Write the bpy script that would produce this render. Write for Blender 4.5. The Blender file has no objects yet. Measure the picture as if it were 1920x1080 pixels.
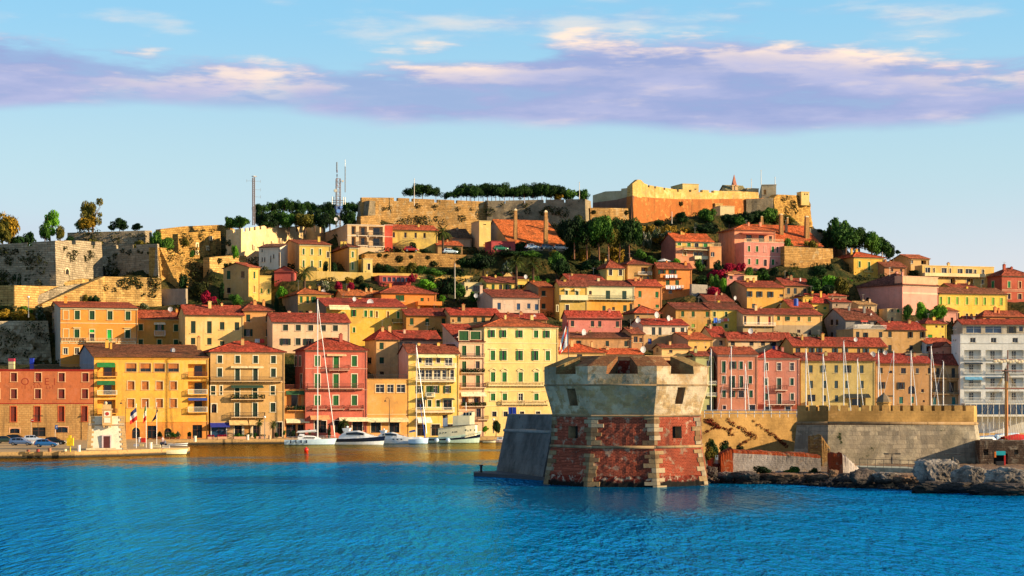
import bpy,bmesh,math,random
import numpy as np
from mathutils import Vector,Matrix
random.seed(7); RNG = np.random.default_rng(11)
SC = bpy.context.scene
COL = SC.collection
PI = math.pi
# ------------------------------------------------------------------ camera
CAM_H,FOC,HOR = 11.0,3583.0,735.0          # height above the sea, focal length and horizon row of the 1920 px photograph
cam = bpy.data.cameras.new('camera'); cam_o = bpy.data.objects.new('camera',cam); COL.objects.link(cam_o)
cam_o.location = (0,0,CAM_H); cam_o.rotation_euler = (PI/2,0,0)
cam.sensor_width = 36; cam.lens = FOC/1920*36
cam.shift_y = (HOR-540)/1920
cam.clip_start = 1; cam.clip_end = 20000
SC.camera = cam_o
# ------------------------------------------------------------------ light
SUN_AZ,SUN_EL = 79.0,17.0                     # degrees from the viewer's side towards the right, and above the horizon
sun = bpy.data.lights.new('sun', 'SUN'); sun.energy = 5.0; sun.angle = math.radians(.5); sun.color = (1,.76,.47)
sun_o = bpy.data.objects.new('sun',sun); COL.objects.link(sun_o)
sd = Vector((math.sin(math.radians(SUN_AZ))*math.cos(math.radians(SUN_EL)),-math.cos(math.radians(SUN_AZ))*math.cos(math.radians(SUN_EL)),math.sin(math.radians(SUN_EL))))
sun_o.rotation_euler = sd.to_track_quat('Z', 'Y').to_euler()
sun_o.location = (300,-100,200)
VS = SC.view_settings
SC.display_settings.display_device = 'sRGB'
VS.view_transform = 'Standard'; VS.look = 'None'; VS.gamma = 1; VS.use_curve_mapping = False
VS.exposure = 1.12

def lin(c):
 if isinstance(c,str):
  c = [int(c[i:i+2],16)/255 for i in (0,2,4)]
  return tuple(((x+.055)/1.055)**2.4 if x > .04045 else x/12.92 for x in c)
 return tuple(c)

class NT:
 """small helper for node trees"""
 def __init__(s,nt): s.t = nt; s.n = nt.nodes; s.l = nt.links
 def new(s,typ,**kw):
  n = s.n.new(typ)
  for k,v in kw.items():
   if k.startswith('i_'): n.inputs[int(k[2:]) if k[2:].isdigit() else k[2:]].default_value = v
   else: setattr(n,k,v)
  return n
 def put(s,a,b): s.l.new(a,b)
 def val(s,node_in,v):
  if hasattr(v, 'links') or isinstance(v,bpy.types.NodeSocket): s.l.new(v,node_in)
  else: node_in.default_value = v
 def math(s,op,a,b=None,clamp=False):
  n = s.n.new('ShaderNodeMath'); n.operation = op; n.use_clamp = clamp
  s.val(n.inputs[0],a)
  if b is not None: s.val(n.inputs[1],b)
  return n.outputs[0]
 def vmath(s,op,a,b=None):
  n = s.n.new('ShaderNodeVectorMath'); n.operation = op
  s.val(n.inputs[0],a)
  if b is not None: s.val(n.inputs[1],b)
  return n.outputs[0]
 def mix(s,f,a,b,mode='MIX'):
  n = s.n.new('ShaderNodeMix'); n.data_type = 'RGBA'; n.blend_type = mode
  s.val(n.inputs[0],f)
  s.val(n.inputs[6],a if not isinstance(a,tuple) else (*a[:3],1)); s.val(n.inputs[7],b if not isinstance(b,tuple) else (*b[:3],1))
  return n.outputs[2]
 def noise(s,vec,scale,detail=4,rough=.55,color=False):
  n = s.n.new('ShaderNodeTexNoise'); n.inputs['Scale'].default_value = scale; n.inputs['Detail'].default_value = detail; n.inputs['Roughness'].default_value = rough
  if vec is not None: s.l.new(vec,n.inputs['Vector'])
  return n.outputs['Color' if color else 'Fac']
 def ramp(s,f,lo,hi):
  n = s.n.new('ShaderNodeMapRange'); n.interpolation_type = 'SMOOTHSTEP'
  s.val(n.inputs[0],f); n.inputs[1].default_value = lo; n.inputs[2].default_value = hi
  return n.outputs[0]
 def mapping(s,vec,scale=(1,1,1),loc=(0,0,0),rot=(0,0,0)):
  n = s.n.new('ShaderNodeMapping'); n.inputs['Scale'].default_value = scale; n.inputs['Location'].default_value = loc; n.inputs['Rotation'].default_value = rot
  s.l.new(vec,n.inputs[0]); return n.outputs[0]

# ------------------------------------------------------------------ world: Nishita sky with evening cloud banks
W = bpy.data.worlds.new('World'); SC.world = W; W.use_nodes = True
w = NT(W.node_tree); w.n.clear()
SKY_STRENGTH = .12
out = w.new('ShaderNodeOutputWorld'); bg = w.new('ShaderNodeBackground'); bg.inputs[1].default_value = SKY_STRENGTH
sky = w.new('ShaderNodeTexSky',sky_type='NISHITA'); sky.sun_disc = False
sky.sun_elevation = math.radians(SUN_EL); sky.sun_rotation = math.radians(180-SUN_AZ)
sky.altitude = 0; sky.air_density = 1.0; sky.dust_density = .4; sky.ozone_density = 2.0
tc = w.new('ShaderNodeTexCoord')
sep = w.new('ShaderNodeSeparateXYZ'); w.put(tc.outputs['Generated'],sep.inputs[0])
X,Y,Z = sep.outputs
az = w.math('ARCTAN2',X,Y)                               # radians, 0 straight ahead
el = w.math('ARCSINE',Z)
DEG = 180/PI
azd = w.math('MULTIPLY',az,DEG); eld = w.math('MULTIPLY',el,DEG)
comb = w.new('ShaderNodeCombineXYZ')
w.put(azd,comb.inputs[0]); w.put(w.math('MULTIPLY',eld,3.2),comb.inputs[1])
cv = comb.outputs[0]
n_big = w.noise(w.mapping(cv,(.075,.07,1),(3.1,1.7,0)),1,5,.5)
n_mid = w.noise(w.mapping(cv,(.20,.30,1),(7.3,2.2,0)),1,7,.55)
n_fin = w.noise(w.mapping(cv,(.55,.95,1),(1.3,9.2,0)),1,7,.55)
# a long bank between about 8 and 10.4 degrees: flat lilac base, billowing sunlit crests
cen = w.math('ADD',8.95,w.math('MULTIPLY',azd,-.012))
d = w.math('SUBTRACT',eld,cen)
wb = w.math('SUBTRACT',n_big,.5); wm_ = w.math('SUBTRACT',n_mid,.5); wf = w.math('SUBTRACT',n_fin,.5)
lift = w.math('ADD',w.math('MULTIPLY',wb,3.4),w.math('ADD',w.math('MULTIPLY',wm_,2.0),w.math('MULTIPLY',wf,.7)))
dt = w.math('SUBTRACT',d,lift)
top = w.ramp(dt,1.35,.8)
bot = w.ramp(w.math('ADD',d,w.math('ADD',w.math('MULTIPLY',wb,1.6),w.math('MULTIPLY',wm_,.6))),-1.2,-.75)
bank = w.math('MULTIPLY',w.math('MULTIPLY',top,bot),w.ramp(w.math('ADD',n_mid,w.math('MULTIPLY',n_big,.6)),.45,.78))
bank = w.math('MAXIMUM',bank,w.math('MULTIPLY',w.math('MULTIPLY',top,bot),.78))
# wisps higher up and faint bars lower down, everywhere round the sky
wisp = w.math('MULTIPLY',w.ramp(w.math('ADD',w.math('MULTIPLY',n_mid,.65),w.math('MULTIPLY',n_big,.35)),.5,.68),w.math('MULTIPLY',w.ramp(eld,9.4,10.8),.5))
lowb = w.math('MULTIPLY',w.ramp(n_big,.42,.62),w.math('MULTIPLY',w.ramp(eld,6.4,3.6),.5))
cover = w.math('MAXIMUM',bank,wisp,True)
crest = w.math('MULTIPLY',w.ramp(dt,.0,.85),w.ramp(w.math('ADD',w.math('MULTIPLY',n_mid,.7),w.math('MULTIPLY',n_fin,.4)),.5,.66))
crest = w.math('MAXIMUM',crest,w.math('MULTIPLY',w.ramp(w.math('ADD',w.math('MULTIPLY',n_fin,.5),w.math('MULTIPLY',n_mid,.5)),.52,.66),.22))
K = 1/SKY_STRENGTH
lil = tuple(x*K for x in (.15,.19,.325)); lil2 = tuple(x*K for x in (.23,.245,.36)); warm = tuple(x*K for x in (.52,.41,.33))
ccol = w.mix(w.ramp(n_mid,.36,.64),lil,lil2)
ccol = w.mix(crest,ccol,warm)
# clear air: turquoise overhead of the view fading to lilac haze, unseen zenith darkened by hand to lower the fill
hz = tuple(x*K for x in (.22,.31,.345)); hz2 = tuple(x*K for x in (.115,.275,.39)); hz3 = tuple(x*K for x in (.285,.28,.35))
air = w.mix(w.ramp(eld,6.0,12.0),hz,hz2)
air = w.mix(w.ramp(eld,7.2,1.5),air,hz3)
glow = tuple(x*K for x in (.35,.32,.345))
air = w.mix(w.math('MULTIPLY',w.ramp(eld,6.5,1.5),w.ramp(azd,-4,22)),air,glow)
zen = tuple(x*K for x in (.07,.105,.19))
air = w.mix(w.ramp(eld,12,42),air,zen)
clear = w.mix(.8,sky.outputs[0],air)
colr = w.mix(lowb,clear,hz3)
colr = w.mix(w.math('MULTIPLY',cover,w.ramp(eld,70,25)),colr,ccol)
w.put(colr,bg.inputs[0]); w.put(bg.outputs[0],out.inputs[0])

# ------------------------------------------------------------------ measuring: from a spot in the photograph and a distance to a place
REG = {'A': (0,540,3.175), 'B': (300,540,3.175), 'C': (500,540,3.175), 'D': (760,540,3.175), 'E': (0,340,4.153), 'F': (300,340,4.153),
 'G': (580,340,4.153), 'H': (860,340,4.153), 'I': (1140,320,3.857), 'J': (1420,320,3.857), 'K': (1600,440,4.153), 'L': (1020,540,6.0),
 'M': (1280,540,4.153), 'N': (1580,580,3.857), 'O': (880,640,3.375), 'P': (1300,740,5.4), 'Q': (1560,740,5.333), 'R': (440,280,6.0),
 'S': (0,760,5.0526), 'T': (500,740,4.174), 'U': (120,740,8.0), 'V': (380,770,8.0), 'Y': (780,760,10.667), 'Z': (1780,740,7.714), 'X': (0,0,1.0)}
ROT0 = 18.0
KT = math.tan(math.radians(ROT0))
TV = (math.cos(math.radians(ROT0)),math.sin(math.radians(ROT0)))      # along the quay
NV = (-math.sin(math.radians(ROT0)),math.cos(math.radians(ROT0)))     # uphill, away from the quay
def px(R,x): r = REG[R]; return r[0]+x/r[2]
def py(R,y): r = REG[R]; return r[1]+y/r[2]
def depth(p,off): return (429.0+off)/(1-KT*(p-960)/FOC)
def world(p,q,D): return Vector(((p-960)/FOC*D,D,CAM_H+(HOR-q)/FOC*D))
def at(R,x,y,off): p = px(R,x); return world(p,py(R,y),depth(p,off))
def onz(p,q,z=0.0): D = FOC*(CAM_H-z)/(q-HOR); return world(p,q,D)       # a spot on a level surface below the camera
def uv_of(P): dx,dy = P[0],P[1]-429.0; return dx*TV[0]+dy*TV[1],dx*NV[0]+dy*NV[1]
def from_uv(u,v,z=0): return Vector((u*TV[0]+v*NV[0],429.0+u*TV[1]+v*NV[1],z))
OFFS = [(640,0),(612,20),(585,36),(555,52),(520,66),(490,80),(455,94),(430,104),(390,118),(340,134)]
def off_of(y):
 if y >= OFFS[0][0]: return 0.0
 for (a,oa),(b,ob) in zip(OFFS,OFFS[1:]):
  if y >= b: return oa+(a-y)/(a-b)*(ob-oa)
 return OFFS[-1][1]

# ------------------------------------------------------------------ mesh building
class MB:
 def __init__(s): s.v = []; s.f = []; s.m = []
 def face(s,pts,m=0):
  i = len(s.v); s.v.extend(tuple(p) for p in pts); s.f.append(tuple(range(i,i+len(pts)))); s.m.append(m); return s
 def box(s,x0,y0,z0,x1,y1,z1,m=0):
  i = len(s.v)
  s.v += [(x0,y0,z0),(x1,y0,z0),(x1,y1,z0),(x0,y1,z0),(x0,y0,z1),(x1,y0,z1),(x1,y1,z1),(x0,y1,z1)]
  for q in ((0,3,2,1),(4,5,6,7),(0,1,5,4),(1,2,6,5),(2,3,7,6),(3,0,4,7)): s.f.append(tuple(i+k for k in q)); s.m.append(m)
  return s
 def bar(s,a,b,r,n=6,m=0,r2=None,cap=True):
  a = Vector(a); b = Vector(b); d = (b-a)
  if d.length < 1e-6: return s
  d.normalize(); u = d.orthogonal().normalized(); w_ = d.cross(u); r2 = r if r2 is None else r2
  i = len(s.v)
  for k in range(n):
   c = math.cos(2*PI*k/n); q = math.sin(2*PI*k/n)
   s.v.append(tuple(a+(u*c+w_*q)*r)); s.v.append(tuple(b+(u*c+w_*q)*r2))
  for k in range(n):
   j = (k+1) % n; s.f.append((i+2*k,i+2*j,i+2*j+1,i+2*k+1)); s.m.append(m)
  if cap:
   s.f.append(tuple(i+2*k for k in range(n))[::-1]); s.m.append(m)
   s.f.append(tuple(i+2*k+1 for k in range(n))); s.m.append(m)
  return s
 def loft(s,rings,m=0,closed=True,cap=True,mats=None):
  i = len(s.v); n = len(rings[0])
  for r in rings: s.v.extend(tuple(p) for p in r)
  for a in range(len(rings)-1):
   for k in range(n if closed else n-1):
    j = (k+1) % n
    s.f.append((i+a*n+k,i+a*n+j,i+(a+1)*n+j,i+(a+1)*n+k)); s.m.append(mats[k] if mats else m)
  if cap:
   s.f.append(tuple(i+k for k in range(n))[::-1]); s.m.append(m); z = i+(len(rings)-1)*n
   s.f.append(tuple(z+k for k in range(n))); s.m.append(m)
  return s
 def ball(s,c,r,m=0,seg=10,rings=6,sq=(1,1,1)):
  R = []
  for a in range(1,rings):
   t = PI*a/rings
   R.append([(c[0]+r*sq[0]*math.sin(t)*math.cos(2*PI*k/seg),c[1]+r*sq[1]*math.sin(t)*math.sin(2*PI*k/seg),c[2]-r*sq[2]*math.cos(t)) for k in range(seg)])
  return s.loft(R,m)
 def mesh(s,name,mats,smooth=False):
  me = bpy.data.meshes.new(name); me.from_pydata(s.v,[],s.f)
  for mt in (mats if isinstance(mats,(list,tuple)) else [mats]): me.materials.append(mt)
  if any(s.m): me.polygons.foreach_set('material_index',s.m)
  if smooth: me.polygons.foreach_set('use_smooth',[True]*len(s.f))
  me.update(); return me
 def build(s,name,mats,parent=None,loc=(0,0,0),rz=0,smooth=False):
  return link(name,s.mesh(name,mats,smooth),parent,loc,rz)
def link(name,me,parent=None,loc=(0,0,0),rz=0):
 o = bpy.data.objects.new(name,me); COL.objects.link(o); o.location = loc
 if rz: o.rotation_euler = (0,0,rz)
 if parent is not None: o.parent = parent
 return o
def tag(o,label=None,cat=None,group=None,kind=None):
 if label: o['label'] = label
 if cat: o['category'] = cat
 if group: o['group'] = group
 if kind: o['kind'] = kind
 return o
def thing(name,label,cat,loc=(0,0,0),rz=0,group=None):
 o = link(name,None,None,loc,rz); o.empty_display_size = .5
 return tag(o,label,cat,group)
def copy_tree(o,parent=None):
 c = o.copy(); COL.objects.link(c)
 if parent is not None: c.parent = parent
 for ch in list(o.children): copy_tree(ch,c)
 return c
def np_mesh(name,V,F,mats,mi=None,smooth=False):
 """V (n,3), F (m,k) arrays to a mesh, fast"""
 me = bpy.data.meshes.new(name); k = F.shape[1]; m = F.shape[0]
 me.vertices.add(len(V)); me.vertices.foreach_set('co',np.asarray(V,dtype=np.float32).ravel())
 me.loops.add(m*k); me.loops.foreach_set('vertex_index',F.astype(np.int32).ravel())
 me.polygons.add(m); me.polygons.foreach_set('loop_start',np.arange(0,m*k,k,dtype=np.int32))
 for mt in (mats if isinstance(mats,(list,tuple)) else [mats]): me.materials.append(mt)
 if mi is not None: me.polygons.foreach_set('material_index',np.asarray(mi,dtype=np.int32))
 if smooth: me.polygons.foreach_set('use_smooth',np.ones(m,dtype=bool))
 me.update(calc_edges=True); me.validate(); return me

# ------------------------------------------------------------------ materials
MATS = {}
def mat(key,fn):
 if key not in MATS:
  m = bpy.data.materials.new(str(key).replace(' ', '_')[:40]); m.use_nodes = True
  t = NT(m.node_tree); b = m.node_tree.nodes['Principled BSDF']; fn(t,b); MATS[key] = m
 return MATS[key]
def obvec(t,rnd=True):
 c = t.new('ShaderNodeTexCoord').outputs['Object']
 if rnd:
  oi = t.new('ShaderNodeObjectInfo'); c = t.vmath('ADD',c,t.vmath('MULTIPLY',oi.outputs['Location'],(.37,.53,.29)))
 return c
def plain(name,col,rough=.6,metal=0.0,var=.12,spec=.5):
 def fn(t,b):
  v = obvec(t); n = t.noise(v,1.7,3); c = lin(col)
  t.put(t.mix(t.ramp(n,.3,.7),tuple(x*(1-var) for x in c),tuple(min(1,x*(1+var)) for x in c)),b.inputs['Base Color'])
  b.inputs['Roughness'].default_value = rough; b.inputs['Metallic'].default_value = metal; b.inputs['Specular IOR Level'].default_value = spec
 return mat(('plain',name,col,rough),fn)
def plaster(col,wear=.5):
 def fn(t,b):
  v = obvec(t); c = lin(col); g = (c[0]*.3+c[1]*.5+c[2]*.2); c = (c[0]*.92+g*.08,c[1]*.92+g*.08,c[2]*.85+g*.13)
  big = t.noise(v,.2,7,.68); mid = t.noise(v,.9,7,.7); st = t.noise(t.mapping(v,(1.1,1.1,.1)),1,6,.65); fine = t.noise(v,3.2,6,.75)
  dirt = tuple(x*.5+g*.1 for x in c); pale = tuple(min(.85,x*.9+g*.3) for x in c)
  k = t.mix(t.math('MULTIPLY',t.ramp(big,.45,.66),.6*wear+.2),c,dirt)
  k = t.mix(t.math('MULTIPLY',t.ramp(big,.5,.3),.6),k,pale)
  k = t.mix(t.math('MULTIPLY',t.ramp(mid,.55,.66),.5*wear+.15),k,pale)
  k = t.mix(t.math('MULTIPLY',t.ramp(mid,.44,.33),.6*wear+.15),k,dirt)
  k = t.mix(t.math('MULTIPLY',t.ramp(st,.52,.74),.7*wear+.12),k,tuple(x*.4+g*.04 for x in c))
  k = t.mix(t.math('MULTIPLY',t.ramp(fine,.5,.78),.4),k,tuple(x*.55 for x in c))
  t.put(k,b.inputs['Base Color']); b.inputs['Roughness'].default_value = .92; b.inputs['Specular IOR Level'].default_value = .06
  bp = t.new('ShaderNodeBump'); bp.inputs['Strength'].default_value = .5; bp.inputs['Distance'].default_value = .06
  t.put(t.math('ADD',fine,mid),bp.inputs['Height']); t.put(bp.outputs[0],b.inputs['Normal'])
 return mat(('plaster',col,wear),fn)
def tiles(col):
 def fn(t,b):
  v = obvec(t,False); c = lin(col); c = (c[0]*.78+.025,c[1]*.9+.028,c[2]*.75+.016)
  s = t.vmath('DIVIDE',v,(.30,.42,.30)); s = t.vmath('FLOOR',s)
  oi = t.new('ShaderNodeObjectInfo'); s = t.vmath('ADD',s,oi.outputs['Location'])
  wn = t.new('ShaderNodeTexWhiteNoise',noise_dimensions='3D'); t.put(s,wn.inputs[0])
  big = t.noise(obvec(t),.35,5,.65)
  k = t.mix(wn.outputs[0],tuple(x*.42 for x in c),tuple(min(.9,x*1.5+.015) for x in c))
  k = t.mix(t.math('MULTIPLY',t.ramp(big,.46,.66),.8),k,(c[0]*.38+.02,c[1]*.45+.018,c[2]*.5+.012))
  k = t.mix(t.math('MULTIPLY',t.ramp(big,.42,.25),.5),k,(min(.8,c[0]*1.15+.05),c[1]*1.3+.04,c[2]*1.3+.02))
  t.put(k,b.inputs['Base Color']); b.inputs['Roughness'].default_value = .9; b.inputs['Specular IOR Level'].default_value = .04
  sy = t.new('ShaderNodeSeparateXYZ'); t.put(v,sy.inputs[0])
  saw = t.math('FRACT',t.math('DIVIDE',sy.outputs[1],.42))
  bp = t.new('ShaderNodeBump'); bp.inputs['Strength'].default_value = .5; bp.inputs['Distance'].default_value = .06
  t.put(saw,bp.inputs['Height']); t.put(bp.outputs[0],b.inputs['Normal'])
 return mat(('tiles',col),fn)
def masonry(name,col,col2,bs=(.7,.32),mortar=.6,weed=.35,rough=.5,plastered=0.0,pcol='b0a088',wet=False,ps=None):
 """coursed stone with worn patches, growth and, where asked, remains of render"""
 def fn(t,b):
  v = obvec(t,False); c = lin(col); c2 = lin(col2)
  geo = t.new('ShaderNodeNewGeometry')
  sp = t.new('ShaderNodeSeparateXYZ'); t.put(v,sp.inputs[0])
  cb = t.new('ShaderNodeCombineXYZ')
  t.put(t.math('ADD',sp.outputs[0],t.math('MULTIPLY',sp.outputs[1],.8)),cb.inputs[0]); t.put(sp.outputs[2],cb.inputs[1])
  wv = t.vmath('ADD',cb.outputs[0],t.vmath('MULTIPLY',t.noise(v,.8,3,color=True),(.35,.22,0)))
  br = t.new('ShaderNodeTexBrick'); t.put(wv,br.inputs['Vector'])
  br.inputs['Color1'].default_value = (*c,1); br.inputs['Color2'].default_value = (*c2,1); br.inputs['Mortar'].default_value = (*[x*mortar for x in c],1)
  br.inputs['Scale'].default_value = 1; br.inputs['Mortar Size'].default_value = .045; br.inputs['Brick Width'].default_value = bs[0]; br.inputs['Row Height'].default_value = bs[1]; br.inputs['Bias'].default_value = -.1
  big = t.noise(v,.16,7,.66); med = t.noise(v,.7,7,.7); fine = t.noise(v,3.0,6,.72); st = t.noise(t.mapping(v,(.8,.8,.1)),1,5,.6)
  k = t.mix(t.math('MULTIPLY',t.ramp(big,.42,.68),.6),br.outputs[0],tuple(x*.55 for x in c))
  k = t.mix(t.math('MULTIPLY',t.ramp(fine,.5,.78),.55),k,tuple(x*.4 for x in c))
  k = t.mix(t.math('MULTIPLY',t.ramp(st,.5,.74),.7),k,tuple(x*.3+.012 for x in c))
  pm = t.noise(v,ps,7,.66) if ps else med
  if plastered: k = t.mix(t.math('MULTIPLY',t.ramp(pm,.58-plastered*.25,.68-plastered*.25),.85),k,t.mix(t.ramp(big,.35,.65),lin(pcol),tuple(x*.38 for x in lin(pcol))))
  if weed: k = t.mix(t.ramp(t.math('MULTIPLY',med,t.math('ADD',big,.45)),.66-weed*.1,.72-weed*.1),k,(.022,.03,.012))
  if wet:
   sz = t.new('ShaderNodeSeparateXYZ'); t.put(geo.outputs['Position'],sz.inputs[0]); k = t.mix(t.ramp(t.math('SUBTRACT',sz.outputs[2],t.math('MULTIPLY',med,1.5)),.1,-.35),k,(.012,.011,.01))
  t.put(k,b.inputs['Base Color']); b.inputs['Roughness'].default_value = .95; b.inputs['Specular IOR Level'].default_value = .05
  hgt = t.math('ADD',t.math('MULTIPLY',br.outputs[1],-.5 if plastered < .8 else -.12),t.math('ADD',med,t.math('MULTIPLY',fine,.6)))
  bp = t.new('ShaderNodeBump'); bp.inputs['Strength'].default_value = rough; bp.inputs['Distance'].default_value = .25
  t.put(hgt,bp.inputs['Height']); t.put(bp.outputs[0],b.inputs['Normal'])
 return mat(('masonry',name),fn)
def leaf(name,c1,c2,c3=None):
 def fn(t,b):
  v = obvec(t); n = t.noise(v,.55,3); f = t.noise(v,3.1,2)
  oi = t.new('ShaderNodeObjectInfo')
  k = t.mix(t.ramp(t.math('ADD',t.math('MULTIPLY',n,.6),t.math('MULTIPLY',f,.4)),.38,.62),lin(c1),lin(c2))
  if c3: k = t.mix(t.ramp(f,.58,.72),k,lin(c3))
  k = t.mix(t.math('MULTIPLY',oi.outputs['Random'],.35),k,tuple(x*1.5 for x in lin(c1)))
  t.put(k,b.inputs['Base Color']); b.inputs['Roughness'].default_value = .75; b.inputs['Specular IOR Level'].default_value = .12
 return mat(('leaf',name),fn)
def glassy(name,col,rough=.08):
 def fn(t,b):
  n = t.noise(obvec(t),.8,2)
  t.put(t.mix(n,tuple(x*.5 for x in lin(col)),lin(col)),b.inputs['Base Color']); b.inputs['Roughness'].default_value = rough; b.inputs['Specular IOR Level'].default_value = .6
 return mat(('glassy',name),fn)
def slatted(col):
 def fn(t,b):
  v = obvec(t); sp = t.new('ShaderNodeSeparateXYZ'); t.put(t.new('ShaderNodeTexCoord').outputs['Object'],sp.inputs[0])
  f = t.math('FRACT',t.math('DIVIDE',sp.outputs[2],.09)); c = lin(col)
  n = t.noise(v,1.1,4)
  t.put(t.mix(t.ramp(n,.35,.7),c,tuple(x*.6+.012 for x in c)),b.inputs['Base Color']); b.inputs['Roughness'].default_value = .65; b.inputs['Specular IOR Level'].default_value = .25
  bp = t.new('ShaderNodeBump'); bp.inputs['Strength'].default_value = .7; bp.inputs['Distance'].default_value = .03
  t.put(f,bp.inputs['Height']); t.put(bp.outputs[0],b.inputs['Normal'])
 return mat(('slatted',col),fn)
PANE = glassy('window_glass', '1c2228')
PANE_BLUE = glassy('window_glass_blue', '2c4a6a')
WHITE = plain('white_paint', 'dcd8cc',.5)
TRIM = plain('cream_trim', 'dcc9a0',.8)
IRON = plain('dark_iron', '201c1a',.5)
METAL = plain('grey_metal', '8c8c88',.4,.6)
STONE = plain('pale_stone', 'c8b48c',.85,var=.25)
WOOD = plain('brown_wood', '5a3016',.6)
# ================================================================== houses
GROUND = []                                     # (u, v, z) spots the hillside passes under
MC = {}
def cached(key,fn):
 if key not in MC: MC[key] = fn()
 return MC[key]
def r5(x): return max(.1,round(x/.05)*.05)
def leaf_mesh(w_,h,sc):
 def fn():
  b = MB(); s = .07
  b.box(-w_/2,-.03,0,-w_/2+s,.03,h); b.box(w_/2-s,-.03,0,w_/2,.03,h)
  b.box(-w_/2+s,-.03,0,w_/2-s,.03,s); b.box(-w_/2+s,-.03,h-s,w_/2-s,.03,h)
  if h > 1.2: b.box(-w_/2+s,-.03,h*.5-s/2,w_/2-s,.03,h*.5+s/2)
  b.box(-w_/2+s,-.012,s,w_/2-s,.012,h-s)
  return b.mesh('shutter',slatted(sc))
 return cached(('leaf',w_,h,sc),fn)
def pane_mesh(w_,h,mt):
 return cached(('pane',w_,h,mt.name),lambda: MB().box(-w_/2,0,0,w_/2,.03,h).mesh('pane',mt))
def surround_mesh(w_,h,tr,sill,arch,wood,rec):
 """trim round an opening, sill, and the wooden sash frame inside"""
 def fn():
  b = MB(); t = .17; o = .05
  if tr:
   b.box(-w_/2-t,-o,-.02,-w_/2,.02,h+t); b.box(w_/2,-o,-.02,w_/2+t,.02,h+t); b.box(-w_/2,-o,h,w_/2,.02,h+t)
  if sill: b.box(-w_/2-t-.06,-.14,-.12,w_/2+t+.06,.03,-.02)
  if arch == 'hood': b.box(-w_/2-t-.15,-.25,h+t+.15,w_/2+t+.15,.02,h+t+.27)
  if arch == 'ped':
   z = h+t+.22; b.box(-w_/2-t-.15,-.2,z-.1,w_/2+t+.15,.02,z)
   for s in (-1,1):
    b.loft([[(s*(w_/2+t+.15),-.2,z),(s*(w_/2+t+.15),.02,z),(s*(w_/2+t+.15),.02,z+.1),(s*(w_/2+t+.15),-.2,z+.1)],[(0,-.2,z+.45),(0,.02,z+.45),(0,.02,z+.57),(0,-.2,z+.57)]])
  if wood:
   f = .06; y0,y1 = rec-.04,rec-.004
   b.box(-w_/2,y0,0,-w_/2+f,y1,h,1); b.box(w_/2-f,y0,0,w_/2,y1,h,1); b.box(-w_/2+f,y0,h-f,w_/2-f,y1,h,1); b.box(-w_/2+f,y0,0,w_/2-f,y1,f,1)
   b.box(-f/2,y0,f,f/2,y1,h-f,1)
   if h > 1.5: b.box(-w_/2+f,y0,h*.62,-f/2,y1,h*.62+.05,1); b.box(f/2,y0,h*.62,w_/2-f,y1,h*.62+.05,1)
  if not b.f: b.box(-w_/2,-.04,-.06,w_/2,.02,-.01)
  return b.mesh('window',[plaster(tr,.25) if tr else STONE,WHITE if wood == 'w' else WOOD])
 return cached(('sur',w_,h,tr,sill,arch,wood,rec),fn)
def spandrel(w_,h,mt):
 """masonry that rounds the head of an opening off to an arch"""
 def fn():
  b = MB(); n = 6; r = w_/2; rise = min(r,h*.35)
  for s in (-1,1):
   for k in range(n):
    a0 = PI/2*k/n; a1 = PI/2*(k+1)/n
    p0 = (s*r*math.cos(a0),h-rise+rise*math.sin(a0)); p1 = (s*r*math.cos(a1),h-rise+rise*math.sin(a1))
    b.face([(p0[0],.004,p0[1]),(p1[0],.004,p1[1]),(p1[0],.004,h+.01),(p0[0],.004,h+.01)])
    b.face([(p0[0],.004,p0[1]),(p1[0],.004,p1[1]),(p1[0],.26,p1[1]),(p0[0],.26,p0[1])])
  return b.mesh('arch_head',mt)
 return cached(('span',w_,h,mt.name),fn)
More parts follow.
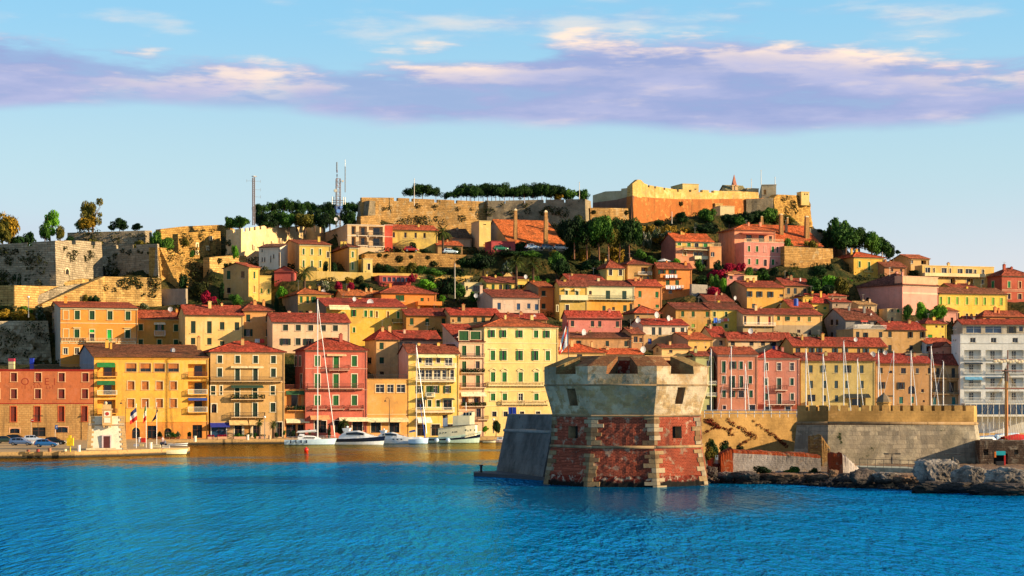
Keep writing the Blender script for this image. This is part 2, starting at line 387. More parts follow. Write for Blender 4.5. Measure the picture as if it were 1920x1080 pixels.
def put_window(root,loc,w_,h,kind,S,rz=0,rec=.22):
 w_ = r5(w_); h = r5(h); tr = S.get('tr'); sc = S.get('sc', '0f3d26')
 arch = S.get('hood') if kind in 'goO' else None
 wood = None if kind in 'gxbl' else ('w' if S.get('white') else 'b')
 win = link('door' if kind == 'D' else 'window',surround_mesh(w_,h,tr,kind not in 'lDaA' and h > .7,arch,wood,rec),root,loc,rz)
 if kind == 'x': return win
 if kind == 'b':
  link('blind',cached(('bl',w_,h),lambda: MB().box(-w_/2,0,0,w_/2,.03,h).mesh('blind',slatted(S.get('blind', 'c08a4a')))),win,(0,rec*.75,0)); return win
 if kind == 'h':                               # roller blind half down
  link('blind',cached(('bl',w_,r5(h*.6)),lambda: MB().box(-w_/2,0,0,w_/2,.03,r5(h*.6)).mesh('blind',slatted(S.get('blind', 'b06038')))),win,(0,rec*.6,h-r5(h*.6)))
 if kind in 'gG':
  for s in (-1,1): link('shutter',leaf_mesh(r5(w_)/2-.005,h-.02,sc if kind == 'g' else '12b848'),win,(s*w_/4,rec*.4,.01))
  return win
 pm = PANE_BLUE if S.get('blue') else PANE
 if kind == 'l' and rec > 1:                   # a loggia: plastered back wall with a glazed door in it
  link('back_wall',pane_mesh(w_,h,S['wallmat']),win,(0,rec,0))
  if not S.get('bare'): link('pane',pane_mesh(r5(w_*.42),r5(h*.88),pm),win,(w_*.12,rec-.05,0))
 else: link('pane',pane_mesh(w_,h,pm),win,(0,rec,0))
 if kind == 'o':
  for s in (-1,1): link('shutter',leaf_mesh(r5(w_*.5),h,sc),win,(s*(w_/2+w_*.25+.02),-.09,0))
 if kind == 'O':                               # one leaf open, one closed
  link('shutter',leaf_mesh(r5(w_*.5),h,sc),win,(-(w_/2+w_*.25+.02),-.09,0)); link('shutter',leaf_mesh(r5(w_*.5),h,sc),win,(w_/4,rec*.4,0))
 if kind in 'aA': link('arch_head',spandrel(w_,h,S['wallmat']),win)
 return win
def slope_mesh(name,O,ex,L,es,a,b,rc,pitch=.3,amp=.055,thick=.1):
 """a tiled slope: barrel-tile columns run from the eave (O, along ex for L) up the vector es; a and b inset the ridge ends"""
 O = np.array(O,float); ex = np.array(ex,float); es = np.array(es,float)
 n = np.cross(ex,es); n /= np.linalg.norm(n)
 cols = max(4,int(L/pitch)); xs = np.linspace(0,L,cols*2+1)
 t = np.ones_like(xs)
 if a > 0: t = np.minimum(t,xs/a)
 if b > 0: t = np.minimum(t,(L-xs)/b)
 t = np.clip(t,0.002,1)
 h = np.where(np.arange(len(xs)) % 2 == 0,0,amp)
 rows = 3; V = []
 for r in range(rows+1): V.append(O+xs[:,None]*ex+(t*r/rows)[:,None]*es+h[:,None]*n)
 V.append(O+xs[:,None]*ex-thick*n); V.append(O+xs[:,None]*ex+t[:,None]*es-thick*n)
 V = np.concatenate(V); m = len(xs); F = []
 i = np.arange(m-1)
 for r in range(rows): F.append(np.stack([r*m+i,r*m+i+1,(r+1)*m+i+1,(r+1)*m+i],1))
 e = (rows+1)*m; F.append(np.stack([e+i+1,e+i,e+m+i,e+m+i+1],1)); F.append(np.stack([e+i,e+i+1,i+1,i],1))
 return V,np.concatenate(F)
def join(parts):
 V = []; F = []; o = 0
 for v,f in parts: V.append(v); F.append(f+o); o += len(v)
 return np.concatenate(V),np.concatenate(F)
def box_wall(mb,W,z0,z1,d,holes,bands,mi=0):
 """front wall in the plane y=0 with openings cut out and returned, closed by plain side and back walls"""
 holes = [(max(.05,a),min(W-.05,b),c,e,dp) for a,b,c,e,dp in holes if b > .1 and a < W-.1]
 zs = sorted({z0,z1,*[q for hh in holes for q in hh[2:4] if z0 < q < z1],*[q for q,_ in bands if z0 < q < z1]})
 for za,zb in zip(zs,zs[1:]):
  if zb-za < 1e-4: continue
  zc = (za+zb)/2; m = mi
  for q,k in bands:
   if zc < q: m = k; break
  cut = sorted((h[0],h[1]) for h in holes if h[2]-1e-6 <= zc <= h[3]+1e-6); x = 0
  for a,b in cut:
   if a > x+1e-4: mb.face([(x,0,za),(a,0,za),(a,0,zb),(x,0,zb)],m)
   x = max(x,b)
  if x < W-1e-4: mb.face([(x,0,za),(W,0,za),(W,0,zb),(x,0,zb)],m)
 for a,b,c,e,dp in holes:
  m = mi
  for q,k in bands:
   if (c+e)/2 < q: m = k; break
  mb.face([(a,0,c),(b,0,c),(b,dp,c),(a,dp,c)],m); mb.face([(a,0,e),(a,dp,e),(b,dp,e),(b,0,e)],m)
  mb.face([(a,0,c),(a,dp,c),(a,dp,e),(a,0,e)],m); mb.face([(b,0,c),(b,0,e),(b,dp,e),(b,dp,c)],m)
  if dp > .5: mb.face([(a,dp,c),(b,dp,c),(b,dp,e),(a,dp,e)],m)
 for (xa,ya),(xb,yb) in (((W,0),(W,d)),((W,d),(0,d)),((0,d),(0,0))):
  zs2 = [z0]+sorted(q for q,_ in bands if z0 < q < z1)+[z1]
  for za,zb in zip(zs2,zs2[1:]):
   m = mi
   for q,k in bands:
    if (za+zb)/2 < q: m = k; break
   mb.face([(xa,ya,za),(xb,yb,za),(xb,yb,zb),(xa,ya,zb)],m)
def railing(L,h,style):
 def fn():
  b = MB(); c = {'r': IRON, 'w': WHITE, 'b': STONE, 'k': plain('rust_rail', '6a3020',.6)}.get(style,IRON); t = .022 if style != 'b' else .06
  b.box(0,-t*1.6,h-.06,L,t*1.6,h); b.box(0,-t,.05,L,t,.1)
  n = max(2,int(L/(.16 if style != 'b' else .34)))
  for i in range(n+1): x = min(L-t,max(t,L*i/n)); b.box(x-t*.6,-t*.6,.1,x+t*.6,t*.6,h-.06)
  return b.mesh('railing',c)
 return cached(('rail',r5(L),r5(h),style),fn)
def balcony(root,u0,u1,z,h,style='r',out=1.15,slabcol=None,y0=0):
 L = u1-u0; b = MB()
 b.box(u0,y0-out,z-.16,u1,y0+.02,z); n = max(2,int(L/1.6)+1)
 for i in range(n):
  x = u0+.25+(L-.5)*i/(n-1)
  b.loft([[(x-.09,y0-out*.7,z-.26),(x+.09,y0-out*.7,z-.26),(x+.09,y0-out*.7,z-.16),(x-.09,y0-out*.7,z-.16)],[(x-.09,y0,z-.55),(x+.09,y0,z-.55),(x+.09,y0,z-.16),(x-.09,y0,z-.16)]])
 o = b.build('balcony',slabcol or STONE,root)
 if style == 's':
  q = MB(); q.box(u0,y0-out,z,u1,y0-out+.12,z+h); q.box(u0,y0-out+.12,z,u0+.12,y0,z+h); q.box(u1-.12,y0-out+.12,z,u1,y0,z+h); q.build('parapet',slabcol or STONE,o); return o
 link('railing',railing(r5(L),h,style if style != 'p' else 'r'),o,(u0,y0-out+.05,z)); me = railing(r5(out),h,style if style != 'p' else 'r')
 link('railing',me,o,(u0+.03,y0-out+.05,z),PI/2); link('railing',me,o,(u1-.03,y0-out+.05,z),PI/2)
 if style == 'p':
  V,F = leaf_cloud([((u0+u1)/2+ (k-2.5)*L/6,y0-out,z+h*.55,L/11,.3,h*.5) for k in range(6)],500,.16)
  link('flower_box',np_mesh('flower_box',V,F,leaf('dark', '0c1c0a', '1e3a14')),o)
 return o
def awning(root,u0,u1,zt,zb,col,out=1.3,name='awning',y0=0):
 b = MB(); m2 = 0
 b.loft([[(u0,y0-.01,zt),(u1,y0-.01,zt),(u1,y0-.01,zt-.05),(u0,y0-.01,zt-.05)],[(u0-.1,y0-out,zb+.15),(u1+.1,y0-out,zb+.15),(u1+.1,y0-out,zb+.1),(u0-.1,y0-out,zb+.1)]])
 b.box(u0-.1,y0-out-.02,zb-.12,u1+.1,y0-out+.02,zb+.1)
 return b.build(name,plain('awning',col,.8,var=.2),root)
HGROUP = 'houses of the harbour town'
HOUSES = {}
def house(key,R,fr,ry,label,roof='g',sb=None,off=None,rot=ROT0,wall='d8b060',rc='8c2414',tr=None,sc='0f3d26',w=(),b=(),a=(),ch=(),bands=(),cor=(),ds=(),
 d=None,sw=(),ext=7,name='house',cat='house',wear=.5,white=False,blue=False,hood=None,blind='c08a4a',corcol=None,eav=.45,base=None,side=None,group=HGROUP,pipe=True,rail=None,wd=.22):
 x0,ye,x1,yb = fr
 p0,p1,qe,qb = px(R,x0),px(R,x1),py(R,ye),py(R,yb)
 off = off_of(qe) if off is None else off
 D0 = depth(p0,off); P0 = world(p0,HOR,D0); c,s = math.cos(math.radians(rot)),math.sin(math.radians(rot))
 def U(p): k = (p-960)/FOC; return (k*P0.y-P0.x)/(c-k*s)
 Wd = U(p1); Dm = P0.y+s*Wd/2
 zb = CAM_H+(HOR-qb)/FOC*Dm
 if base is not None: zb = base
 def Zp(q): return CAM_H+(HOR-q)/FOC*Dm-zb
 H = Zp(qe)
 if sb is not None:
  k = (px(R,sb)-960)/FOC; d = (P0.x-k*P0.y)/(s+k*c)
 d = d or 9.0; d = max(3.0,min(d,40))
 root = thing(name,label,cat,(P0.x,P0.y,zb),math.radians(rot),group)
 u0,v0 = uv_of(P0); dr = math.radians(rot-ROT0)
 gr = group == HGROUP and key not in ('church_front', 'pink_villa_top', 'dormer', 'hotel_top', 'dormer_yellow', 'flat_parapet')
 for fu,fv in ((0,0),(Wd,0),(Wd/2,0)) if gr else ():
  GROUND.append((u0+fu*math.cos(dr)-fv*math.sin(dr),v0+fu*math.sin(dr)+fv*math.cos(dr)-.3,zb-.8))
 for fu in (0,Wd) if gr else (): GROUND.append((u0+fu,v0+d*.6,zb+.5))
 wm = plaster(wall,wear)
 S = dict(tr=tr,sc=sc,white=white,blue=blue,hood=hood,blind=blind,wallmat=wm)
 UX = lambda zx: U(px(R,zx)); ZX = lambda zy: Zp(py(R,zy))
 holes = []; wins = []
 for row in w:
  k,ya,yb_,wz,xs = row[:5]; extra = row[5] if len(row) > 5 else {}
  for x in xs:
   ua,ub = UX(x-wz/2),UX(x+wz/2); za,zb_ = ZX(yb_),ZX(ya)
   if k == 'D': za = max(za,.02)
   wins.append((k,(ua+ub)/2,za,r5(ub-ua),r5(zb_-za),{**S,**extra}))
   if k != 'x': uc = (ua+ub)/2; hw = r5(ub-ua)/2; holes.append((uc-hw,uc+hw,za,za+r5(zb_-za),1.4 if k == 'l' else wd))
 bm = [(ZX(y),i+1) for i,(y,_) in enumerate(bands)]; bm.sort()
 mats = [wm]+[plaster(cc,wear) if isinstance(cc,str) else cc for _,cc in bands]
 if side: mats.append(plaster(side,wear))  # left wall colour; several carry the grey-beige of their shade
 mb = MB(); box_wall(mb,Wd,-ext,H,d,holes,bm)
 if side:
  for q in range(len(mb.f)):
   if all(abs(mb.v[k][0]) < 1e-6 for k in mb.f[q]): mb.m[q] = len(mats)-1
 # gables / roof
 zr = CAM_H+(HOR-py(R,ry))/FOC*(Dm+(d/2 if roof in 'gh' else (d if roof == 'p' else 0))*c)-zb if ry is not None else H+1
 rise = max(.5,zr-H) if roof != 'f' else 0
 if roof in 'gh' and rise > d*.42: rise = d*.42
 o_ = eav; k_ = rise/(d/2) if roof in 'gh' else 0
 parts = []
 if roof == 'g':
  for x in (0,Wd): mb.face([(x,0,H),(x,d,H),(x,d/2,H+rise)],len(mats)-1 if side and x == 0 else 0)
  parts.append(slope_mesh('',(-.3,-o_,H-o_*k_+.12),(1,0,0),Wd+.6,(0,d/2+o_,rise+o_*k_),0,0,rc))
  parts.append(slope_mesh('',(Wd+.3,d+o_,H-o_*k_+.12),(-1,0,0),Wd+.6,(0,-d/2-o_,rise+o_*k_),0,0,rc))
 elif roof == 'h':
  ins = min(d/2,Wd/2)
  A = ins+o_*1.0
  parts.append(slope_mesh('',(-o_,-o_,H-o_*k_+.12),(1,0,0),Wd+2*o_,(0,d/2+o_,rise+o_*k_),A,A,rc))
  parts.append(slope_mesh('',(Wd+o_,d+o_,H-o_*k_+.12),(-1,0,0),Wd+2*o_,(0,-d/2-o_,rise+o_*k_),A,A,rc))
  parts.append(slope_mesh('',(-o_,d+o_,H-o_*k_+.12),(0,-1,0),d+2*o_,(A,0,rise+o_*k_),d/2+o_,d/2+o_,rc))
  parts.append(slope_mesh('',(Wd+o_,-o_,H-o_*k_+.12),(0,1,0),d+2*o_,(-A,0,rise+o_*k_),d/2+o_,d/2+o_,rc))
 elif roof == 's':
  mb.face([(0,0,H),(Wd,0,H),(Wd/2,0,H+rise)]); mb.face([(0,d,H),(Wd,d,H),(Wd/2,d,H+rise)])
  kk = rise/(Wd/2)
  parts.append(slope_mesh('',(-.35,d+.3,H-.35*kk+.12),(0,-1,0),d+.6,(Wd/2+.35,0,rise+.35*kk),0,0,rc))
  parts.append(slope_mesh('',(Wd+.35,-.3,H-.35*kk+.12),(0,1,0),d+.6,(-Wd/2-.35,0,rise+.35*kk),0,0,rc))
 elif roof == 'p':
  for x in (0,Wd): mb.face([(x,0,H),(x,d,H),(x,d,H+rise)])
  mb.face([(0,d,H),(Wd,d,H),(Wd,d,H+rise),(0,d,H+rise)])
  kk = rise/d
  parts.append(slope_mesh('',(-.3,-o_,H-o_*kk+.12),(1,0,0),Wd+.6,(0,d+o_+.2,rise+(o_+.2)*kk),0,0,rc))
 else:
  mb.face([(0,0,H-.35),(Wd,0,H-.35),(Wd,d,H-.35),(0,d,H-.35)])
  q = MB(); t = .12
  q.box(-t,-t,H+.003,Wd+t,.25,H+.14); q.box(-t,.25,H+.003,.25,d,H+.14); q.box(Wd-.25,.25,H+.003,Wd+t,d,H+.14); q.box(.25,d-.2,H+.003,Wd-.25,d,H+.14)
  q.build('parapet_cap',plaster(corcol or wall,.3),root)
 mb.build('wall',mats,root)
 if parts:
  V,F = join(parts); link('roof',np_mesh('roof',V,F,tiles(rc)),root)
  q = MB()
  if roof in 'gh':
   ra = min(d/2,Wd/2) if roof == 'h' else -.25
   if Wd-2*ra > .3: q.bar((ra,d/2,H+rise+.16),(Wd-ra,d/2,H+rise+.16),.13,5)
   if roof == 'h':
    for xx,yy in ((0,0),(Wd,0),(0,d),(Wd,d)): q.bar((xx-o_ if xx == 0 else xx+o_,yy-o_ if yy == 0 else yy+o_,H-o_*k_+.16),(ra if xx == 0 else Wd-ra,d/2,H+rise+.16),.12,5)
   q.build('ridge_tiles',tiles(rc),root)
  e = MB(); e.box(-.02,-.28,H-.3,Wd+.02,-.003,H-.02); e.box(-.02,-.17,H-.45,Wd+.02,-.003,H-.3); e.build('cornice',plaster(corcol or tr or wall,.2),root)
  g = MB(); g.bar((-.2,-o_-.07,H-o_*k_+.06),(Wd+.2,-o_-.07,H-o_*k_+.06),.07,6); g.build('gutter',plain('copper_gutter', '50301e',.5),root)
  if pipe: q = MB(); q.bar((Wd-.25,-.09,-1),(Wd-.25,-.09,H-.4),.05,5); q.build('drainpipe',plain('copper_gutter', '50301e',.5),root)
 for k,uc,z,ww,hh,SS in wins: put_window(root,(uc,0,z),ww,hh,k,SS,rec=1.36 if k == 'l' else wd)
 for k,ya,yb_,wz,xs in sw:                 # windows on the wall that faces left
  Dl = P0.y
  for x in xs:
   kk = (px(R,x)-960)/FOC; t = (P0.x-kk*P0.y)/(s+kk*c); Dw = P0.y+t*c
   k1 = (px(R,x-wz/2)-960)/FOC; k2 = (px(R,x+wz/2)-960)/FOC
   ww = abs((P0.x-k1*P0.y)/(s+k1*c)-(P0.x-k2*P0.y)/(s+k2*c))
   za = CAM_H+(HOR-py(R,yb_))/FOC*Dw-zb; zt = CAM_H+(HOR-py(R,ya))/FOC*Dw-zb
   put_window(root,(-.04,t,za),ww,zt-za,k,S,rz=-PI/2,rec=.035)
 for row in b:
  x0_,x1_,yt,yb_ = row[:4]; st = row[4] if len(row) > 4 else 'r'; ot = row[5] if len(row) > 5 else 1.15
  z = ZX(yb_); balcony(root,UX(x0_),UX(x1_),z+.1,max(.8,ZX(yt)-z-.1),st,ot,slabcol=plaster(corcol or tr or wall,.3))
 for x0_,x1_,yt,yb_,cc,*o in a: awning(root,UX(x0_),UX(x1_),ZX(yt),ZX(yb_),cc,*(o or [1.3]))
 for y in cor:
  hh = .14
  MB().box(-.03,-.1,ZX(y)-hh/2,Wd+.03,-.003,ZX(y)+hh/2).build('string_course',plaster(corcol or tr or wall,.2),root)
 for x in ch:
  u = UX(x); zz = H+rise*.55; q = MB(); yy = d*.36; top = H+rise+.9
  q.box(u-.35,yy-.3,zz-.8,u+.35,yy+.3,top); q.box(u-.45,yy-.4,top,u+.45,yy+.4,top+.12); q.box(u-.2,yy-.18,top+.12,u+.2,yy+.18,top+.35,1); q.build('chimney',[wm,tiles(rc)],root)
 if roof in 'gh' and rise > .6 and group == HGROUP:     # stacks and aerials
  rh = random.Random(key)
  for n_ in range(1 if ch else 2):
   if rh.random() < .75:
    u = rh.uniform(.12,.88)*Wd; yy = d*rh.uniform(.3,.6); q = MB(); zz = H+rise*.55; tp_ = H+rise+rh.uniform(.1,.7); a_ = rh.uniform(.2,.38)
    q.box(u-a_,yy-.25,zz-.8,u+a_,yy+.25,tp_); q.box(u-a_-.08,yy-.33,tp_,u+a_+.08,yy+.33,tp_+.1); q.box(u-a_*.6,yy-.15,tp_+.1,u+a_*.6,yy+.15,tp_+.3,1); q.build('chimney',[wm,tiles(rc)],root)
  if rh.random() < .7:
   u = rh.uniform(.1,.9)*Wd; q = MB(); zt = H+rise+rh.uniform(1.2,2.4); q.bar((u,d*.5,H+rise*.8),(u,d*.5,zt),.03,4); q.bar((u-.5,d*.5,zt-.2),(u+.5,d*.5,zt-.1),.02,4)
   for m_ in range(4): q.bar((u-.45+.3*m_,d*.5-.35,zt-.2),(u-.45+.3*m_,d*.5+.35,zt-.2),.015,3)
   q.build('aerial',METAL,root)
 for x,y,*r in ds: dish(root,UX(x),d*.2 if roof != 'f' else .4,ZX(y),r[0] if r else .55)
 if rail:
  L = Wd-.2; link('railing',railing(r5(L),1.0,rail),root,(.1,.1,H+.14))
 HOUSES[key] = dict(root=root,U=UX,Z=ZX,W=Wd,H=H,d=d,rise=rise,P0=P0,rot=rot,D=Dm,zb=zb)
 return root
def dish(root,u,y,z,r=.42):
 def fn():
  b = MB(); n = 12
  R = [[(rr*math.cos(2*PI*k/n),dy,rr*math.sin(2*PI*k/n)) for k in range(n)] for rr,dy in ((.02,.12),(.35,.09),(.55,.0),(.53,-.02),(.3,.07),(.02,.1))]
  b.loft(R); b.bar((0,.1,0),(0,.25,-.9),.03,5); b.bar((0,.05,-.4),(0,-.45,-.05),.018,4); b.box(-.06,-.52,-.1,.06,-.42,0)
  return b.mesh('satellite_dish',plain('dish_white', 'a4a4a8',.6),False)
 me = cached('dish',fn); o = link('satellite_dish',me,root,(u,y,z),math.radians(random.uniform(-5,45))); o.scale = (r/.55,)*3; return o
# ------------------------------------------------------------------ leaves
def leaf_cloud(clumps,n,size,seed=None):
 """leaf-sized faces spread through clumps (x, y, z, rx, ry, rz)"""
 rng = np.random.default_rng(seed if seed is not None else len(MC)+n)
 cl = np.array(clumps,float); vol = cl[:,3]*cl[:,4]+cl[:,3]*cl[:,5]; pk = rng.choice(len(cl),n,p=vol/vol.sum())
 dirs = rng.normal(size=(n,3)); dirs /= np.linalg.norm(dirs,axis=1)[:,None]
 rad = rng.uniform(.45,1.05,n)**.6
 c = cl[pk,:3]+dirs*rad[:,None]*cl[pk,3:6]
 nrm = dirs+rng.normal(scale=.55,size=(n,3)); nrm /= np.linalg.norm(nrm,axis=1)[:,None]
 up = rng.normal(size=(n,3)); a = np.cross(nrm,up); a /= np.linalg.norm(a,axis=1)[:,None]; b = np.cross(nrm,a)
 s = size*rng.uniform(.55,1.25,n)[:,None]
 V = np.stack([c-a*s,c-b*s*.6,c+a*s,c+b*s*.6],1).reshape(-1,3); F = np.arange(4*n).reshape(-1,4)
 return V,F
# ================================================================== the quay row, left to right
STL = masonry('lower_stone', 'b08a58', 'a07848',(.9,.45),weed=0,rough=.3)
Qz = 1.05
house('warehouse', 'A',(-40,488,556,885),None, 'terracotta warehouse with a rough stone lower floor, leftmost on the quay', 'f',d=13,off=0,base=Qz,wall='a85c2c',tr='d0a070',blind='6a1c14',bands=[(690,STL)],
 w=[('b',505,557,36,[83,228,367,508]),('b',602,658,36,[83,226,366,506]),('b',705,795,34,[80,222,365,503],dict(tr='c05a20',blind='70200c')),('A',836,864,58,[88]),('A',828,862,70,[368]),('D',830,884,78,[232],dict(tr=None)),('b',505,557,36,[-20]),('b',602,658,36,[-20])],
 cor=[492,688],corcol='8c1c10',rail='r',wear=.6)
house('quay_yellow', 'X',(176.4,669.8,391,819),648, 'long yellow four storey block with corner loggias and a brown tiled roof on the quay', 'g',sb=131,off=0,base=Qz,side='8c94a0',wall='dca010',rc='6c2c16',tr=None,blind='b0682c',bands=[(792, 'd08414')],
 w=[('h',681.7,697,19.5,[246.3,273,299.2,325.5],dict(tr='c8a468')),('b',714.8,730.5,12.5,[245.7,272.4,299.2,325.5],dict(tr='c8b080')),('b',748,764,12.5,[245.7,272.4,299.2,325.5],dict(tr='c8b080')),
 ('l',682,707,34,[199.5,369.5]),('l',715,741,34,[199.5,369.5]),('l',749.5,775,34,[199.5,369.5]),
 ('A',801,822,15,[255]),('A',803,822,14,[315]),('D',798,822,17,[285]),('D',797,822,18,[370])],
 b=[(182,219,698,706.5, 'k',.8),(182,219,732,741, 'w',.8),(182,219,766,775, 'k',.8),(352,388,697,706.5, 'k',.8),(352,388,730,740, 'w',.8),(352,388,763,774, 'w',.8)],
 a=[(182,215,680,688, '0c6a2c',.7),(182,215,714,721, '0c5a2c',.7),(353,387,746,750, '16408c',.7)],cor=[791],ds=[(334,655),(385,757,.7)],ch=[214])
house('quay_beige', 'B',(300,380,742,886),322, 'beige quay house with a red hipped roof, white surrounds and long iron balconies', 'h',d=13,off=0,base=Qz,wall='b8904c',rc='a02410',tr='dcd0b0',sc='0c2e22',bands=[(798, 'c09a68')],corcol='c8a878',
 w=[('g',402,447,28,[356,462,569,675]),('g',478,528,28,[356,675]),('g',480,553,28,[461,568]),('g',582,635,26,[316,671]),('g',582,635,12,[364]),('g',590,660,28,[460,566]),('a',690,742,30,[322]),('g',684,738,28,[672]),('g',685,765,28,[459,566]),
 ('D',822,888,86,[350],dict(blue=1,tr='b8c4c8')),('D',818,888,44,[466]),('b',820,885,38,[520]),('D',818,888,44,[575]),('D',800,888,30,[712])],
 b=[(296,722,528,556, 'r',1.1),(418,620,634,664, 'p',1.1),(418,620,740,770, 'r',1.1)],a=[(422,518,464,474, 'c8b48c',.6),(526,612,464,474, 'c8b48c',.6),(424,610,578,592, '12382a',.8),(298,408,802,824, '10207c'),(410,518,783,812, 'c8a468'),(528,600,783,812, 'c8a468')],cor=[618,560],ch=[250])
house('quay_loggia', 'B',(742,606,864,886),None, 'narrow ochre house with an arched loggia squeezed between the beige and the pink quay houses', 'f',d=10,off=1.2,base=Qz,wall='c88838',tr=None,w=[('l',625,705,86,[797]),('D',812,888,60,[780]),('D',812,888,36,[838])],b=[(750,860,700,730, 'p',.9)],a=[(750,862,612,632, '1c4a24',.5),(748,880,778,800, 'd8c49a')],rail='k')
house('quay_rose', 'C',(230,368,598,800),303, 'rose red quay house with green shutters and three rows of rusty balconies', 'h',sb=170,off=0,base=Qz,wall='b85c44',rc='98200e',tr='d8c0a4',sc='106028',corcol='c09078',
 w=[('g',403,465,30,[302,522]),('g',405,488,32,[414]),('g',512,597,32,[302,413,522]),('g',640,697,32,[302,412,522]),('D',790,862,70,[320]),('D',790,862,50,[430]),('D',790,862,60,[540])],
 b=[(366,487,458,490, 'k',1.0),(240,572,568,600, 'k',1.1),(268,355,697,722, 'k',.7),(378,460,697,722, 'k',.7),(487,575,697,722, 'k',.7)],a=[(258,370,758,780, 'c8905c'),(358,470,392,402, 'c8a078',.5),(430,600,770,792, 'dcc8a0')],cor=[480,606],ch=[465],
 sw=[('d',405,465,12,[175,200]),('d',512,596,12,[207])])
house('quay_terrace', 'C',(598,545,838,800),None, 'windowless ochre quay building with a planted roof terrace and three wide upper windows', 'f',d=14,off=0,base=Qz,wall='c89038',tr='d8b880',w=[('d',575,622,50,[675],dict(white=1)),('d',575,622,38,[737],dict(white=1)),('d',575,622,50,[800],dict(white=1)),('D',800,862,60,[650]),('D',800,862,60,[760])],cor=[752],rail='r',a=[(600,720,772,795, 'd8c49a'),(722,838,772,795, 'd0b484')])
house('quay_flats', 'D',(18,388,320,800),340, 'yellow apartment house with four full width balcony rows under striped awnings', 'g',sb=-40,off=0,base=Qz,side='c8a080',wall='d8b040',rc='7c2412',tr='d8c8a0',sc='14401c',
 w=[('d',400,445,22,[86,196]),('D',400,462,42,[140,258],dict(white=1)),('d',487,545,40,[95,140,190,240,270],dict(white=1)),('o',582,625,22,[86,180,250],dict(white=1)),('g',582,645,34,[140]),('g',667,707,22,[144,195]),('D',660,725,50,[92,252]),('D',812,880,50,[95]),('D',812,880,50,[180]),('D',812,880,40,[270])],
 b=[(60,295,447,474, 'w',1.2),(60,292,530,558, 'w',1.2),(120,172,622,648, 'w',.8),(60,285,710,740, 'w',1.2)],a=[(65,178,390,412, 'd0c890',1.1),(185,290,390,412, 'd0c890',1.1),(62,118,655,664, '1c2c24',.9),(225,285,655,664, '1c2c24',.9),(70,150,768,800, 'd8d0c0')])
house('quay_narrow', 'D',(318,320,470,800),218, 'tall narrow cream pink house with a glazed green top loggia and striped awnings', 'p',sb=222,off=3,base=Qz,side='c8a094',wall='d0a480',rc='98200e',tr='c8b090',sc='124a22',
 w=[('g',256,312,56,[348]),('g',258,306,60,[418]),('g',343,403,26,[350,431]),('g',437,500,26,[350]),('d',435,478,24,[431]),('g',520,588,24,[350,432]),('l',648,700,42,[355,427]),('D',718,768,28,[436])],
 b=[(325,468,390,414, 'r',.6),(325,468,480,506, 'p',.8),(325,474,566,594, 'k',.8),(330,476,680,705, 'p',.9),(428,490,762,785, 'r',.7)],a=[(330,400,620,642, 'ccc0a4',.9),(404,474,620,642, 'ccc0a4',.9)],cor=[318],ds=[(335,300)])
house('quay_palazzo', 'D',(470,230,910,800),180, 'tall pale yellow palazzo with pedimented windows and a balustraded balcony beside the tower', 'h',d=14,off=3,base=Qz,wall='d8b868',rc='a4401c',tr='dcd0a0',sc='12622c',wear=.35,corcol='d8c890',
 w=[('O',252,295,26,[520,588,685,847]),('g',252,295,26,[778]),('g',374,430,26,[521,848]),('O',374,430,26,[590,686,779]),('g',502,558,26,[522,590,686,780,850],dict(hood='ped')),('g',628,670,26,[522,592,780]),('d',628,670,28,[687],dict(white=1)),('D',735,765,26,[530,597,695,790])],
 b=[(490,830,560,582, 'b',.7),(570,700,672,692, 'b',.7),(705,850,672,692, 'b',.7)],cor=[328,446,590,612,700],hood='hood')
# ------------------------------------------------------------------ second row and higher, left side
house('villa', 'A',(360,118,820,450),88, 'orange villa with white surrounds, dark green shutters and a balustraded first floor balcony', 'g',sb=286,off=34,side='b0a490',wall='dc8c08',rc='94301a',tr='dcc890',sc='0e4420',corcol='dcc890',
 w=[('x',137,188,30,[393]),('g',137,188,29,[460,548,655,762]),('x',247,297,30,[393]),('g',247,297,29,[458,760]),('G',248,270,28,[548]),('d',270,318,28,[548]),('G',248,318,26,[652]),('d',358,395,26,[390,458],dict(white=1))],
 b=[(510,692,300,322, 'b',1.0),(362,505,300,320, 'b',.15),(700,812,300,320, 'b',.15)],cor=[210,330],ch=[420],hood='hood',sw=[('d',182,240,8,[304,318]),('a',305,355,10,[304]),('d',100,138,14,[318])],wear=.3)
house('amber', 'X',(256,597,350,648),583.5, 'amber house with one white balcony between the orange villa and the cream house', 'g',off=37,wall='d09018',rc='98341a',tr='d8b868',sc='0e4a28',w=[('g',608,620,8,[264]),('o',608,620,8,[299]),('g',608,621,8,[330]),('g',636.5,646,8,[264,299,330]),('d',596.5+2,600,5,[264,299,330])],b=[(289,309,620,630.5, 'w',.9)],d=8,a=[(289,309,604.5,608, 'd8c8a0',.5)],ds=[(321,579)])
house('cream_left', 'B',(150,160,497,345),108, 'cream house with tall dark green shutters and a red roof above the beige quay house', 'g',off=26,wall='d8b05c',rc='98281a',tr=None,sc='0c2e20',w=[('g',198,270,28,[198,294]),('g',202,248,27,[370,458]),('g',297,337,26,[197,294]),('g',315,340,26,[370,458])],d=11,ch=[312])
house('peach_left', 'B',(497,135,668,350),85, 'peach house with laundry on a line next to the cream house with tall shutters', 'h',sb=432,off=27,side='b88448',wall='c88c40',rc='90301c',tr=None,sc='103424',w=[('g',158,200,25,[525,643]),('o',246,287,24,[525]),('g',246,287,25,[643]),('g',335,352,24,[643])],d=9)
house('rosecream', 'C',(35,203,495,360),155, 'long pinkish cream house with a row of five small dark windows under a red roof', 'g',off=20,wall='d4ac80',rc='8c1c14',tr='d0b898',sc='0c2820',w=[('g',220,255,30,[112,188,262,337,409]),('o',302,340,30,[112,250,410]),('g',300,340,30,[187])],d=10)
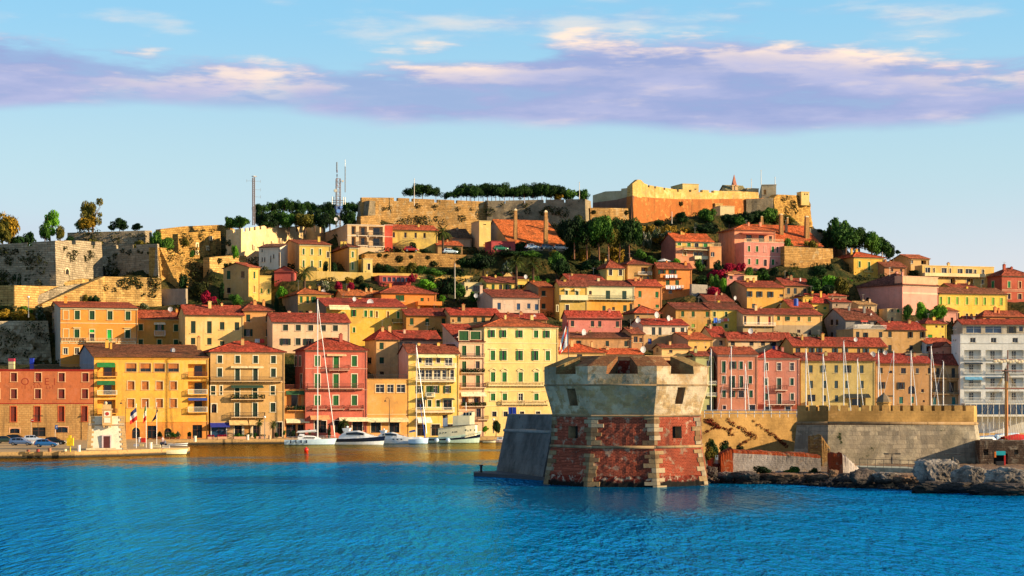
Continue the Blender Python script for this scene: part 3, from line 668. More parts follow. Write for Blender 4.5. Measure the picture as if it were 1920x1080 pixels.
house('yellow_mid', 'C',(355,112,832,330),66, 'bright yellow house with a white terrace awning above the rose red quay house', 'g',sb=250,off=38,side='7c6c58',wall='d4a818',rc='94201a',tr='d8c070',sc='107030',w=[('o',130,170,14,[519]),('g',133,172,17,[589,623]),('b',138,174,13,[655,722]),('g',138,178,15,[783]),('b',140,178,13,[812]),('g',235,265,15,[520]),('g',146,166,20,[454])],a=[(370,488,104,130, 'd8cc98',1.5)],b=[(745,842,182,205, 'r',1.2)],ds=[(545,62),(640,82,.9)],wear=.6)
house('peach_mid', 'C',(652,305,790,560),242, 'cream peach house with a red hipped roof behind the planted terrace', 'h',sb=585,off=20,wall='d0a05c',rc='98180e',tr=None,sc='0e3c24',w=[('g',325,365,25,[684]),('g',413,450,26,[685]),('d',497,518,24,[686])],sw=[('d',413,450,22,[613])])
house('low_red', 'D',(-45,308,210,360),258, 'low house with a long red roof and tiny windows beside the cream peach house', 'g',off=22,wall='d0a888',rc='941c12',w=[('d',322,338,24,[-30,8,30])],d=9,ds=[(115,328)])
house('ochre_mid', 'D',(5,163,258,256),125, 'ochre house with three green shuttered windows under a dark red roof', 'g',off=34,wall='b47c28',rc='88180e',sc='0c4420',w=[('g',180,220,22,[38,130,227])],d=8)
house('tan_mid', 'D',(268,163,568,240),125, 'tan house with a white chimney stack and red roof behind the narrow cream pink house', 'g',off=30,wall='b88a4c',rc='9c1c10',sc='0c2e20',w=[('g',172,203,21,[320,416,464]),('d',188,206,10,[284])],ch=[365],d=8)
house('strip_red', 'D',(565,185,842,230),155, 'low house showing little more than its red roof behind the pale yellow palazzo', 'g',off=22,wall='b07840',rc='94180e',w=[('d',190,215,18,[600,700,800])],d=7,ds=[(780,170)])
house('lilac_mid', 'H',(265,905,632,1032),850, 'pale lilac white house with four blue shuttered windows and skylights', 'g',sb=112,off=50,side='c0a890',wall='c8a88c',rc='781c14',sc='1c4468',w=[('g',948,998,27,[315]),('g',950,1000,27,[466]),('g',950,990,25,[546]),('g',953,1000,25,[606])],ch=[230],ds=[(165,890)])
house('orange_mid', 'G',(560,870,988,985),820, 'deep orange house with a wide green window and a balustraded terrace', 'h',off=53,wall='d47c10',rc='98301c',sc='0e4a24',w=[('g',888,932,34,[688,722]),('g',905,935,26,[878]),('b',905,932,14,[925])],b=[(826,1012,936,965, 's',2.5)],d=9)
house('orange_slim', 'H',(622,825,745,1010),785, 'slim orange house with two dark windows beside the big yellow house', 'g',sb=482,off=56,side='b08458',wall='c87020',rc='9c3c1a',sc='0c2a20',w=[('g',852,893,32,[661]),('g',952,992,32,[661])],ds=[(550,740)])
house('big_yellow', 'X',(1049,536,1101,612),527, 'big yellow house with a projecting upper balcony, left half of the tall yellow pair', 'g',sb=1038,off=52,wall='c8a034',rc='74201a',tr='d8cc98',sc='0c3a2c',w=[('g',545,561,5,[1062.3]),('g',546,554,6,[1081.8]),('d',571.6,582.7,6.8,[1063.5]),('d',573,584,2.5,[1045])],b=[(1049,1100,553.5,562.5, 's',1.1)],a=[(1058,1068,541,544, 'd0c090',.5),(1077,1087,541,544, 'd0c090',.5)],bands=[(562.5, 'b8983c')])
house('big_golden', 'X',(1101,536,1189.5,625),527, 'golden house with a pale top storey and two tall green doors, behind the tower', 'g',off=54,wall='c8c090',rc='74201a',tr=None,sc='0c3a30',bands=[(562, 'cc9010')],w=[('g',545,561,8.2,[1139.8,1170.6]),('g',573.5,583,6.3,[1132.5]),('d',575.5,581.5,5,[1150.3]),('g',571.7,583.5,6.7,[1171.7]),('g',598.5,610,6.7,[1171.7]),('d',546,553,5,[1107])],b=[(1101,1189,554.5,562, 'r',.9)],d=10,ds=[(1159,580,.8),(1104,576)])
house('pale_flat', 'H',(45,790,182,880),None, 'pale flat roofed house with one wide dark window beside the pines', 'f',off=70,wall='c8b47c',w=[('d',812,855,30,[126,156]),('d',815,850,16,[64])],d=8,ch=[97])
house('yellow_small', 'H',(217,788,447,865),748, 'small yellow house with an arched doorway in front of two palms', 'g',off=68,wall='d0b040',rc='78241a',sc='0e4a28',w=[('g',800,850,23,[268]),('A',800,848,26,[327]),('o',805,850,22,[388])],d=8)
house('yellow_end', 'H',(447,760,545,865),745, 'short yellow wing with a dark window to the right of the tallest palm', 'p',off=70,wall='d4b038',rc='78241a',sc='0e4a28',w=[('o',805,836,22,[485])],d=6)
house('gable_small', 'H',(340,745,445,790),690, 'tiny gabled house with a green shutter between the palms', 's',off=82,wall='c8a85c',rc='a05030',w=[('g',700,740,18,[416])],d=6)
house('red_strip_up', 'H',(855,768,1135,800),730, 'house hidden up to its red roof behind the tall yellow pair', 'g',off=66,wall='c8a848',rc='8c1c14',w=[],d=8)
house('low_orange', 'G',(255,890,425,930),852, 'low orange roofed house behind the bright yellow one', 'g',off=58,wall='c89850',rc='b05020',w=[('d',898,915,20,[300])],d=8)
house('low_orange2', 'G',(425,905,562,940),858, 'low house with a patched orange roof left of the deep orange house', 'g',off=60,wall='c8a060',rc='b86030',w=[('d',912,930,18,[470])],d=8,ds=[(478,905)])
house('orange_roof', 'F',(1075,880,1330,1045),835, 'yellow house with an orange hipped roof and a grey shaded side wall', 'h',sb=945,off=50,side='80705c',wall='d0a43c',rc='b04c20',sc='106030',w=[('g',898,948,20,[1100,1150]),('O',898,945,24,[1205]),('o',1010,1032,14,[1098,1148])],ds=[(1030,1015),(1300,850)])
house('balcony_green', 'F',(690,670,776,905),640, 'yellow house with a long green balcony on its shaded gable end', 'g',sb=493,off=66,rot=50,side='b89450',wall='c8a038',rc='8c2c1c',sc='0e4a2c',w=[('g',703,757,15,[735]),('b',815,865,13,[733])],sw=[('g',697,762,26,[535]),('d',700,752,26,[645]),('d',828,870,26,[537])])
house('yellow_annex', 'F',(776,738,866,975),None, 'plain yellow annex with small shutters attached right of the green balcony house', 'f',off=70,wall='d0b048',sc='4c8038',w=[('g',835,872,13,[790]),('g',840,872,12,[846])],d=7)
house('pink_shed', 'F',(890,700,1047,742),662, 'low pink gabled shed below the yellow block on the terrace', 's',off=76,rot=2,wall='a84c40',rc='9c3826',d=8)
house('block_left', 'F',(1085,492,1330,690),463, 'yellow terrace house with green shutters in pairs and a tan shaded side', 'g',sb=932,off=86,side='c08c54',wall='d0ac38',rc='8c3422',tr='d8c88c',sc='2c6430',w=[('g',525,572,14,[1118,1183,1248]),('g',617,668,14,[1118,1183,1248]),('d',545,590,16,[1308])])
house('block_right', 'G',(312,513,382,690),485, 'small yellow house with brick quoins attached to the yellow terrace house', 'h',sb=172,off=84,side='b88850',wall='d0b040',rc='7c3020',tr='d8cc98',sc='2c7038',w=[('g',547,592,14,[338]),('g',630,688,13,[338])],d=9)
house('lodge', 'G',(420,607,492,690),None, 'little flat roofed lodge with a cornice at the end of the yellow terrace wall', 'f',sb=358,off=82,wall='d0b458',tr='d8c890',sc='184a24',w=[('D',640,690,20,[464])],corcol='d8c890')
house('flats_high', 'G',(296,342,586,510),None, 'flats with open balconies and an orange red panelled end high under the fort', 'f',sb=82,off=98,side='b8946c',wall='c8a878',w=[('l',352,418,62,[418]),('l',352,415,110,[518]),('l',352,415,34,[345]),('l',432,495,62,[418]),('l',432,500,110,[518]),('l',432,500,34,[345])],b=[(375,452,395,425, 'r',.3),(462,582,395,425, 'r',.3),(375,452,470,502, 'r',.3),(462,582,472,506, 'r',.3)],cor=[425,506],corcol='d8c8b0',sw=[('g',360,415,26,[112])],ds=[(210,300)])
house('flats_panel', 'G',(586,342,648,510),None, 'orange red panelled stair end of the high flats', 'f',off=98.3,wall='b8401a',cor=[432],d=9,corcol='d8b090')
house('barracks', 'G',(648,380,1000,552),347, 'long pale yellow barracks with a red roof above the retaining wall', 'g',off=102,wall='c8a840',rc='a83c20',sc='16281c',tr=None,w=[('d',400,440,18,[658,748,828,897]),('D',512,552,24,[660])],d=10,wear=.9)
house('barrack_annex', 'G',(1000,500,1192,560),470, 'low annex with an orange roof behind the lone palm on the retaining wall', 'g',off=100,wall='b08850',rc='b04420',w=[('d',510,545,24,[1060,1130])],d=9)
house('dark_roof', 'G',(1110,440,1262,480),375, 'old shed with a sagging dark roof left of the pale tower house', 'g',off=108,wall='9a8468',rc='5c3424',w=[],d=12)
house('tower_house', 'H',(160,310,250,532),None, 'pale yellow tower like house with a rounded shaded side beside the great orange roof', 'f',sb=98,off=104,side='c8a070',wall='d8b85c',tr=None,w=[('b',490,530,36,[210]),('d',333,340,22,[203])],corcol='d8c078',name='tower_house')
house('great_roof', 'H',(400,490,826,520),308, 'old warehouse under one great sloping orange roof with tall stone pillars', 'g',sb=150,off=100,side='8c8074',wall='c0a080',rc='c4561e',d=26,name='warehouse',cat='warehouse',pipe=False)
house('pink_low', 'H',(255,470,440,540),452, 'low pink house tucked under the great orange roof', 'f',off=96,wall='b04440',w=[('g',505,525,14,[355,400])],d=6)
house('glass_red', 'G',(545,738,792,800),None, 'flat roofed pavilion with a row of six red framed windows', 'f',sb=482,off=74,wall='a03c30',tr='b85848',w=[('d',748,782,26,[585,622,658,694,728,762],dict(blue=1))],corcol='b86850')
# ------------------------------------------------------------------ right side, high
house('villa_pink_yellow', 'I',(490,512,762,690),460, 'villa with pink side wall, green shutters and an orange roof under the fort trees', 'g',sb=385,off=88,side='c06c50',wall='c8a040',rc='c0481a',tr='d8c898',sc='188030',bands=[(560, 'd08858')],w=[('g',515,542,27,[515]),('g',518,552,26,[585]),('D',525,555,30,[640]),('g',525,552,30,[705]),('b',588,615,24,[555]),('d',590,625,30,[635,668]),('D',640,688,60,[690])],b=[(535,760,555,575, 'r',1.6),(620,742,620,640, 's',.8)])
house('villa_wing', 'I',(735,552,820,690),None, 'square peach wing with a white triple window right of the green shuttered villa', 'f',off=86,wall='d08c50',w=[('d',590,622,26,[757],dict(white=1))],d=8,rail='b')
house('pink_villa', 'I',(985,522,1272,715),None, 'large pink villa with a balustraded terrace and a set back top storey', 'f',sb=767,off=86,wall='d0806c',tr='d8a890',sc='16682c',w=[('g',547,588,17,[1020,1078,1192]),('x',547,588,15,[1137]),('d',547,590,15,[1225,1280-24]),('g',640,680,17,[1021,1079,1193,1256]),('A',642,690,22,[1137]),],cor=[620],rail='b',corcol='d8b098',sw=[('d',550,595,20,[900]),('d',475,503,18,[848])])
house('pink_villa_top', 'I',(915,430,1210,522),393, 'set back top storey of the large pink villa with a veranda', 'h',off=92,wall='d88c60',rc='b84a20',w=[('D',465,515,40,[1020,1110]),('d',470,505,22,[1175])],d=11,a=[(955,1180,450,462, '8c3820',2.0)])
house('yellow_cube', 'J',(697,627,915,790),588, 'bright yellow square house with a red hipped roof standing clear on the right slope', 'h',sb=527,off=84,side='c88c30',wall='dca818',rc='b43c18',tr='dcc868',sc='286c34',w=[('g',657,700,16,[739]),('g',660,720,16,[808]),('b',664,706,16,[877],dict(blind='a07840')),('o',754,790,8,[740,808])],b=[(768,832,724,734, 'r',.6)],sw=[('d',660,705,14,[570]),('d',665,708,14,[608])])
house('cream_right', 'K',(447,187,592,310),160, 'cream house with a low pitched roof against the sky behind the pink church', 'g',sb=287,off=88,wall='c8a05c',rc='a84c30',w=[('d',197,226,18,[457],dict(white=1)),('l',192,230,40,[548])],ch=[])
house('brown_low', 'K',(242,252,412,315),214, 'low brown house with two small windows right of the bright yellow square house', 'g',off=80,wall='b07848',rc='803022',w=[('d',265,288,17,[302,372])],d=8)
house('long_cream', 'K',(537,247,1096,400),None, 'long cream modern house with a continuous balcony and dark flat roof on the skyline', 'f',sb=478,off=80,wall='d0a850',tr='d8c088',white=True,w=[('d',262,302,38,[580,708]),('d',264,300,14,[628,755]),('d',266,305,38,[832]),('d',266,306,52,[900]),('d',268,305,20,[948,1010]),('l',340,380,40,[775]),('l',340,384,54,[908]),('d',345,380,16,[1008])],b=[(540,1012,304,328, 's',1.3)],corcol='e0c488',ch=[762])
house('brick_red', 'K',(1157,320,1400,505),264, 'brick red villa with pale stone bands and green shutters at the right edge', 'h',sb=1018,off=72,wall='a85034',rc='8c2c1c',tr='d0a878',sc='18844c',corcol='c8a07c',w=[('g',365,415,21,[1213]),('b',365,415,21,[1296],dict(blind='8c5030')),('d',460,502,22,[1213]),('a',460,502,28,[1296])],cor=[440,430],sw=[('g',362,428,20,[1088])],ch=[1225])
house('school', 'K',(668,460,1198,660),418, 'long bright yellow building with eight pale green shutters and a dark roof', 'g',off=60,wall='dcb020',rc='7c3826',tr='dcc050',sc='7cb040',w=[('g',487,545,21,[680,744,809,885,958,1022,1088,1152]),('D',615,655,18,[885]),('d',615,640,15,[960]),('D',612,658,14,[820])],d=11,wear=.3)
house('church', 'K',(382,395,662,600),305, 'big pink church with white pilasters and a shaded side nave', 'h',sb=-4,off=56,rot=34,wall='d08c78',rc='702820',tr='d0a890',w=[('d',520,550,18,[515],dict(white=1))],corcol='dcc0a0',cor=[455,462],name='church',cat='church',sw=[('a',488,530,26,[112])],wear=.3)
house('church_front', 'K',(384,330,658,400),None, 'square pink false front rising above the church cornice', 'f',off=56.6,rot=34,wall='d89870',d=3,corcol='d8b090',name='church_gable',cat='gable',pipe=False)
house('roof_red_small', 'K',(765,415,970,440),385, 'house showing only its red roof between the long cream house and the yellow building', 'g',off=74,wall='d0a850',rc='8c2c1e',d=8)
# ------------------------------------------------------------------ right side, middle
house('tall_orange', 'I',(360,705,606,965),672, 'tall orange house with stacked white balconies hung with laundry', 'g',sb=322,off=68,wall='d08028',rc='84281c',tr=None,sc='0e4428',w=[('o',715,752,26,[390,468]),('g',792,830,28,[432,500]),('d',865,888,28,[452]),('d',930,955,20,[455,498])],b=[(366,528,750,775, 's',1.2),(412,536,832,854, 'w',1.2)],ds=[(540,818,.7)])
house('orange_plain', 'I',(190,835,390,992),793, 'plain orange house with two green shutters right of the golden house', 'g',off=54,wall='d48840',rc='a02c1a',tr=None,sc='106030',w=[('g',870,915,23,[231]),('g',873,917,23,[354]),('g',966,985,20,[225]),('g',968,990,25,[356])],d=9)
house('behind_orange', 'I',(142,677,316,790),645, 'house with a recessed balcony left of the tall orange one', 'h',off=70,wall='b88c48',rc='84281c',w=[('l',698,752,48,[263]),('d',765,786,18,[240,290])],b=[(214,312,735,755, 'w',.6)],d=9)
house('yellow_behind', 'I',(-8,702,120,790),650, 'yellow house with two dark windows under a hipped roof, left of the recessed balcony house', 'h',off=68,wall='d0b050',rc='94301e',tr='dcd0a0',w=[('d',715,757,24,[18,90])],d=8)
house('row_tan', 'X',(1267,580,1332.4,618),569, 'tan half of the long terrace with five green shutters and a dark red roof', 'g',sb=1238,off=42,side='a06c34',wall='b48434',rc='74201a',sc='0e5024',w=[('g',584,594,5.8,[1280,1299.7,1326]),('g',607.5,614,6,[1299.7,1326],dict(sc='7c9c3c'))])
house('row_yellow', 'X',(1332.4,580,1392,618),569, 'yellow half of the long terrace with laundry under its windows', 'g',off=42,wall='cca824',rc='6c1c16',sc='0e4a24',tr='d8c070',w=[('g',584.5,594,5,[1339.5,1361.4]),('d',585,595,6,[1386]),('g',607.5,615,6,[1339.5,1361.4,1386])],d=9)
house('ochre_right', 'X',(1400.6,539,1471,588),528, 'ochre house with blue grey open shutters above the cream terrace', 'g',sb=1357,off=60,side='c0905c',wall='d09828',rc='882418',sc='243c44',w=[('o',546.5,557,5.5,[1405,1424,1444.7]),('g',570,578,6,[1413]),('d',551,556,7,[1465])])
house('grey_flat', 'J',(193,830,396,925),783, 'grey tan house with three dark blue shutters left of the green slope', 'g',off=66,wall='a08050',rc='8c241a',sc='1c3440',w=[('g',850,892,22,[226,274,343])],d=9,ds=[(333,785)])
house('roof_mid', 'I',(727,945,905,985),895, 'house with a gabled beige end and dark red roof above the terraces', 'g',sb=605,off=56,wall='b49068',rc='7c2018',w=[('d',950,965,10,[760])],ds=[(945,915),(950,968)])
house('pink_tiny', 'I',(860,750,985,800),728, 'small pink cottage below the pink villa', 'p',off=72,wall='c88070',rc='b06038',w=[('d',755,785,24,[890])],d=6,a=[(862,900,748,756, 'd8a070',.8)])
house('cream_tiny', 'I',(985,762,1078,805),None, 'small cream cottage with a window below the pink villa', 'f',off=71,wall='d8b870',w=[('b',778,802,24,[1010])],d=6)
house('red_roofs', 'M',(840,150,1012,175),95, 'yellow house with a flat red roof and a blue water tank', 'g',off=50,wall='d0a030',rc='94241a',w=[('d',158,172,18,[905])],d=8)
house('dormer_yellow', 'M',(935,66,1010,160),58, 'little yellow upper house with two green windows between red roofs', 's',off=53,wall='d8b030',rc='8c2018',sc='106028',w=[('g',86,110,14,[955,988])],d=5)
house('red_wide', 'M',(1010,115,1165,170),50, 'yellow house under a broad bright red roof', 'g',off=52,wall='d4a830',rc='a41c14',sc='1c6430',w=[('d',146,165,20,[1035]),('g',146,165,24,[1108])],d=9)
house('red_small', 'M',(1130,62,1275,130),36, 'small house with an orange red roof below the pink church', 'h',off=58,wall='b89068',rc='a43420',w=[],d=8,ds=[(1205,65)])
house('red_small2', 'M',(1165,110,1310,165),88, 'grey rendered house with a broken red roof edge below the church', 'g',off=50,wall='a08870',rc='94241c',w=[('d',125,145,10,[1200])],d=7)
house('step_house', 'K',(40,545,180,600),525, 'small cream house with two windows under the church nave', 'g',off=50,wall='c8a878',rc='b07850',w=[('d',562,582,14,[110,132])],d=7)
house('step_tower', 'K',(265,580,378,690),None, 'cream stair house with a green shutter left of the round trees', 'f',sb=200,off=48,wall='c8a46c',sc='10602c',w=[('g',575,606,20,[350]),('d',582,602,18,[302]),('d',645,675,20,[302])],d=6)
house('pink_side', 'K',(705,595,815,690),568, 'narrow pink house with an orange roof against the yellow building', 'p',off=52,wall='d09078',rc='b04c28',w=[('D',645,690,20,[768])],d=5)
house('arched', 'K',(565,692,726,812),655, 'yellow house with two arched windows under a red hipped roof', 'h',off=34,wall='d4b030',rc='982c1c',sc='108028',w=[('a',695,724,19,[647,694]),('g',778,808,36,[598]),('d',785,808,17,[697])],d=8,ds=[(518,688)])
house('orange_right', 'K',(1010,632,1345,700),585, 'orange house with a broad red brown roof behind the white hotel', 'h',sb=990,off=36,wall='c87838',rc='8c2c1c',w=[('d',650,680,30,[1048,1200])],d=9,ch=[1120])
house('red_between', 'K',(895,668,995,700),640, 'red roofed cottage peeping out left of the broad brown roof', 'g',off=38,wall='c08858',rc='8c2018',d=6)
house('white_row', 'K',(565,848,770,930),810, 'white house under a red roof behind the sailing masts', 'g',off=18,wall='c8ccd0',rc='983022',w=[('d',868,910,26,[582]),('d',862,880,10,[690])],d=7)
house('pink_gable', 'K',(680,872,765,950),838, 'small pink gabled house left of the white hotel', 's',off=12,wall='c88870',rc='8c2c1c',w=[('d',905,925,10,[700])],d=6)
# cream terrace, grey house
house('cream_row', 'M',(470,205,712,345),166, 'cream terrace house with three tall doors on a white balcony', 'g',off=38,wall='d8b078',rc='882018',tr=None,w=[('d',215,285,19,[487,591]),('b',217,285,19,[677],dict(blind='8c2018'))],b=[(470,714,272,296, 'w',.9)],bands=[(298, 'a88c60')],d=9,ch=[610])
house('cream_row2', 'M',(712,208,1085,365),168, 'cream terrace house with four green shutters and a hanging gallery', 'g',off=39,wall='d4a458',rc='842018',tr=None,sc='104a28',bands=[(290, 'a48c68')],w=[('g',220,253,22,[747]),('O',222,254,22,[824]),('g',222,256,22,[904]),('g',225,260,24,[986],dict(sc='687030')),('d',325,350,24,[904]),('D',328,370,22,[990])],d=9)
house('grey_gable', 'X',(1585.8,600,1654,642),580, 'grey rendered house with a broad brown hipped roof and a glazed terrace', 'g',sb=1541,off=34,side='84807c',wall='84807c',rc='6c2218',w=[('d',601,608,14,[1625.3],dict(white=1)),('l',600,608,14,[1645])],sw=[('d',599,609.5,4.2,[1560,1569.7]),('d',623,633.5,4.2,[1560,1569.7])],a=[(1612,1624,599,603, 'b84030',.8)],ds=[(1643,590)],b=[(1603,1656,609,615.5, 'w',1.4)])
house('tan_long', 'K',(0,740,262,925),None, 'tan stained house with a railed roof terrace in the second row above the masts', 'f',off=20,wall='b08c54',sc='10242c',w=[('g',757,800,27,[34,212]),('o',762,800,17,[97])],d=9,rail='w',wear=.9)
house('tan_long2', 'K',(262,740,562,928),683, 'tan stained house with a red roof and dark shutters next to the railed terrace', 'g',off=20,wall='b0884c',rc='941c14',sc='10242c',w=[('g',757,800,27,[285]),('o',757,802,18,[445,540]),('g',860,905,27,[285,450,538])],d=9,wear=.9)
house('row_behind', 'X',(1487,649,1662,676),634, 'ochre row house with open blue shutters just behind the pale yellow quay house', 'g',off=10,wall='b48c3c',rc='8c1c14',sc='244858',w=[('o',653,662,5,[1522.2,1536.4,1566,1585,1623.6,1651.5]),('d',653,662,9,[1496.2]),('d',653,662,6,[1610])],d=7,ch=[1551],ds=[(1594,657),(1609.5,636)])
house('long_red', 'M',(355,405,852,490),305, 'long house with a patched red and brown roof, a dormer and flowerpots on its sills', 'g',sb=300,off=20,wall='c0a070',rc='8c1c14',sc='20242c',w=[('g',408,450,32,[390,536,625]),('O',408,450,30,[713,805])],ch=[],d=10,ds=[(540,335,.7)])
house('long_red_left', 'M',(232,380,355,460),306, 'pale house with a single dark window and steep red roof left of the dormer roof', 'g',sb=120,off=22,wall='b89c74',rc='941810',w=[('d',408,445,28,[299])],d=10)
house('flat_parapet', 'M',(857,405,1035,470),None, 'flat roofed house with a worn ochre parapet and white awning on top', 'f',off=13,wall='a8843c',d=7,wear=1.0)
# behind the tower
house('pink_mid', 'L',(260,330,874,510),265, 'pink house with four dark windows under a red roof above the tower', 'g',sb=205,off=24,wall='c07060',rc='9c1c14',sc='1c2c2c',w=[('g',370,435,38,[320,545,627,826])],d=9,wear=.4)
house('tan_row', 'L',(150,558,985,690),508, 'long tan stained row house above the tower top', 'g',off=13,wall='b88850',rc='6c2416',sc='10302c',w=[('o',592,640,22,[393]),('g',592,655,38,[712,922])],d=8,wear=.9,ds=[(335,605,.8),(475,500,.9)])
house('tan_tall', 'L',(985,515,1128,700),455, 'tan house end with two close dark windows and a striped tile roof', 'g',off=12.5,wall='b88450',rc='8c3424',w=[('d',545,610,44,[1031]),('d',560,610,32,[1088])],d=9)
house('white_mid', 'L',(1115,417,1620,690),355, 'peeling white house with tall blue grey doors and a blue window below', 'g',off=22,wall='d0bca0',rc='98180f',sc='1c3038',bands=[(525, 'b08c58')],w=[('g',445,530,40,[1232]),('g',445,530,34,[1305]),('g',445,500,38,[1455]),('g',445,500,42,[1558]),('b',570,630,42,[1192],dict(blind='2c4c9c'))],d=9,ds=[(1088,365,.7),(1300,300,.8),(1435,335,.7)],wear=.9)
house('roof_small', 'L',(1020,280,1305,385),205, 'small shaded house with an orange roof between the golden and the white house', 'h',off=32,wall='a88450',rc='a83018',w=[('d',312,370,32,[1055])],d=8)
house('beige_gable', 'L',(1622,582,1895,722),508, 'yellow house with a broad beige gable end and orange roof right above the tower', 'g',sb=1345,off=12,side='c0946c',wall='d0a448',rc='a43c1a',w=[('d',652,700,28,[1705]),('d',655,680,20,[1820])],d=9,wear=.3)
house('cream_cottage', 'L',(1325,674,1648,790),640, 'cream cottage with one small window directly behind the tower top', 'g',sb=1230,off=6,wall='d8ac64',rc='7c241a',sc='142820',w=[('d',690,730,38,[1427])],d=6,wear=.3,sw=[('d',670,720,18,[1277])])
house('orange_hip', 'L',(155,722,690,800),640, 'low house with a bright orange roof peeping over the tower top on the left', 'h',off=4,wall='c8a060',rc='b83c10',w=[('d',740,770,60,[400])],d=9,ch=[365])
house('orange_hip2', 'L',(690,745,1110,800),690, 'low house with an orange roof peeping over the middle of the tower', 'g',off=6,wall='c8a060',rc='b03c14',d=7,ds=[(1140,690,.8)])
house('dark_hip', 'L',(1655,772,1895,1000),720, 'low house with a dark red roof right of the cream cottage', 'h',off=3,wall='b0a070',rc='6c2018',w=[('d',815,870,34,[1850])],d=7)
house('strip_green', 'M',(100,530,240,960),500, 'narrow olive house with stacked balconies squeezed against the pink pair', 'g',off=1,base=Qz,wall='a0a068',rc='84281c',sc='1c2430',w=[('d',562,608,28,[200]),('d',700,750,26,[228]),('d',910,950,50,[212])],b=[(180,262,730,755, 'w',.8),(180,262,820,845, 'w',.8)],d=7)
# the quay row right of the tower
RQ = 8.0
house('pink_pair_left', 'M',(272,518,585,965),465, 'dusky pink quay house with a two door balcony, left of the pink pair', 'g',sb=165,off=0,rot=RQ,base=Qz,wall='c07858',rc='a03820',tr='d8b0a0',sc='12543c',w=[('g',570,660,30,[320]),('o',572,630,22,[395]),('g',572,632,28,[455]),('g',572,632,28,[525]),('g',685,745,30,[321]),('O',685,775,24,[395]),('g',685,775,28,[457]),('g',685,745,28,[526]),('g',797,852,28,[322,532]),('o',800,850,20,[388]),('d',800,852,44,[456]),('d',915,945,24,[325]),('d',910,960,50,[540])],b=[(380,506,745,782, 'r',1.0)],ds=[(392,640,.6)])
house('pink_pair_right', 'M',(585,542,910,965),480, 'pink quay house with a red roof and two central balconies, right of the pair', 'h',off=1.5,rot=RQ,base=Qz,wall='b87460',rc='a01810',tr='d8c0b0',sc='164a40',w=[('g',582,642,28,[651]),('d',582,642,30,[751,852],dict(white=1)),('g',702,757,28,[651,851]),('g',702,790,32,[751]),('g',820,872,26,[652,853]),('g',820,905,30,[753]),('D',920,962,42,[820]),('D',922,962,50,[665])],bands=[(905, '9c5038')],b=[(712,808,757,797, 'k',.9),(650,868,882,908, 'r',1.0)],d=11)
house('olive_quay', 'X',(1501.5,676,1641,772),663, 'pale olive yellow quay house with blue grey shutters and a dark shop awning', 'g',off=2,rot=RQ,base=Qz,wall='b8a058',rc='8c281c',tr=None,sc='244450',w=[('g',685,699,6.8,[1520.3]),('O',685,698,6,[1545.6]),('g',685,699,6.5,[1567.8]),('o',685,699,6.5,[1589.6]),('g',685,699.5,7.3,[1615.5]),('g',714,728,6.5,[1521,1545.8,1568,1588]),('g',714,728,7,[1616]),('D',740,766,15,[1521.5]),('g',741,753,6,[1545.8,1568.4]),('l',746,764,38,[1604])],b=[(1513,1538,752.5,760, 's',.9)],a=[(1583,1629,738.5,745, '142020',1.2)],d=10)
house('tan_quay', 'N',(240,388,642,760),325, 'tan quay house with an oval niche, teal shutters and a big roof dormer', 'g',off=3,rot=RQ,base=Qz,wall='b08450',rc='94181a',tr=None,sc='1c2c38',w=[('g',422,464,23,[278]),('d',424,465,36,[440]),('d',425,464,22,[540],dict(white=1)),('g',424,466,18,[626]),('d',444,462,28,[346]),('o',525,575,22,[285]),('o',527,577,26,[422]),('a',552,612,48,[498]),('g',632,682,28,[423],dict(sc='187068')),('g',632,678,19,[505],dict(sc='187068')),('d',577,600,20,[578]),('d',657,672,14,[587])],a=[(300,362,622,628, '1c2820',.8)],d=10,ds=[(328,312),(238,325,.7)])
house('dormer', 'N',(455,322,618,392),None, 'square rendered roof dormer with two small windows on the tan quay house', 'f',off=5.5,rot=RQ,wall='a08c70',w=[('d',335,365,22,[513],dict(white=1)),('d',335,365,20,[572],dict(blue=1))],d=4,ext=3,name='dormer_house')
house('dark_balconies', 'N',(642,402,846,760),328, 'shaded quay house with three stacked balconies beside the white hotel', 'g',off=3,rot=RQ,base=Qz,wall='9c8058',rc='8c2018',tr=None,sc='1c6068',w=[('g',425,495,25,[688,800],dict(sc='1c2c34')),('l',520,600,78,[690,792]),('g',635,712,26,[665,803])],b=[(650,840,474,498, 'r',.8),(642,838,590,614, 'r',.9),(635,842,692,716, 'w',.9)],d=10)
house('hotel', 'N',(850,182,1420,790),None, 'white hotel with balcony bays, a glazed roof storey and a ground floor veranda', 'f',sb=787,off=0,rot=2,base=Qz,wall='d4d4d0',tr=None,sc='2c3440',white=True,wear=.3,
 w=[('d',206,240,40,[942,1092,1248]),('d',206,240,40,[1400])]+[('l',y0,y1,122,[940,1095,1249,1400],dict(bare=1)) for y0,y1 in ((294,364),(390,464),(492,564),(594,664))],
 b=[(872,1010,y-20,y, 'w',.35) for y in (364,464,564,664)]+[(1030,1162,y-20,y, 'w',.35) for y in (364,464,564,664)]+[(1185,1318,y-20,y, 'w',.35) for y in (364,464,564,664)],a=[(880,1005,384,394, '1c2c3c',.7),(882,1005,488,508, '5c98b8',.9),(1032,1160,488,496, '3c5468',.7)],cor=[245],corcol='c8c8c4',sw=[('d',125,145,8,[803,818]),('d',215,232,8,[803,818]),('d',310,326,8,[820])],name='hotel',cat='hotel')
house('hotel_top', 'N',(868,110,1420,180),78, 'glazed roof storey of the white hotel under a striped red tile roof', 'g',sb=800,off=2.0,rot=2,wall='b8a88c',rc='9c2818',w=[('d',118,172,108,[948],dict(blue=1,white=1)),('d',118,172,118,[1090],dict(blue=1,white=1)),('l',118,172,70,[1222]),('d',120,160,28,[1290],dict(blue=1)),('d',118,172,70,[1370],dict(blue=1))],ext=2,d=8,name='roof_storey')
HH = HOUSES['hotel']
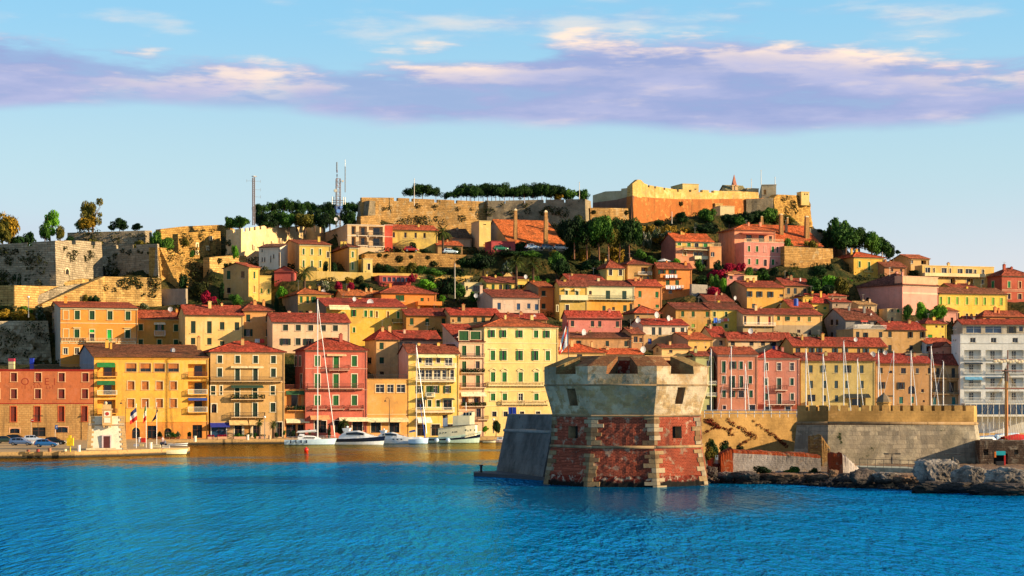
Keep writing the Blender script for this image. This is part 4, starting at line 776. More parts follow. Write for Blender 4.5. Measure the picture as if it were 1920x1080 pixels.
for c_,xs_ in ((0,940),(1,1095),(2,1249)):                # french windows at the back of each bay
 for y0_,y1_ in ((300,362),(396,462),(498,562),(600,662)):
  u_ = HH['U'](xs_); za_,zb_ = HH['Z'](y1_),HH['Z'](y0_)
  put_window(HH['root'],(u_,1.28,za_),HH['U'](xs_+17)-HH['U'](xs_-17),zb_-za_, 'd',dict(tr=None,sc='3c5c78',white=True,blue=False,wallmat=None),rec=.05)
b_ = MB(); u0_,u1_ = HH['U'](858),HH['U'](1430); z0_,z1_ = HH['Z'](792),HH['Z'](682)
b_.box(u0_,-3.4,z1_-.15,u1_,-.02,z1_+.1); b_.box(u0_,-3.4,z0_+.6,u1_,-.02,z0_+1.1)
n_ = 14
for i_ in range(n_+1): x_ = u0_+(u1_-u0_)*i_/n_; b_.box(x_-.06,-3.4,z0_-2.4,x_+.06,-3.28,z1_-.15)
ve_ = b_.build('veranda',WHITE,HH['root'])
for i_ in range(n_): x_ = u0_+(u1_-u0_)*(i_+.5)/n_; link('pane',pane_mesh(r5((u1_-u0_)/n_-.1),r5(z1_-z0_-1.3),PANE_BLUE),ve_,(x_,-3.34,z0_+1.12))
# painted lettering on the warehouse, now mostly weathered
HW = HOUSES['warehouse']
def lettering(root,txt,u,z,size,y=-.012,col='7c2c12',sp=1.0):
 cu = bpy.data.curves.new('lettering', 'FONT'); cu.body = txt; cu.size = size; cu.align_x = 'CENTER'; cu.space_character = sp; cu.extrude = .004
 o = link('lettering',cu); me = bpy.data.meshes.new_from_object(o.evaluated_get(bpy.context.evaluated_depsgraph_get())); bpy.data.objects.remove(o); me.materials.clear(); me.materials.append(plain('sign_paint',col,.9)); o = link('lettering',me,root,(u,y,z)); o.rotation_euler = (PI/2,0,0); return o
lettering(HW['root'], 'O A E I',HW['U'](228),HW['Z'](577),2.1,sp=1.1)
q_ = MB(); random.seed(3); u_ = HW['U'](130); ue_ = HW['U'](318); z_ = HW['Z'](600)
while u_ < ue_:                                                   # a second line too weathered to read
 if random.random() > .13:
  h_ = random.uniform(.5,.85)
  q_.box(u_,-.012,z_,u_+.09,-.002,z_+h_)
  if random.random() > .4: t_ = z_+h_*random.choice((.05,.45,.85)); q_.box(u_+.09,-.012,t_-.05,u_+.4,-.002,t_+.05)
 u_ += .62
q_.build('faded_lettering',plain('sign_paint', '7c2c12',.9),HW['root'])
# ================================================================== fortress walls
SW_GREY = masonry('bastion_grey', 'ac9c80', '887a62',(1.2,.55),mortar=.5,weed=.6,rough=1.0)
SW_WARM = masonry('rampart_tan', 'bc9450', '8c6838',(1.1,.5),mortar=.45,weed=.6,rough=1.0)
SW_PALE = masonry('ramp_pale', 'c8a464', '9c7844',(1.3,.55),mortar=.45,weed=.35,rough=.9)
SW_CREAM = plaster('d4b478',.7)
SW_FORT = masonry('fort_stone', 'b48c54', '8c6c40',(1.1,.5),weed=.4,rough=.9,plastered=.25,pcol='b09870')
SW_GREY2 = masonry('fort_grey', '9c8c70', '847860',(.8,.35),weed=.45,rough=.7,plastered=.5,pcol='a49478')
SW_ORANGE = masonry('fort_orange', 'bc7440', 'a86030',(.4,.16),weed=.08,rough=.4,plastered=.25,pcol='c89050')
SW_YELLOW = masonry('fort_yellow', 'c8a460', 'b89454',(.9,.4),weed=.05,rough=.35,plastered=.4,pcol='d4b87c')
SW_RETAIN = masonry('retaining', 'b08850', '846038',(1.0,.45),mortar=.45,weed=.55,rough=.9)
SW_LINEAR = masonry('quay_rampart', 'b08c58', '987444',(.9,.4),weed=.0,rough=.35,plastered=.9,pcol='bc9458')
SW_STAIN = masonry('stained_rampart', '9c907c', '70675a',(1.4,.6),weed=.12,rough=.5,plastered=.5,pcol='b0a48c',ps=.3)
WALLS = {}
def rampart(key,R,pts,yb,label,mt,th=2.2,batter=.1,notch=(),nh=1.1,cord=None,off=None,name='fortress_wall',cat='fortress wall',jit=.12,base=None,ground=True,step=1.6,group=None,cordmat=None,ext=4,capmat=None,gb=True):
 """a thick wall along pts = (x, y of the top, offset); the outer face leans back; notch = openings cut in the parapet"""
 P = []
 for p in pts:
  o = p[2] if len(p) > 2 else off
  P.append(at(R,p[0],p[1],o))
 zb = []
 for i,p in enumerate(P):
  y = yb[i] if isinstance(yb,(list,tuple)) else yb
  zb.append(base if base is not None else CAM_H+(HOR-py(R,y))/FOC*p.y)
 N = []
 for i in range(len(P)):
  d = Vector((0,0,0))
  for a,b in ((i-1,i),(i,i+1)):
   if a >= 0 and b < len(P): e = (P[b]-P[a]); e.z = 0; e.normalize(); d += Vector((e.y,-e.x,0))
  d.normalize(); N.append(d)
 org = P[0].copy(); org.z = min(zb)
 root = tag(thing(name,label,cat,org,0,group),kind='thing')
 rng = np.random.default_rng(len(key)*7+len(P)); W_ = MB()
 for i in range(len(P)-1):
  L = (P[i+1]-P[i]).length; nx = max(1,int(L/step)); h = max(P[i].z-zb[i],P[i+1].z-zb[i+1]); nz = max(2,int((h+ext)/step))
  idx = {}
  for a in range(nx+1):
   t = a/nx; T = P[i].lerp(P[i+1],t); n = N[i].lerp(N[i+1],t); B = zb[i]+(zb[i+1]-zb[i])*t-ext
   for k in range(nz+1):
    s = k/nz; z = B+(T.z-B)*s; j = rng.normal()*jit if 0 < a < nx and k < nz else 0
    q = Vector((T.x,T.y,z))+n*(batter*(T.z-z)+j)-org
    idx[a,k] = len(W_.v); W_.v.append(tuple(q))
  for a in range(nx):
   for k in range(nz): W_.f.append((idx[a,k],idx[a+1,k],idx[a+1,k+1],idx[a,k+1])); W_.m.append(0)
  for a in range(nx):
   t0,t1 = a/nx,(a+1)/nx
   A = P[i].lerp(P[i+1],t0)-org; B = P[i].lerp(P[i+1],t1)-org; nA = N[i].lerp(N[i+1],t0)*th; nB = N[i].lerp(N[i+1],t1)*th
   W_.face([A,B,B-nB,A-nA],1)
   zz = Vector((0,0,h+ext)); W_.face([A-nA,B-nB,B-nB-zz,A-nA-zz])
 for i,sgn in ((0,1),(len(P)-1,-1)):
  T = P[i]-org; h = P[i].z-zb[i]+ext; dn = Vector((0,0,-h)); f = [T,T-N[i]*th,T-N[i]*th+dn,T+dn+N[i]*batter*h]
  W_.face(f if sgn > 0 else f[::-1])
 W_.build('masonry_face',[mt,capmat or mt],root)
 def onwall(x):
  p = px(WALLS[key]['R'] if key in WALLS else R,x)
  for i in range(len(P)-1):
   k = (p-960)/FOC; e = P[i+1]-P[i]; den = e.x-k*e.y
   if abs(den) < 1e-9: continue
   t = (k*P[i].y-P[i].x)/den
   if -.02 <= t <= 1.02: return P[i]+e*t,N[i].lerp(N[i+1],max(0,min(1,t))),e
  return None
 if notch:                                                     # merlons stand between the notches
  xs = [pts[0][0]]+[q for a,b in notch for q in (a,b)]+[pts[-1][0]]
  brk = [p[0] for p in pts[1:-1]]
  for a,b in zip(xs[::2],xs[1::2]):
   segs = [a]+[q for q in brk if a < q < b]+[b]
   for s0,s1 in zip(segs,segs[1:]):
    A = onwall(s0+.2); B = onwall(s1-.2)
    if not A or not B or (B[0]-A[0]).length < .15: continue
    q = MB(); pa,pb = A[0]-org,B[0]-org; na,nb = A[1],B[1]; up = Vector((0,0,nh)); dz = Vector((0,0,.002))
    q.loft([[pa-na*.002+dz,pa-na*1.1+dz,pa-na*1.1+up,pa-na*.05+up],[pb-nb*.002+dz,pb-nb*1.1+dz,pb-nb*1.1+up,pb-nb*.05+up]])
    q.build('merlon',mt,root)
 if cord:
  q = MB()
  for i in range(len(P)-1):
   drop = cord; q.bar(P[i]-org+N[i]*batter*drop-Vector((0,0,drop)),P[i+1]-org+N[i+1]*batter*drop-Vector((0,0,drop)),.22,8)
  q.build('string_course',cordmat or STONE,root,smooth=True)
 if ground:
  for i in range(len(P)-1):
   m = int((P[i+1]-P[i]).length/5)
   for k in range(1,m): q = P[i].lerp(P[i+1],k/m); z = zb[i]+(zb[i+1]-zb[i])*k/m; u,v = uv_of(q+(N[i].lerp(N[i+1],k/m))*batter*(q.z-z)); GROUND.append((u,v-1.0,z-.7))
  for i,p in enumerate(P):
   u,v = uv_of(p+N[i]*batter*(p.z-zb[i])); GROUND.append((u,v-1.5,zb[i]-.6))
   if not gb: continue
   u,v = uv_of(p-N[i]*(th+2)); GROUND.append((u,v,max(zb[i],p.z-3.0)-.5))
 WALLS[key] = dict(root=root,P=P,N=N,zb=zb,on=onwall,org=org,batter=batter,R=R)
 return root
def opening(key,x,y0,y1,wpx,name='gate',arch=True,dep=1.2):
 """a dark arched recess with a stone ring, standing in the face of a wall"""
 Wl = WALLS[key]; R = Wl['R']; hit = Wl['on'](x)
 if not hit: return
 T,n,e = hit; zt = CAM_H+(HOR-py(R,y0))/FOC*T.y; zb = CAM_H+(HOR-py(R,y1))/FOC*T.y; w_ = wpx/REG[R][2]/FOC*T.y
 zc = (zt+zb)/2; p = T+n*(Wl['batter']*(T.z-zb)+.14); p.z = zb
 ang = math.atan2(e.y,e.x); b = MB(); h = zt-zb; pts = []; N_ = 10
 if arch:
  r = min(w_/2,h*.6); pts = [(-w_/2,0),(w_/2,0)]+[(w_/2*math.cos(PI*k/N_),h-r+r*math.sin(PI*k/N_)) for k in range(N_+1)]
 else: pts = [(-w_/2,0),(w_/2,0),(w_/2,h),(-w_/2,h)]
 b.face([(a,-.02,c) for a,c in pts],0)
 m = len(pts); sc = lambda a,c,g: (a*(1+g/w_*2),c+(g if c > .01 else 0))
 for k in range(1,m):
  a0,a1 = pts[k],pts[(k+1) % m]
  o0,o1 = sc(*a0,.3),sc(*a1,.3)
  b.loft([[(a0[0],-.25,a0[1]),(a0[0],.5,a0[1]),(o0[0],.5,o0[1]),(o0[0],-.25,o0[1])],[(a1[0],-.25,a1[1]),(a1[0],.5,a1[1]),(o1[0],.5,o1[1]),(o1[0],-.25,o1[1])]],1,cap=False)
 o = b.build(name,[plain('deep_shadow_tone', '14100c',.9),STONE],Wl['root'],p-Wl['org'],ang)  # near-black panel stands for the shade inside the opening
 return o
def weeds_on(key,spots,name='wall_plants',size=.28):
 """tufts rooted in the joints of a wall: spots = (x, y, radius in m)"""
 Wl = WALLS[key]; R = Wl['R']; cl = []
 for x,y,r in spots:
  hit = Wl['on'](x)
  if not hit: continue
  T,n,e = hit; z = CAM_H+(HOR-py(R,y))/FOC*T.y; q = T+n*(Wl['batter']*(T.z-z)+.15)-Wl['org']
  cl.append((q.x,q.y,z-Wl['org'].z,r*1.3,r*.55,r))
 if cl:
  V,F = leaf_cloud(cl,int(90*len(cl)),size); o = link(name,np_mesh(name,V,F,leaf('scrub', '1a220c', '3a3c16', '5a4a1c')),Wl['root']); o['kind'] = 'stuff'
# --- left bastions
rampart('bastion_west', 'E',[(-60,525,78),(430,494,68),(600,492,82),(792,502,90)],[815,800,760,745], 'great grey bastion with a lit return and ragged parapet at the far left',SW_GREY,batter=.07,notch=[(215,250),(560,590),(710,742)],nh=1.0,jit=.18)
opening('bastion_west',505,682,724,76)
rampart('bastion_mid', 'E',[(750,530,100),(1225,514,78),(1240,516,82)],[748,752,755], 'second grey bastion, its dark face ending in a sharp sunlit corner',SW_GREY,batter=.12,notch=[(905,935),(1035,1060)],nh=.9,jit=.18,gb=False)
opening('bastion_mid',812,655,735,120)
rampart('bastion_lit', 'E',[(1228,515,78.4),(1330,522,96),(1420,600,108)],[760,840,840], 'sunlit crumbling flank of the second grey bastion',SW_WARM,batter=.12,jit=.35,step=1.0,ground=False)  # warm stone here carries the sunlit tone of a grey bastion
rampart('upper_wall_west', 'E',[(525,400,114),(1128,383,106),(1182,384,118)],[512,512,505], 'upper grey curtain wall below the trees with a sunlit end',SW_GREY,batter=.04,jit=.1)
rampart('ramp_lit', 'E',[(330,955,59),(800,745,64),(815,741,64.5),(1255,752,67)],[965,962,962,960], 'pale stone ramp wall climbing to the bastion gate',SW_PALE,batter=.06,jit=.06)
rampart('ramp_low', 'E',[(-60,812,60),(110,810,55),(115,811,55),(470,818,67)],965, 'low shaded wall meeting a long sunlit block wall below the west bastion',SW_PALE,batter=.03,jit=.04)
rampart('ramp_grey', 'E',[(120,955,58),(470,820,64),(690,788,68)],[962,958,950], 'grey ramp parapet rising between the two pale walls',SW_GREY,th=1.2,batter=.02,jit=.05)
rampart('gate_block', 'E',[(470,790,72),(640,757,73),(690,762,76)],[810,805,800], 'short pale block wall in front of the bastion gate',SW_PALE,th=1.5,batter=.02,jit=.04)
rampart('ridge_wall', 'F',[(5,372,112),(190,350,116),(480,338,122),(582,372,128)],[430,420,420,420], 'long sunlit tan rampart along the left skyline',SW_WARM,batter=.06,jit=.12)
rampart('ochre_wall', 'F',[(140,408,100),(300,392,104),(470,388,110)],[590,590,590], 'rough ochre rampart with small square holes left of the crenellated wall',SW_WARM,batter=.05,jit=.25)
for x_,y_ in ((278,500),(360,525),(275,560),(390,450)): opening('ochre_wall',x_,y_-14,y_+14,14, 'loophole',False)
rampart('cren_wall', 'F',[(515,405,104),(632,396,98),(850,366,112),(1055,350,124),(1130,352,130),(1245,340,126)],[580,665,660,600,560,520], 'tall smooth cream wall with a stepped crenellated top',SW_CREAM,batter=.03,notch=[(565,585),(650,668),(690,704),(730,745),(775,790),(830,842),(880,896),(930,1244)],nh=.9,jit=.02)
for x_,y0_,y1_,w_ in ((723,502,535,12),(725,606,655,12),(748,605,640,9),(866,475,508,9),(932,452,480,9),(1130,390,430,8)): opening('cren_wall',x_,y0_,y1_,w_, 'loophole',False)
rampart('terrace_wall', 'F',[(385,592,86),(520,580,90),(672,578,96)],[672,668,660], 'tan retaining wall with a pipe below the crenellated wall',SW_PALE,batter=.04,jit=.06)
rampart('ruin_slope', 'F',[(0,520,80),(110,552,88),(225,600,92),(380,660,92),(490,690,94)],[845,845,850,800,790], 'eroded sunlit rampart slope with scrub growing on it',SW_WARM,batter=.5,jit=.5,step=1.0)
rampart('grey_court', 'F',[(-10,838,70),(200,836,64),(216,836,72)],[970,970,968], 'grey rendered courtyard wall with one sunlit edge',plaster('a09078',.8),batter=0,jit=.0,th=1.0,step=4)
house('white_shed', 'F',(770,515,936,662),490, 'lilac white house with narrow windows standing in the shade below the crenellated wall', 'p',off=92,rot=-16,wall='d0c4ac',rc='8c5040',w=[('d',505+20,548,9,[795]),('d',590,628,10,[795,815]),('d',578,632,8,[862]),('d',568,600,9,[885]),('D',560,660,14,[930])],d=5,wear=.3)
rampart('yard_cliff', 'A',[(-80,200,46),(120,195,48),(285,195,50)],[470,470,470], 'rough shaded rock bank with dark bushes left of the orange villa',masonry('rock_bank', 'b8a888', '948468',(1.3,.8),weed=.4,rough=1.0),batter=.25,jit=.5,step=1.0,name='rock_bank',cat='rock bank')
# --- terraces in the middle
rampart('terrace_yellow', 'G',[(-60,695,80),(480,712,78)],[765,765], 'plain yellow terrace wall under the yellow terrace houses',plaster('d0ac48',.6),batter=0,th=.8,jit=.0,step=4,cat='terrace wall',name='terrace_wall')
rampart('terrace_long', 'G',[(482,714,84),(760,716,84),(1040,728,84),(1330,738,84)],[740,745,775,775], 'long low ochre garden wall with bougainvillea',plaster('c8a040',.8),batter=0,th=.8,jit=.0,step=4,cat='garden wall',name='garden_wall')
rampart('retaining', 'G',[(430,566,91),(640,552,92),(1000,562,93),(1240,572,94),(1330,575,94)],[625,640,650,660,660], 'old stone retaining wall below the pale yellow barracks',SW_RETAIN,batter=.08,jit=.1)
rampart('grey_terrace', 'I',[(605,820,64),(720,826,66)],[868,860], 'grey concrete terrace wall right of the tall orange house',plaster('8c8478',.7),batter=0,th=.8,jit=.0,step=4,cat='terrace wall',name='terrace_wall')
# --- the central fort
rampart('fort_end', 'G',[(372,300,128),(388,162,124),(470,149,120)],[332,332,332], 'shaded battered end of the central fort',SW_GREY2,batter=.16,jit=.12)
rampart('fort_curtain', 'G',[(408,150,122),(660,152,124),(1000,166,126),(1160,172,126),(1385,182,128)],[340,338,335,335,332], 'long tan fort wall with small embrasures under the umbrella pines',SW_FORT,batter=.1,notch=[(660,690),(780,806),(975,1000),(1130,1152)],nh=.9,jit=.1)
rampart('fort_outwork', 'G',[(400,272,114),(545,262,116),(556,268,122)],[345,342,340], 'sunlit outwork below the left end of the central fort',SW_FORT,batter=.05,jit=.15)
rampart('fort_bastion', 'H',[(205,172,131),(225,176,126),(620,168,122),(985,162,112),(1030,178,124)],[305,308,320,330,300], 'grey shaded fort bastion with one sunlit corner in the centre of the skyline',SW_GREY2,batter=.07,notch=[(345,362),(500,516),(660,676),(822,838)],nh=.9,jit=.12)
rampart('fort_low', 'H',[(1025,206,118),(1180,208,118),(1400,210,122)],[300,310,350], 'low sunlit tan wall linking the two forts',SW_FORT,batter=.06,jit=.12)
rampart('wall_step', 'G',[(850,352,112),(1100,340,114),(1262,330,116)],[380,395,400], 'stepped tan wall piece above the red roof of the barracks',SW_FORT,batter=.03,jit=.05)
# --- the great fort on the right
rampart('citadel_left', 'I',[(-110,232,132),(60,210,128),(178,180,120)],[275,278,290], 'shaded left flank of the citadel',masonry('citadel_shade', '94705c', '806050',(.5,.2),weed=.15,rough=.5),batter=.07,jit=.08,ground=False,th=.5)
rampart('citadel_left_top', 'I',[(-110,178,134),(-20,150,132),(95,145,129),(96,130,129),(150,124,125),(178,110,121)],[240,225,212,212,200,186], 'stepped pale parapet above the shaded flank of the citadel',plaster('b8a87c',.7),batter=.02,jit=.03,ground=False,ext=.3,th=.4)
rampart('citadel_front', 'I',[(178,184,120),(330,196,126),(486,205,131),(700,207,136),(800,205,139),(1000,203,143),(1195,197,147)],[365,360,350,300,300,300,305], 'orange brick main front of the citadel under a golden curving parapet',SW_ORANGE,batter=.06,jit=.05)
rampart('citadel_top', 'I',[(178,112,120.5),(215,82,121.5),(240,84,122.5),(265,110,124),(300,122,125.5),(350,130,127),(486,152,131.5),(700,156,136.5),(800,162,139.5),(1000,168,143.5),(1090,172,145)],[186,189,191,192,194,198,205,207,205,203,200], 'golden yellow parapet rising in a curve along the top of the citadel',SW_YELLOW,batter=.02,notch=[(288,300),(335,346),(402,414),(498,512),(585,603),(655,685),(730,765)],nh=.7,jit=.02,ground=False,ext=.2,cord=None)
rampart('citadel_pier', 'I',[(775,235,137.0),(830,235,139.0)],[300,300], 'tan buttress standing against the citadel front',SW_FORT,batter=.03,jit=.05,ground=False)
house('citadel_white', 'I',(812,258,915,320),None, 'twin square white stone sheds at the foot of the citadel', 'f',off=120,wall='d0b880',d=5,ext=2.5,name='stone_shed',cat='shed',group='citadel buildings',pipe=False)
house('citadel_house', 'I',(540,98,656,158),None, 'small flat roofed guard house on top of the citadel', 'f',sb=455,off=139,wall='d0b464',w=[('d',130,152,14,[632])],sw=[('d',125,152,10,[478,520])],name='guard_house',cat='guard house',group='citadel buildings',ext=4,pipe=False)
house('citadel_chapel', 'I',(870,160,1010,182),112, 'chapel roof with a tiny pointed belfry on the citadel', 'g',off=149,wall='c0a870',rc='8c7858',w=[('d',165,178,18,[985])],d=8,name='chapel',cat='chapel',group='citadel buildings',ext=4,pipe=False)
house('citadel_keep', 'I',(1112,103,1216,205),None, 'square keep with one window at the right end of the citadel top', 'f',sb=1085,off=146,wall='c8b080',rot=-6,w=[('b',138,172,18,[1135])],name='keep',cat='keep',group='citadel buildings',pipe=False)
house('citadel_low', 'I',(1008,130,1090,172),None, 'low parapet building between the chapel and the keep', 'f',off=149,wall='b8a878',d=6,w=[('d',152,168,12,[1024])],name='guard_house',cat='guard house',group='citadel buildings',pipe=False)
q_ = at('I',912,112,151); be_ = thing('belfry', 'tiny belfry with a pointed cap on the citadel chapel', 'belfry',q_,math.radians(18)); 
b_ = MB(); b_.box(-.9,-.7,-3,.9,.7,0); b_.box(-1.1,-.9,0,1.1,.9,.25); b_.build('bell_wall',plaster('d0a870',.5),be_)
b_ = MB(); b_.loft([[(-.7,-.6,.25),(.7,-.6,.25),(.7,.6,.25),(-.7,.6,.25)],[(-.06,-.06,3.6),(.06,-.06,3.6),(.06,.06,3.6),(-.06,.06,3.6)]]); b_.build('spire_cap',plain('spire', 'a05838'),be_)
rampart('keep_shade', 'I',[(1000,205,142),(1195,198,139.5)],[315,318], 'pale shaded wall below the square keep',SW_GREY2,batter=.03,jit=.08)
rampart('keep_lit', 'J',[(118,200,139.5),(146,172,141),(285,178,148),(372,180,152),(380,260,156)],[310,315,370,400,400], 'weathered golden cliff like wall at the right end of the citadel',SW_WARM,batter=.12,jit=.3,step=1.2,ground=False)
house('turret', 'J',(318,155,376,182),None, 'small square watch turret at the far right corner of the citadel', 'f',sb=285,off=147,wall='d0b060',w=[('d',165,176,9,[343,360])],name='watch_turret',cat='turret',group='citadel buildings',ext=3,pipe=False)
rampart('pillar_terrace', 'J',[(195,545,84),(440,560,86),(545,565,90)],[640,650,600], 'pinkish stone terrace wall below the right hand great roof',SW_FORT,batter=.05,jit=.06)
rampart('pillar_terrace_low', 'J',[(195,640,80),(300,668,80),(475,648,84),(530,640,86)],[690,700,690,680], 'old arcaded lower wall of the right terrace',SW_RETAIN,batter=.04,jit=.12)
rampart('hill_shoulder', 'J',[(380,415,106),(450,425,108),(530,445,110),(620,595,100)],[545,560,570,600], 'grey wall running down behind the dark trees on the right',SW_GREY2,batter=.05,jit=.1,ground=False)
house('great_roof_right', 'J',(60,540,470,560),400, 'second old warehouse under a great red orange roof on the right slope', 'g',off=94,wall='b08860',rc='c04a1c',d=24,name='warehouse',cat='warehouse',pipe=False)
for R_,x_,yt_,yb_,w_,o_,lab_ in (('H',314,242,312,17,128, 'short stone pillar left of the satellite dish on the great orange roof'),('H',442,212,440,24,103, 'tallest stone pillar with a satellite dish, left of the middle of the great orange roof'),('H',545,254,300,12,128, 'short thin stone pillar behind the great orange roof'),('H',678,224,490,26,99, 'tall stone pillar in front of the right part of the great orange roof'),
 ('J',30,328,395,20,112, 'stone pillar rising behind the pink villa'),('J',172,310,455,24,101, 'tall stone pillar on the left part of the right hand great roof'),('J',217,336,402,16,114, 'short stone pillar on the ridge of the right hand great roof'),('J',357,325,505,28,99, 'tall stone pillar at the right end of the right hand great roof')):
 A_ = at(R_,x_,yt_,o_); B_ = at(R_,x_,yb_,o_); w2_ = w_/REG[R_][2]/FOC*A_.y/2; h_ = A_.z-B_.z
 t_ = thing('stone_pillar',lab_, 'pillar',B_,math.radians(18), 'stone pillars of the two great roofs')
 b_ = MB(); b_.loft([[(-w2_*k,-w2_*k,z),(w2_*k,-w2_*k,z),(w2_*k,w2_*k,z),(-w2_*k,w2_*k,z)] for k,z in ((1.25,-3),(1.1,h_*.3),(.85,h_*.93))]); b_.build('shaft',masonry('pillar', 'b88c58', '9c7448',(.6,.25),weed=.0,rough=.5),t_)
 b_ = MB(); b_.loft([[(-w2_*k,-w2_*k,z),(w2_*k,-w2_*k,z),(w2_*k,w2_*k,z),(-w2_*k,w2_*k,z)] for k,z in ((1.0,h_*.93),(.75,h_*.97),(.2,h_))]); b_.build('cap',STONE,t_)
for k_,s_ in (('bastion_west',[(60,560,1.2),(120,548,.8),(235,560,.9),(285,620,1.4),(220,625,1.1),(310,565,.6),(75,620,1.0),(235,675,.7),(350,640,.6),(495,525,.8),(545,600,1.0),(570,560,1.0),(690,565,1.0),(655,600,1.1),(520,570,.8),(20,545,1.0),(170,600,.7),(320,700,1.0),(60,780,2.0),(10,770,1.6),(40,720,1.2)]),
 ('bastion_mid',[(790,550,1.0),(860,605,.7),(910,580,.8),(1015,555,.8),(1105,555,.6),(1160,560,.5),(960,545,.6),(900,690,2.2),(940,720,1.2),(780,590,.8),(1080,545,.5),(1290,590,1.0),(1300,660,1.0)]),
 ('ramp_lit',[(980,790,1.6),(1040,775,1.2),(930,790,1.0),(890,845,.6),(815,830,.8),(1080,810,.9),(1195,780,1.6),(1190,830,1.3),(1110,885,.6),(1165,880,.6),(1195,890,.6)]),
 ('upper_wall_west',[(680,405,2.4),(720,415,2.0),(905,465,1.0),(1020,420,.8),(900,430,1.2),(1095,435,1.2)]),
 ('ochre_wall',[(310,425,1.2),(400,385,.8),(390,460,.7),(180,460,2.0),(240,545,1.5),(360,530,.8),(430,540,.8)]),('cren_wall',[(545,480,.9),(490+25,545,.8)]),
 ('ruin_slope',[(60,575,1.8),(150,570,1.4),(120,640,1.5),(40,660,1.0),(200,690,1.8),(280,680,2.4),(360,700,2.6),(450,710,1.4),(250,740,1.6),(150,780,2.5),(180,800,2.2),(330,760,2.8),(60,740,1.2),(270,790,2.4),(390,770,2.0),(90,800,1.2),(210,625,1.2),(20,600,1.2),(310,720,2.0)]),
 ('retaining',[(545,575,.5),(600,580,.5),(700,605,.9),(790,590,.5),(920,595,.5),(960,640,.8),(1160,630,.6)]),('terrace_wall',[(455,620,.7),(540,650,.6)]),
 ('fort_curtain',[(580,215,.6),(620,205,.6),(840,190,.8),(975,205,.9),(1155,215,.7),(1260,215,.6),(835,295,1.0),(980,290,.8),(1180,290,1.2),(1030,320,1.0),(880,325,2.2),(800,330,2.5),(700,332,1.6)]),
 ('fort_bastion',[(240,235,1.4),(700,220,1.2),(760,235,1.4),(820,245,1.6),(660,245,1.0),(540,235,1.0),(415,245,.8),(440,290,.9),(690,215,.8),(340,185,.6),(515,185,.8)]),
 ('keep_lit',[(180,215,.9),(210,195,.7),(235,250,1.6),(190,290,1.4),(300,225,.8),(350,245,1.0),(250,290,1.2),(330,215,.7)]),('fort_low',[(1300,245,.7),(1050,240,.6)]),('citadel_front',[(520,240,.7)])): weeds_on(k_,s_)
# ================================================================== hillside, quays, sea
# the hillside passes under the foot of everything that stands on it
GP = np.array(GROUND)
EXTRA = [(u,v,z) for u in range(-170,190,20) for v,z in ((2,1.0),(8,2.0))]
EXTRA += [(-150,14,8),(-130,14,8),(-115,12,8),(-150,26,14.5),(-130,26,14.5),(-115,24,14.5),(-105,24,14.5),(200,150,30),(200,80,22),(200,200,20),(-160,240,40),(0,260,55),(120,260,48)]
for p_,q_,o_ in ((1540,490,108),(1505,470,125),(1520,475,145),(1540,490,130),(1560,495,150),(1570,500,170),(1500,480,165),(1460,430,125),(1200,400,135),(1350,404,117),(1300,406,114),(1420,405,117),(1385,403,122),(1300,400,140),(1400,405,140),(1600,500,112),(1600,520,140),(1560,470,150),(1680,530,100),(1700,560,130),(1760,560,100),(1820,560,110),(1900,560,100),(1960,580,100),(1760,600,150),(1900,600,150),(1530,480,170),(1640,560,190),(1960,600,190),(1480,430,170)):
 P_ = at('X',p_,q_,o_); EXTRA.append((*uv_of(P_),P_.z))
GP = np.concatenate([GP,np.array(EXTRA,float)])
def height(u,v):
 u = np.atleast_1d(u).astype(float); v = np.atleast_1d(v).astype(float)
 d2 = ((u[:,None]-GP[None,:,0])/11)**2+((v[:,None]-GP[None,:,1])/7)**2
 wgt = 1/(d2+.05)**2
 z = (wgt*GP[None,:,2]).sum(1)/wgt.sum(1)
 return np.where(v < 3,np.minimum(z,1.0),z)
us = np.linspace(-190,230,181); vs = np.concatenate([np.linspace(1.5,160,110),np.linspace(165,420,24)])
UU,VV = np.meshgrid(us,vs); Zt = height(UU.ravel(),VV.ravel())
fall = np.clip((VV.ravel()-190)/200,0,1); Zt = Zt*(1-fall)-4*fall
fr_ = np.clip((np.abs(UU.ravel()-15)-175)/40,0,1); Zt = Zt*(1-fr_)-3*fr_
Zt += RNG.normal(scale=.12,size=Zt.shape)
Vt = np.stack([UU.ravel()*TV[0]+VV.ravel()*NV[0],429+UU.ravel()*TV[1]+VV.ravel()*NV[1],Zt],1)
nu = len(us); ii = np.arange((len(vs)-1)*nu).reshape(len(vs)-1,nu)[:,:-1].ravel()
def soil(t,b):
 v = obvec(t,False); n = t.noise(v,.13,7,.65); f = t.noise(v,1.2,6,.7)
 k = t.mix(t.ramp(n,.38,.62),lin('30361a'),lin('5c4a26')); k = t.mix(t.ramp(f,.42,.62),k,lin('1e280e')); k = t.mix(t.ramp(f,.4,.22),k,lin('6c5428'))
 t.put(k,b.inputs['Base Color']); b.inputs['Roughness'].default_value = 1; b.inputs['Specular IOR Level'].default_value = .1
 bp = t.new('ShaderNodeBump'); bp.inputs['Strength'].default_value = 1; bp.inputs['Distance'].default_value = .6; t.put(f,bp.inputs['Height']); t.put(bp.outputs[0],b.inputs['Normal'])
tag(link('hillside',np_mesh('hillside',Vt,np.stack([ii,ii+1,ii+nu+1,ii+nu],1),mat('soil',soil),smooth=True)),kind='structure')
def ground_z(P): u,v = uv_of(P); return float(height(u,v)[0])
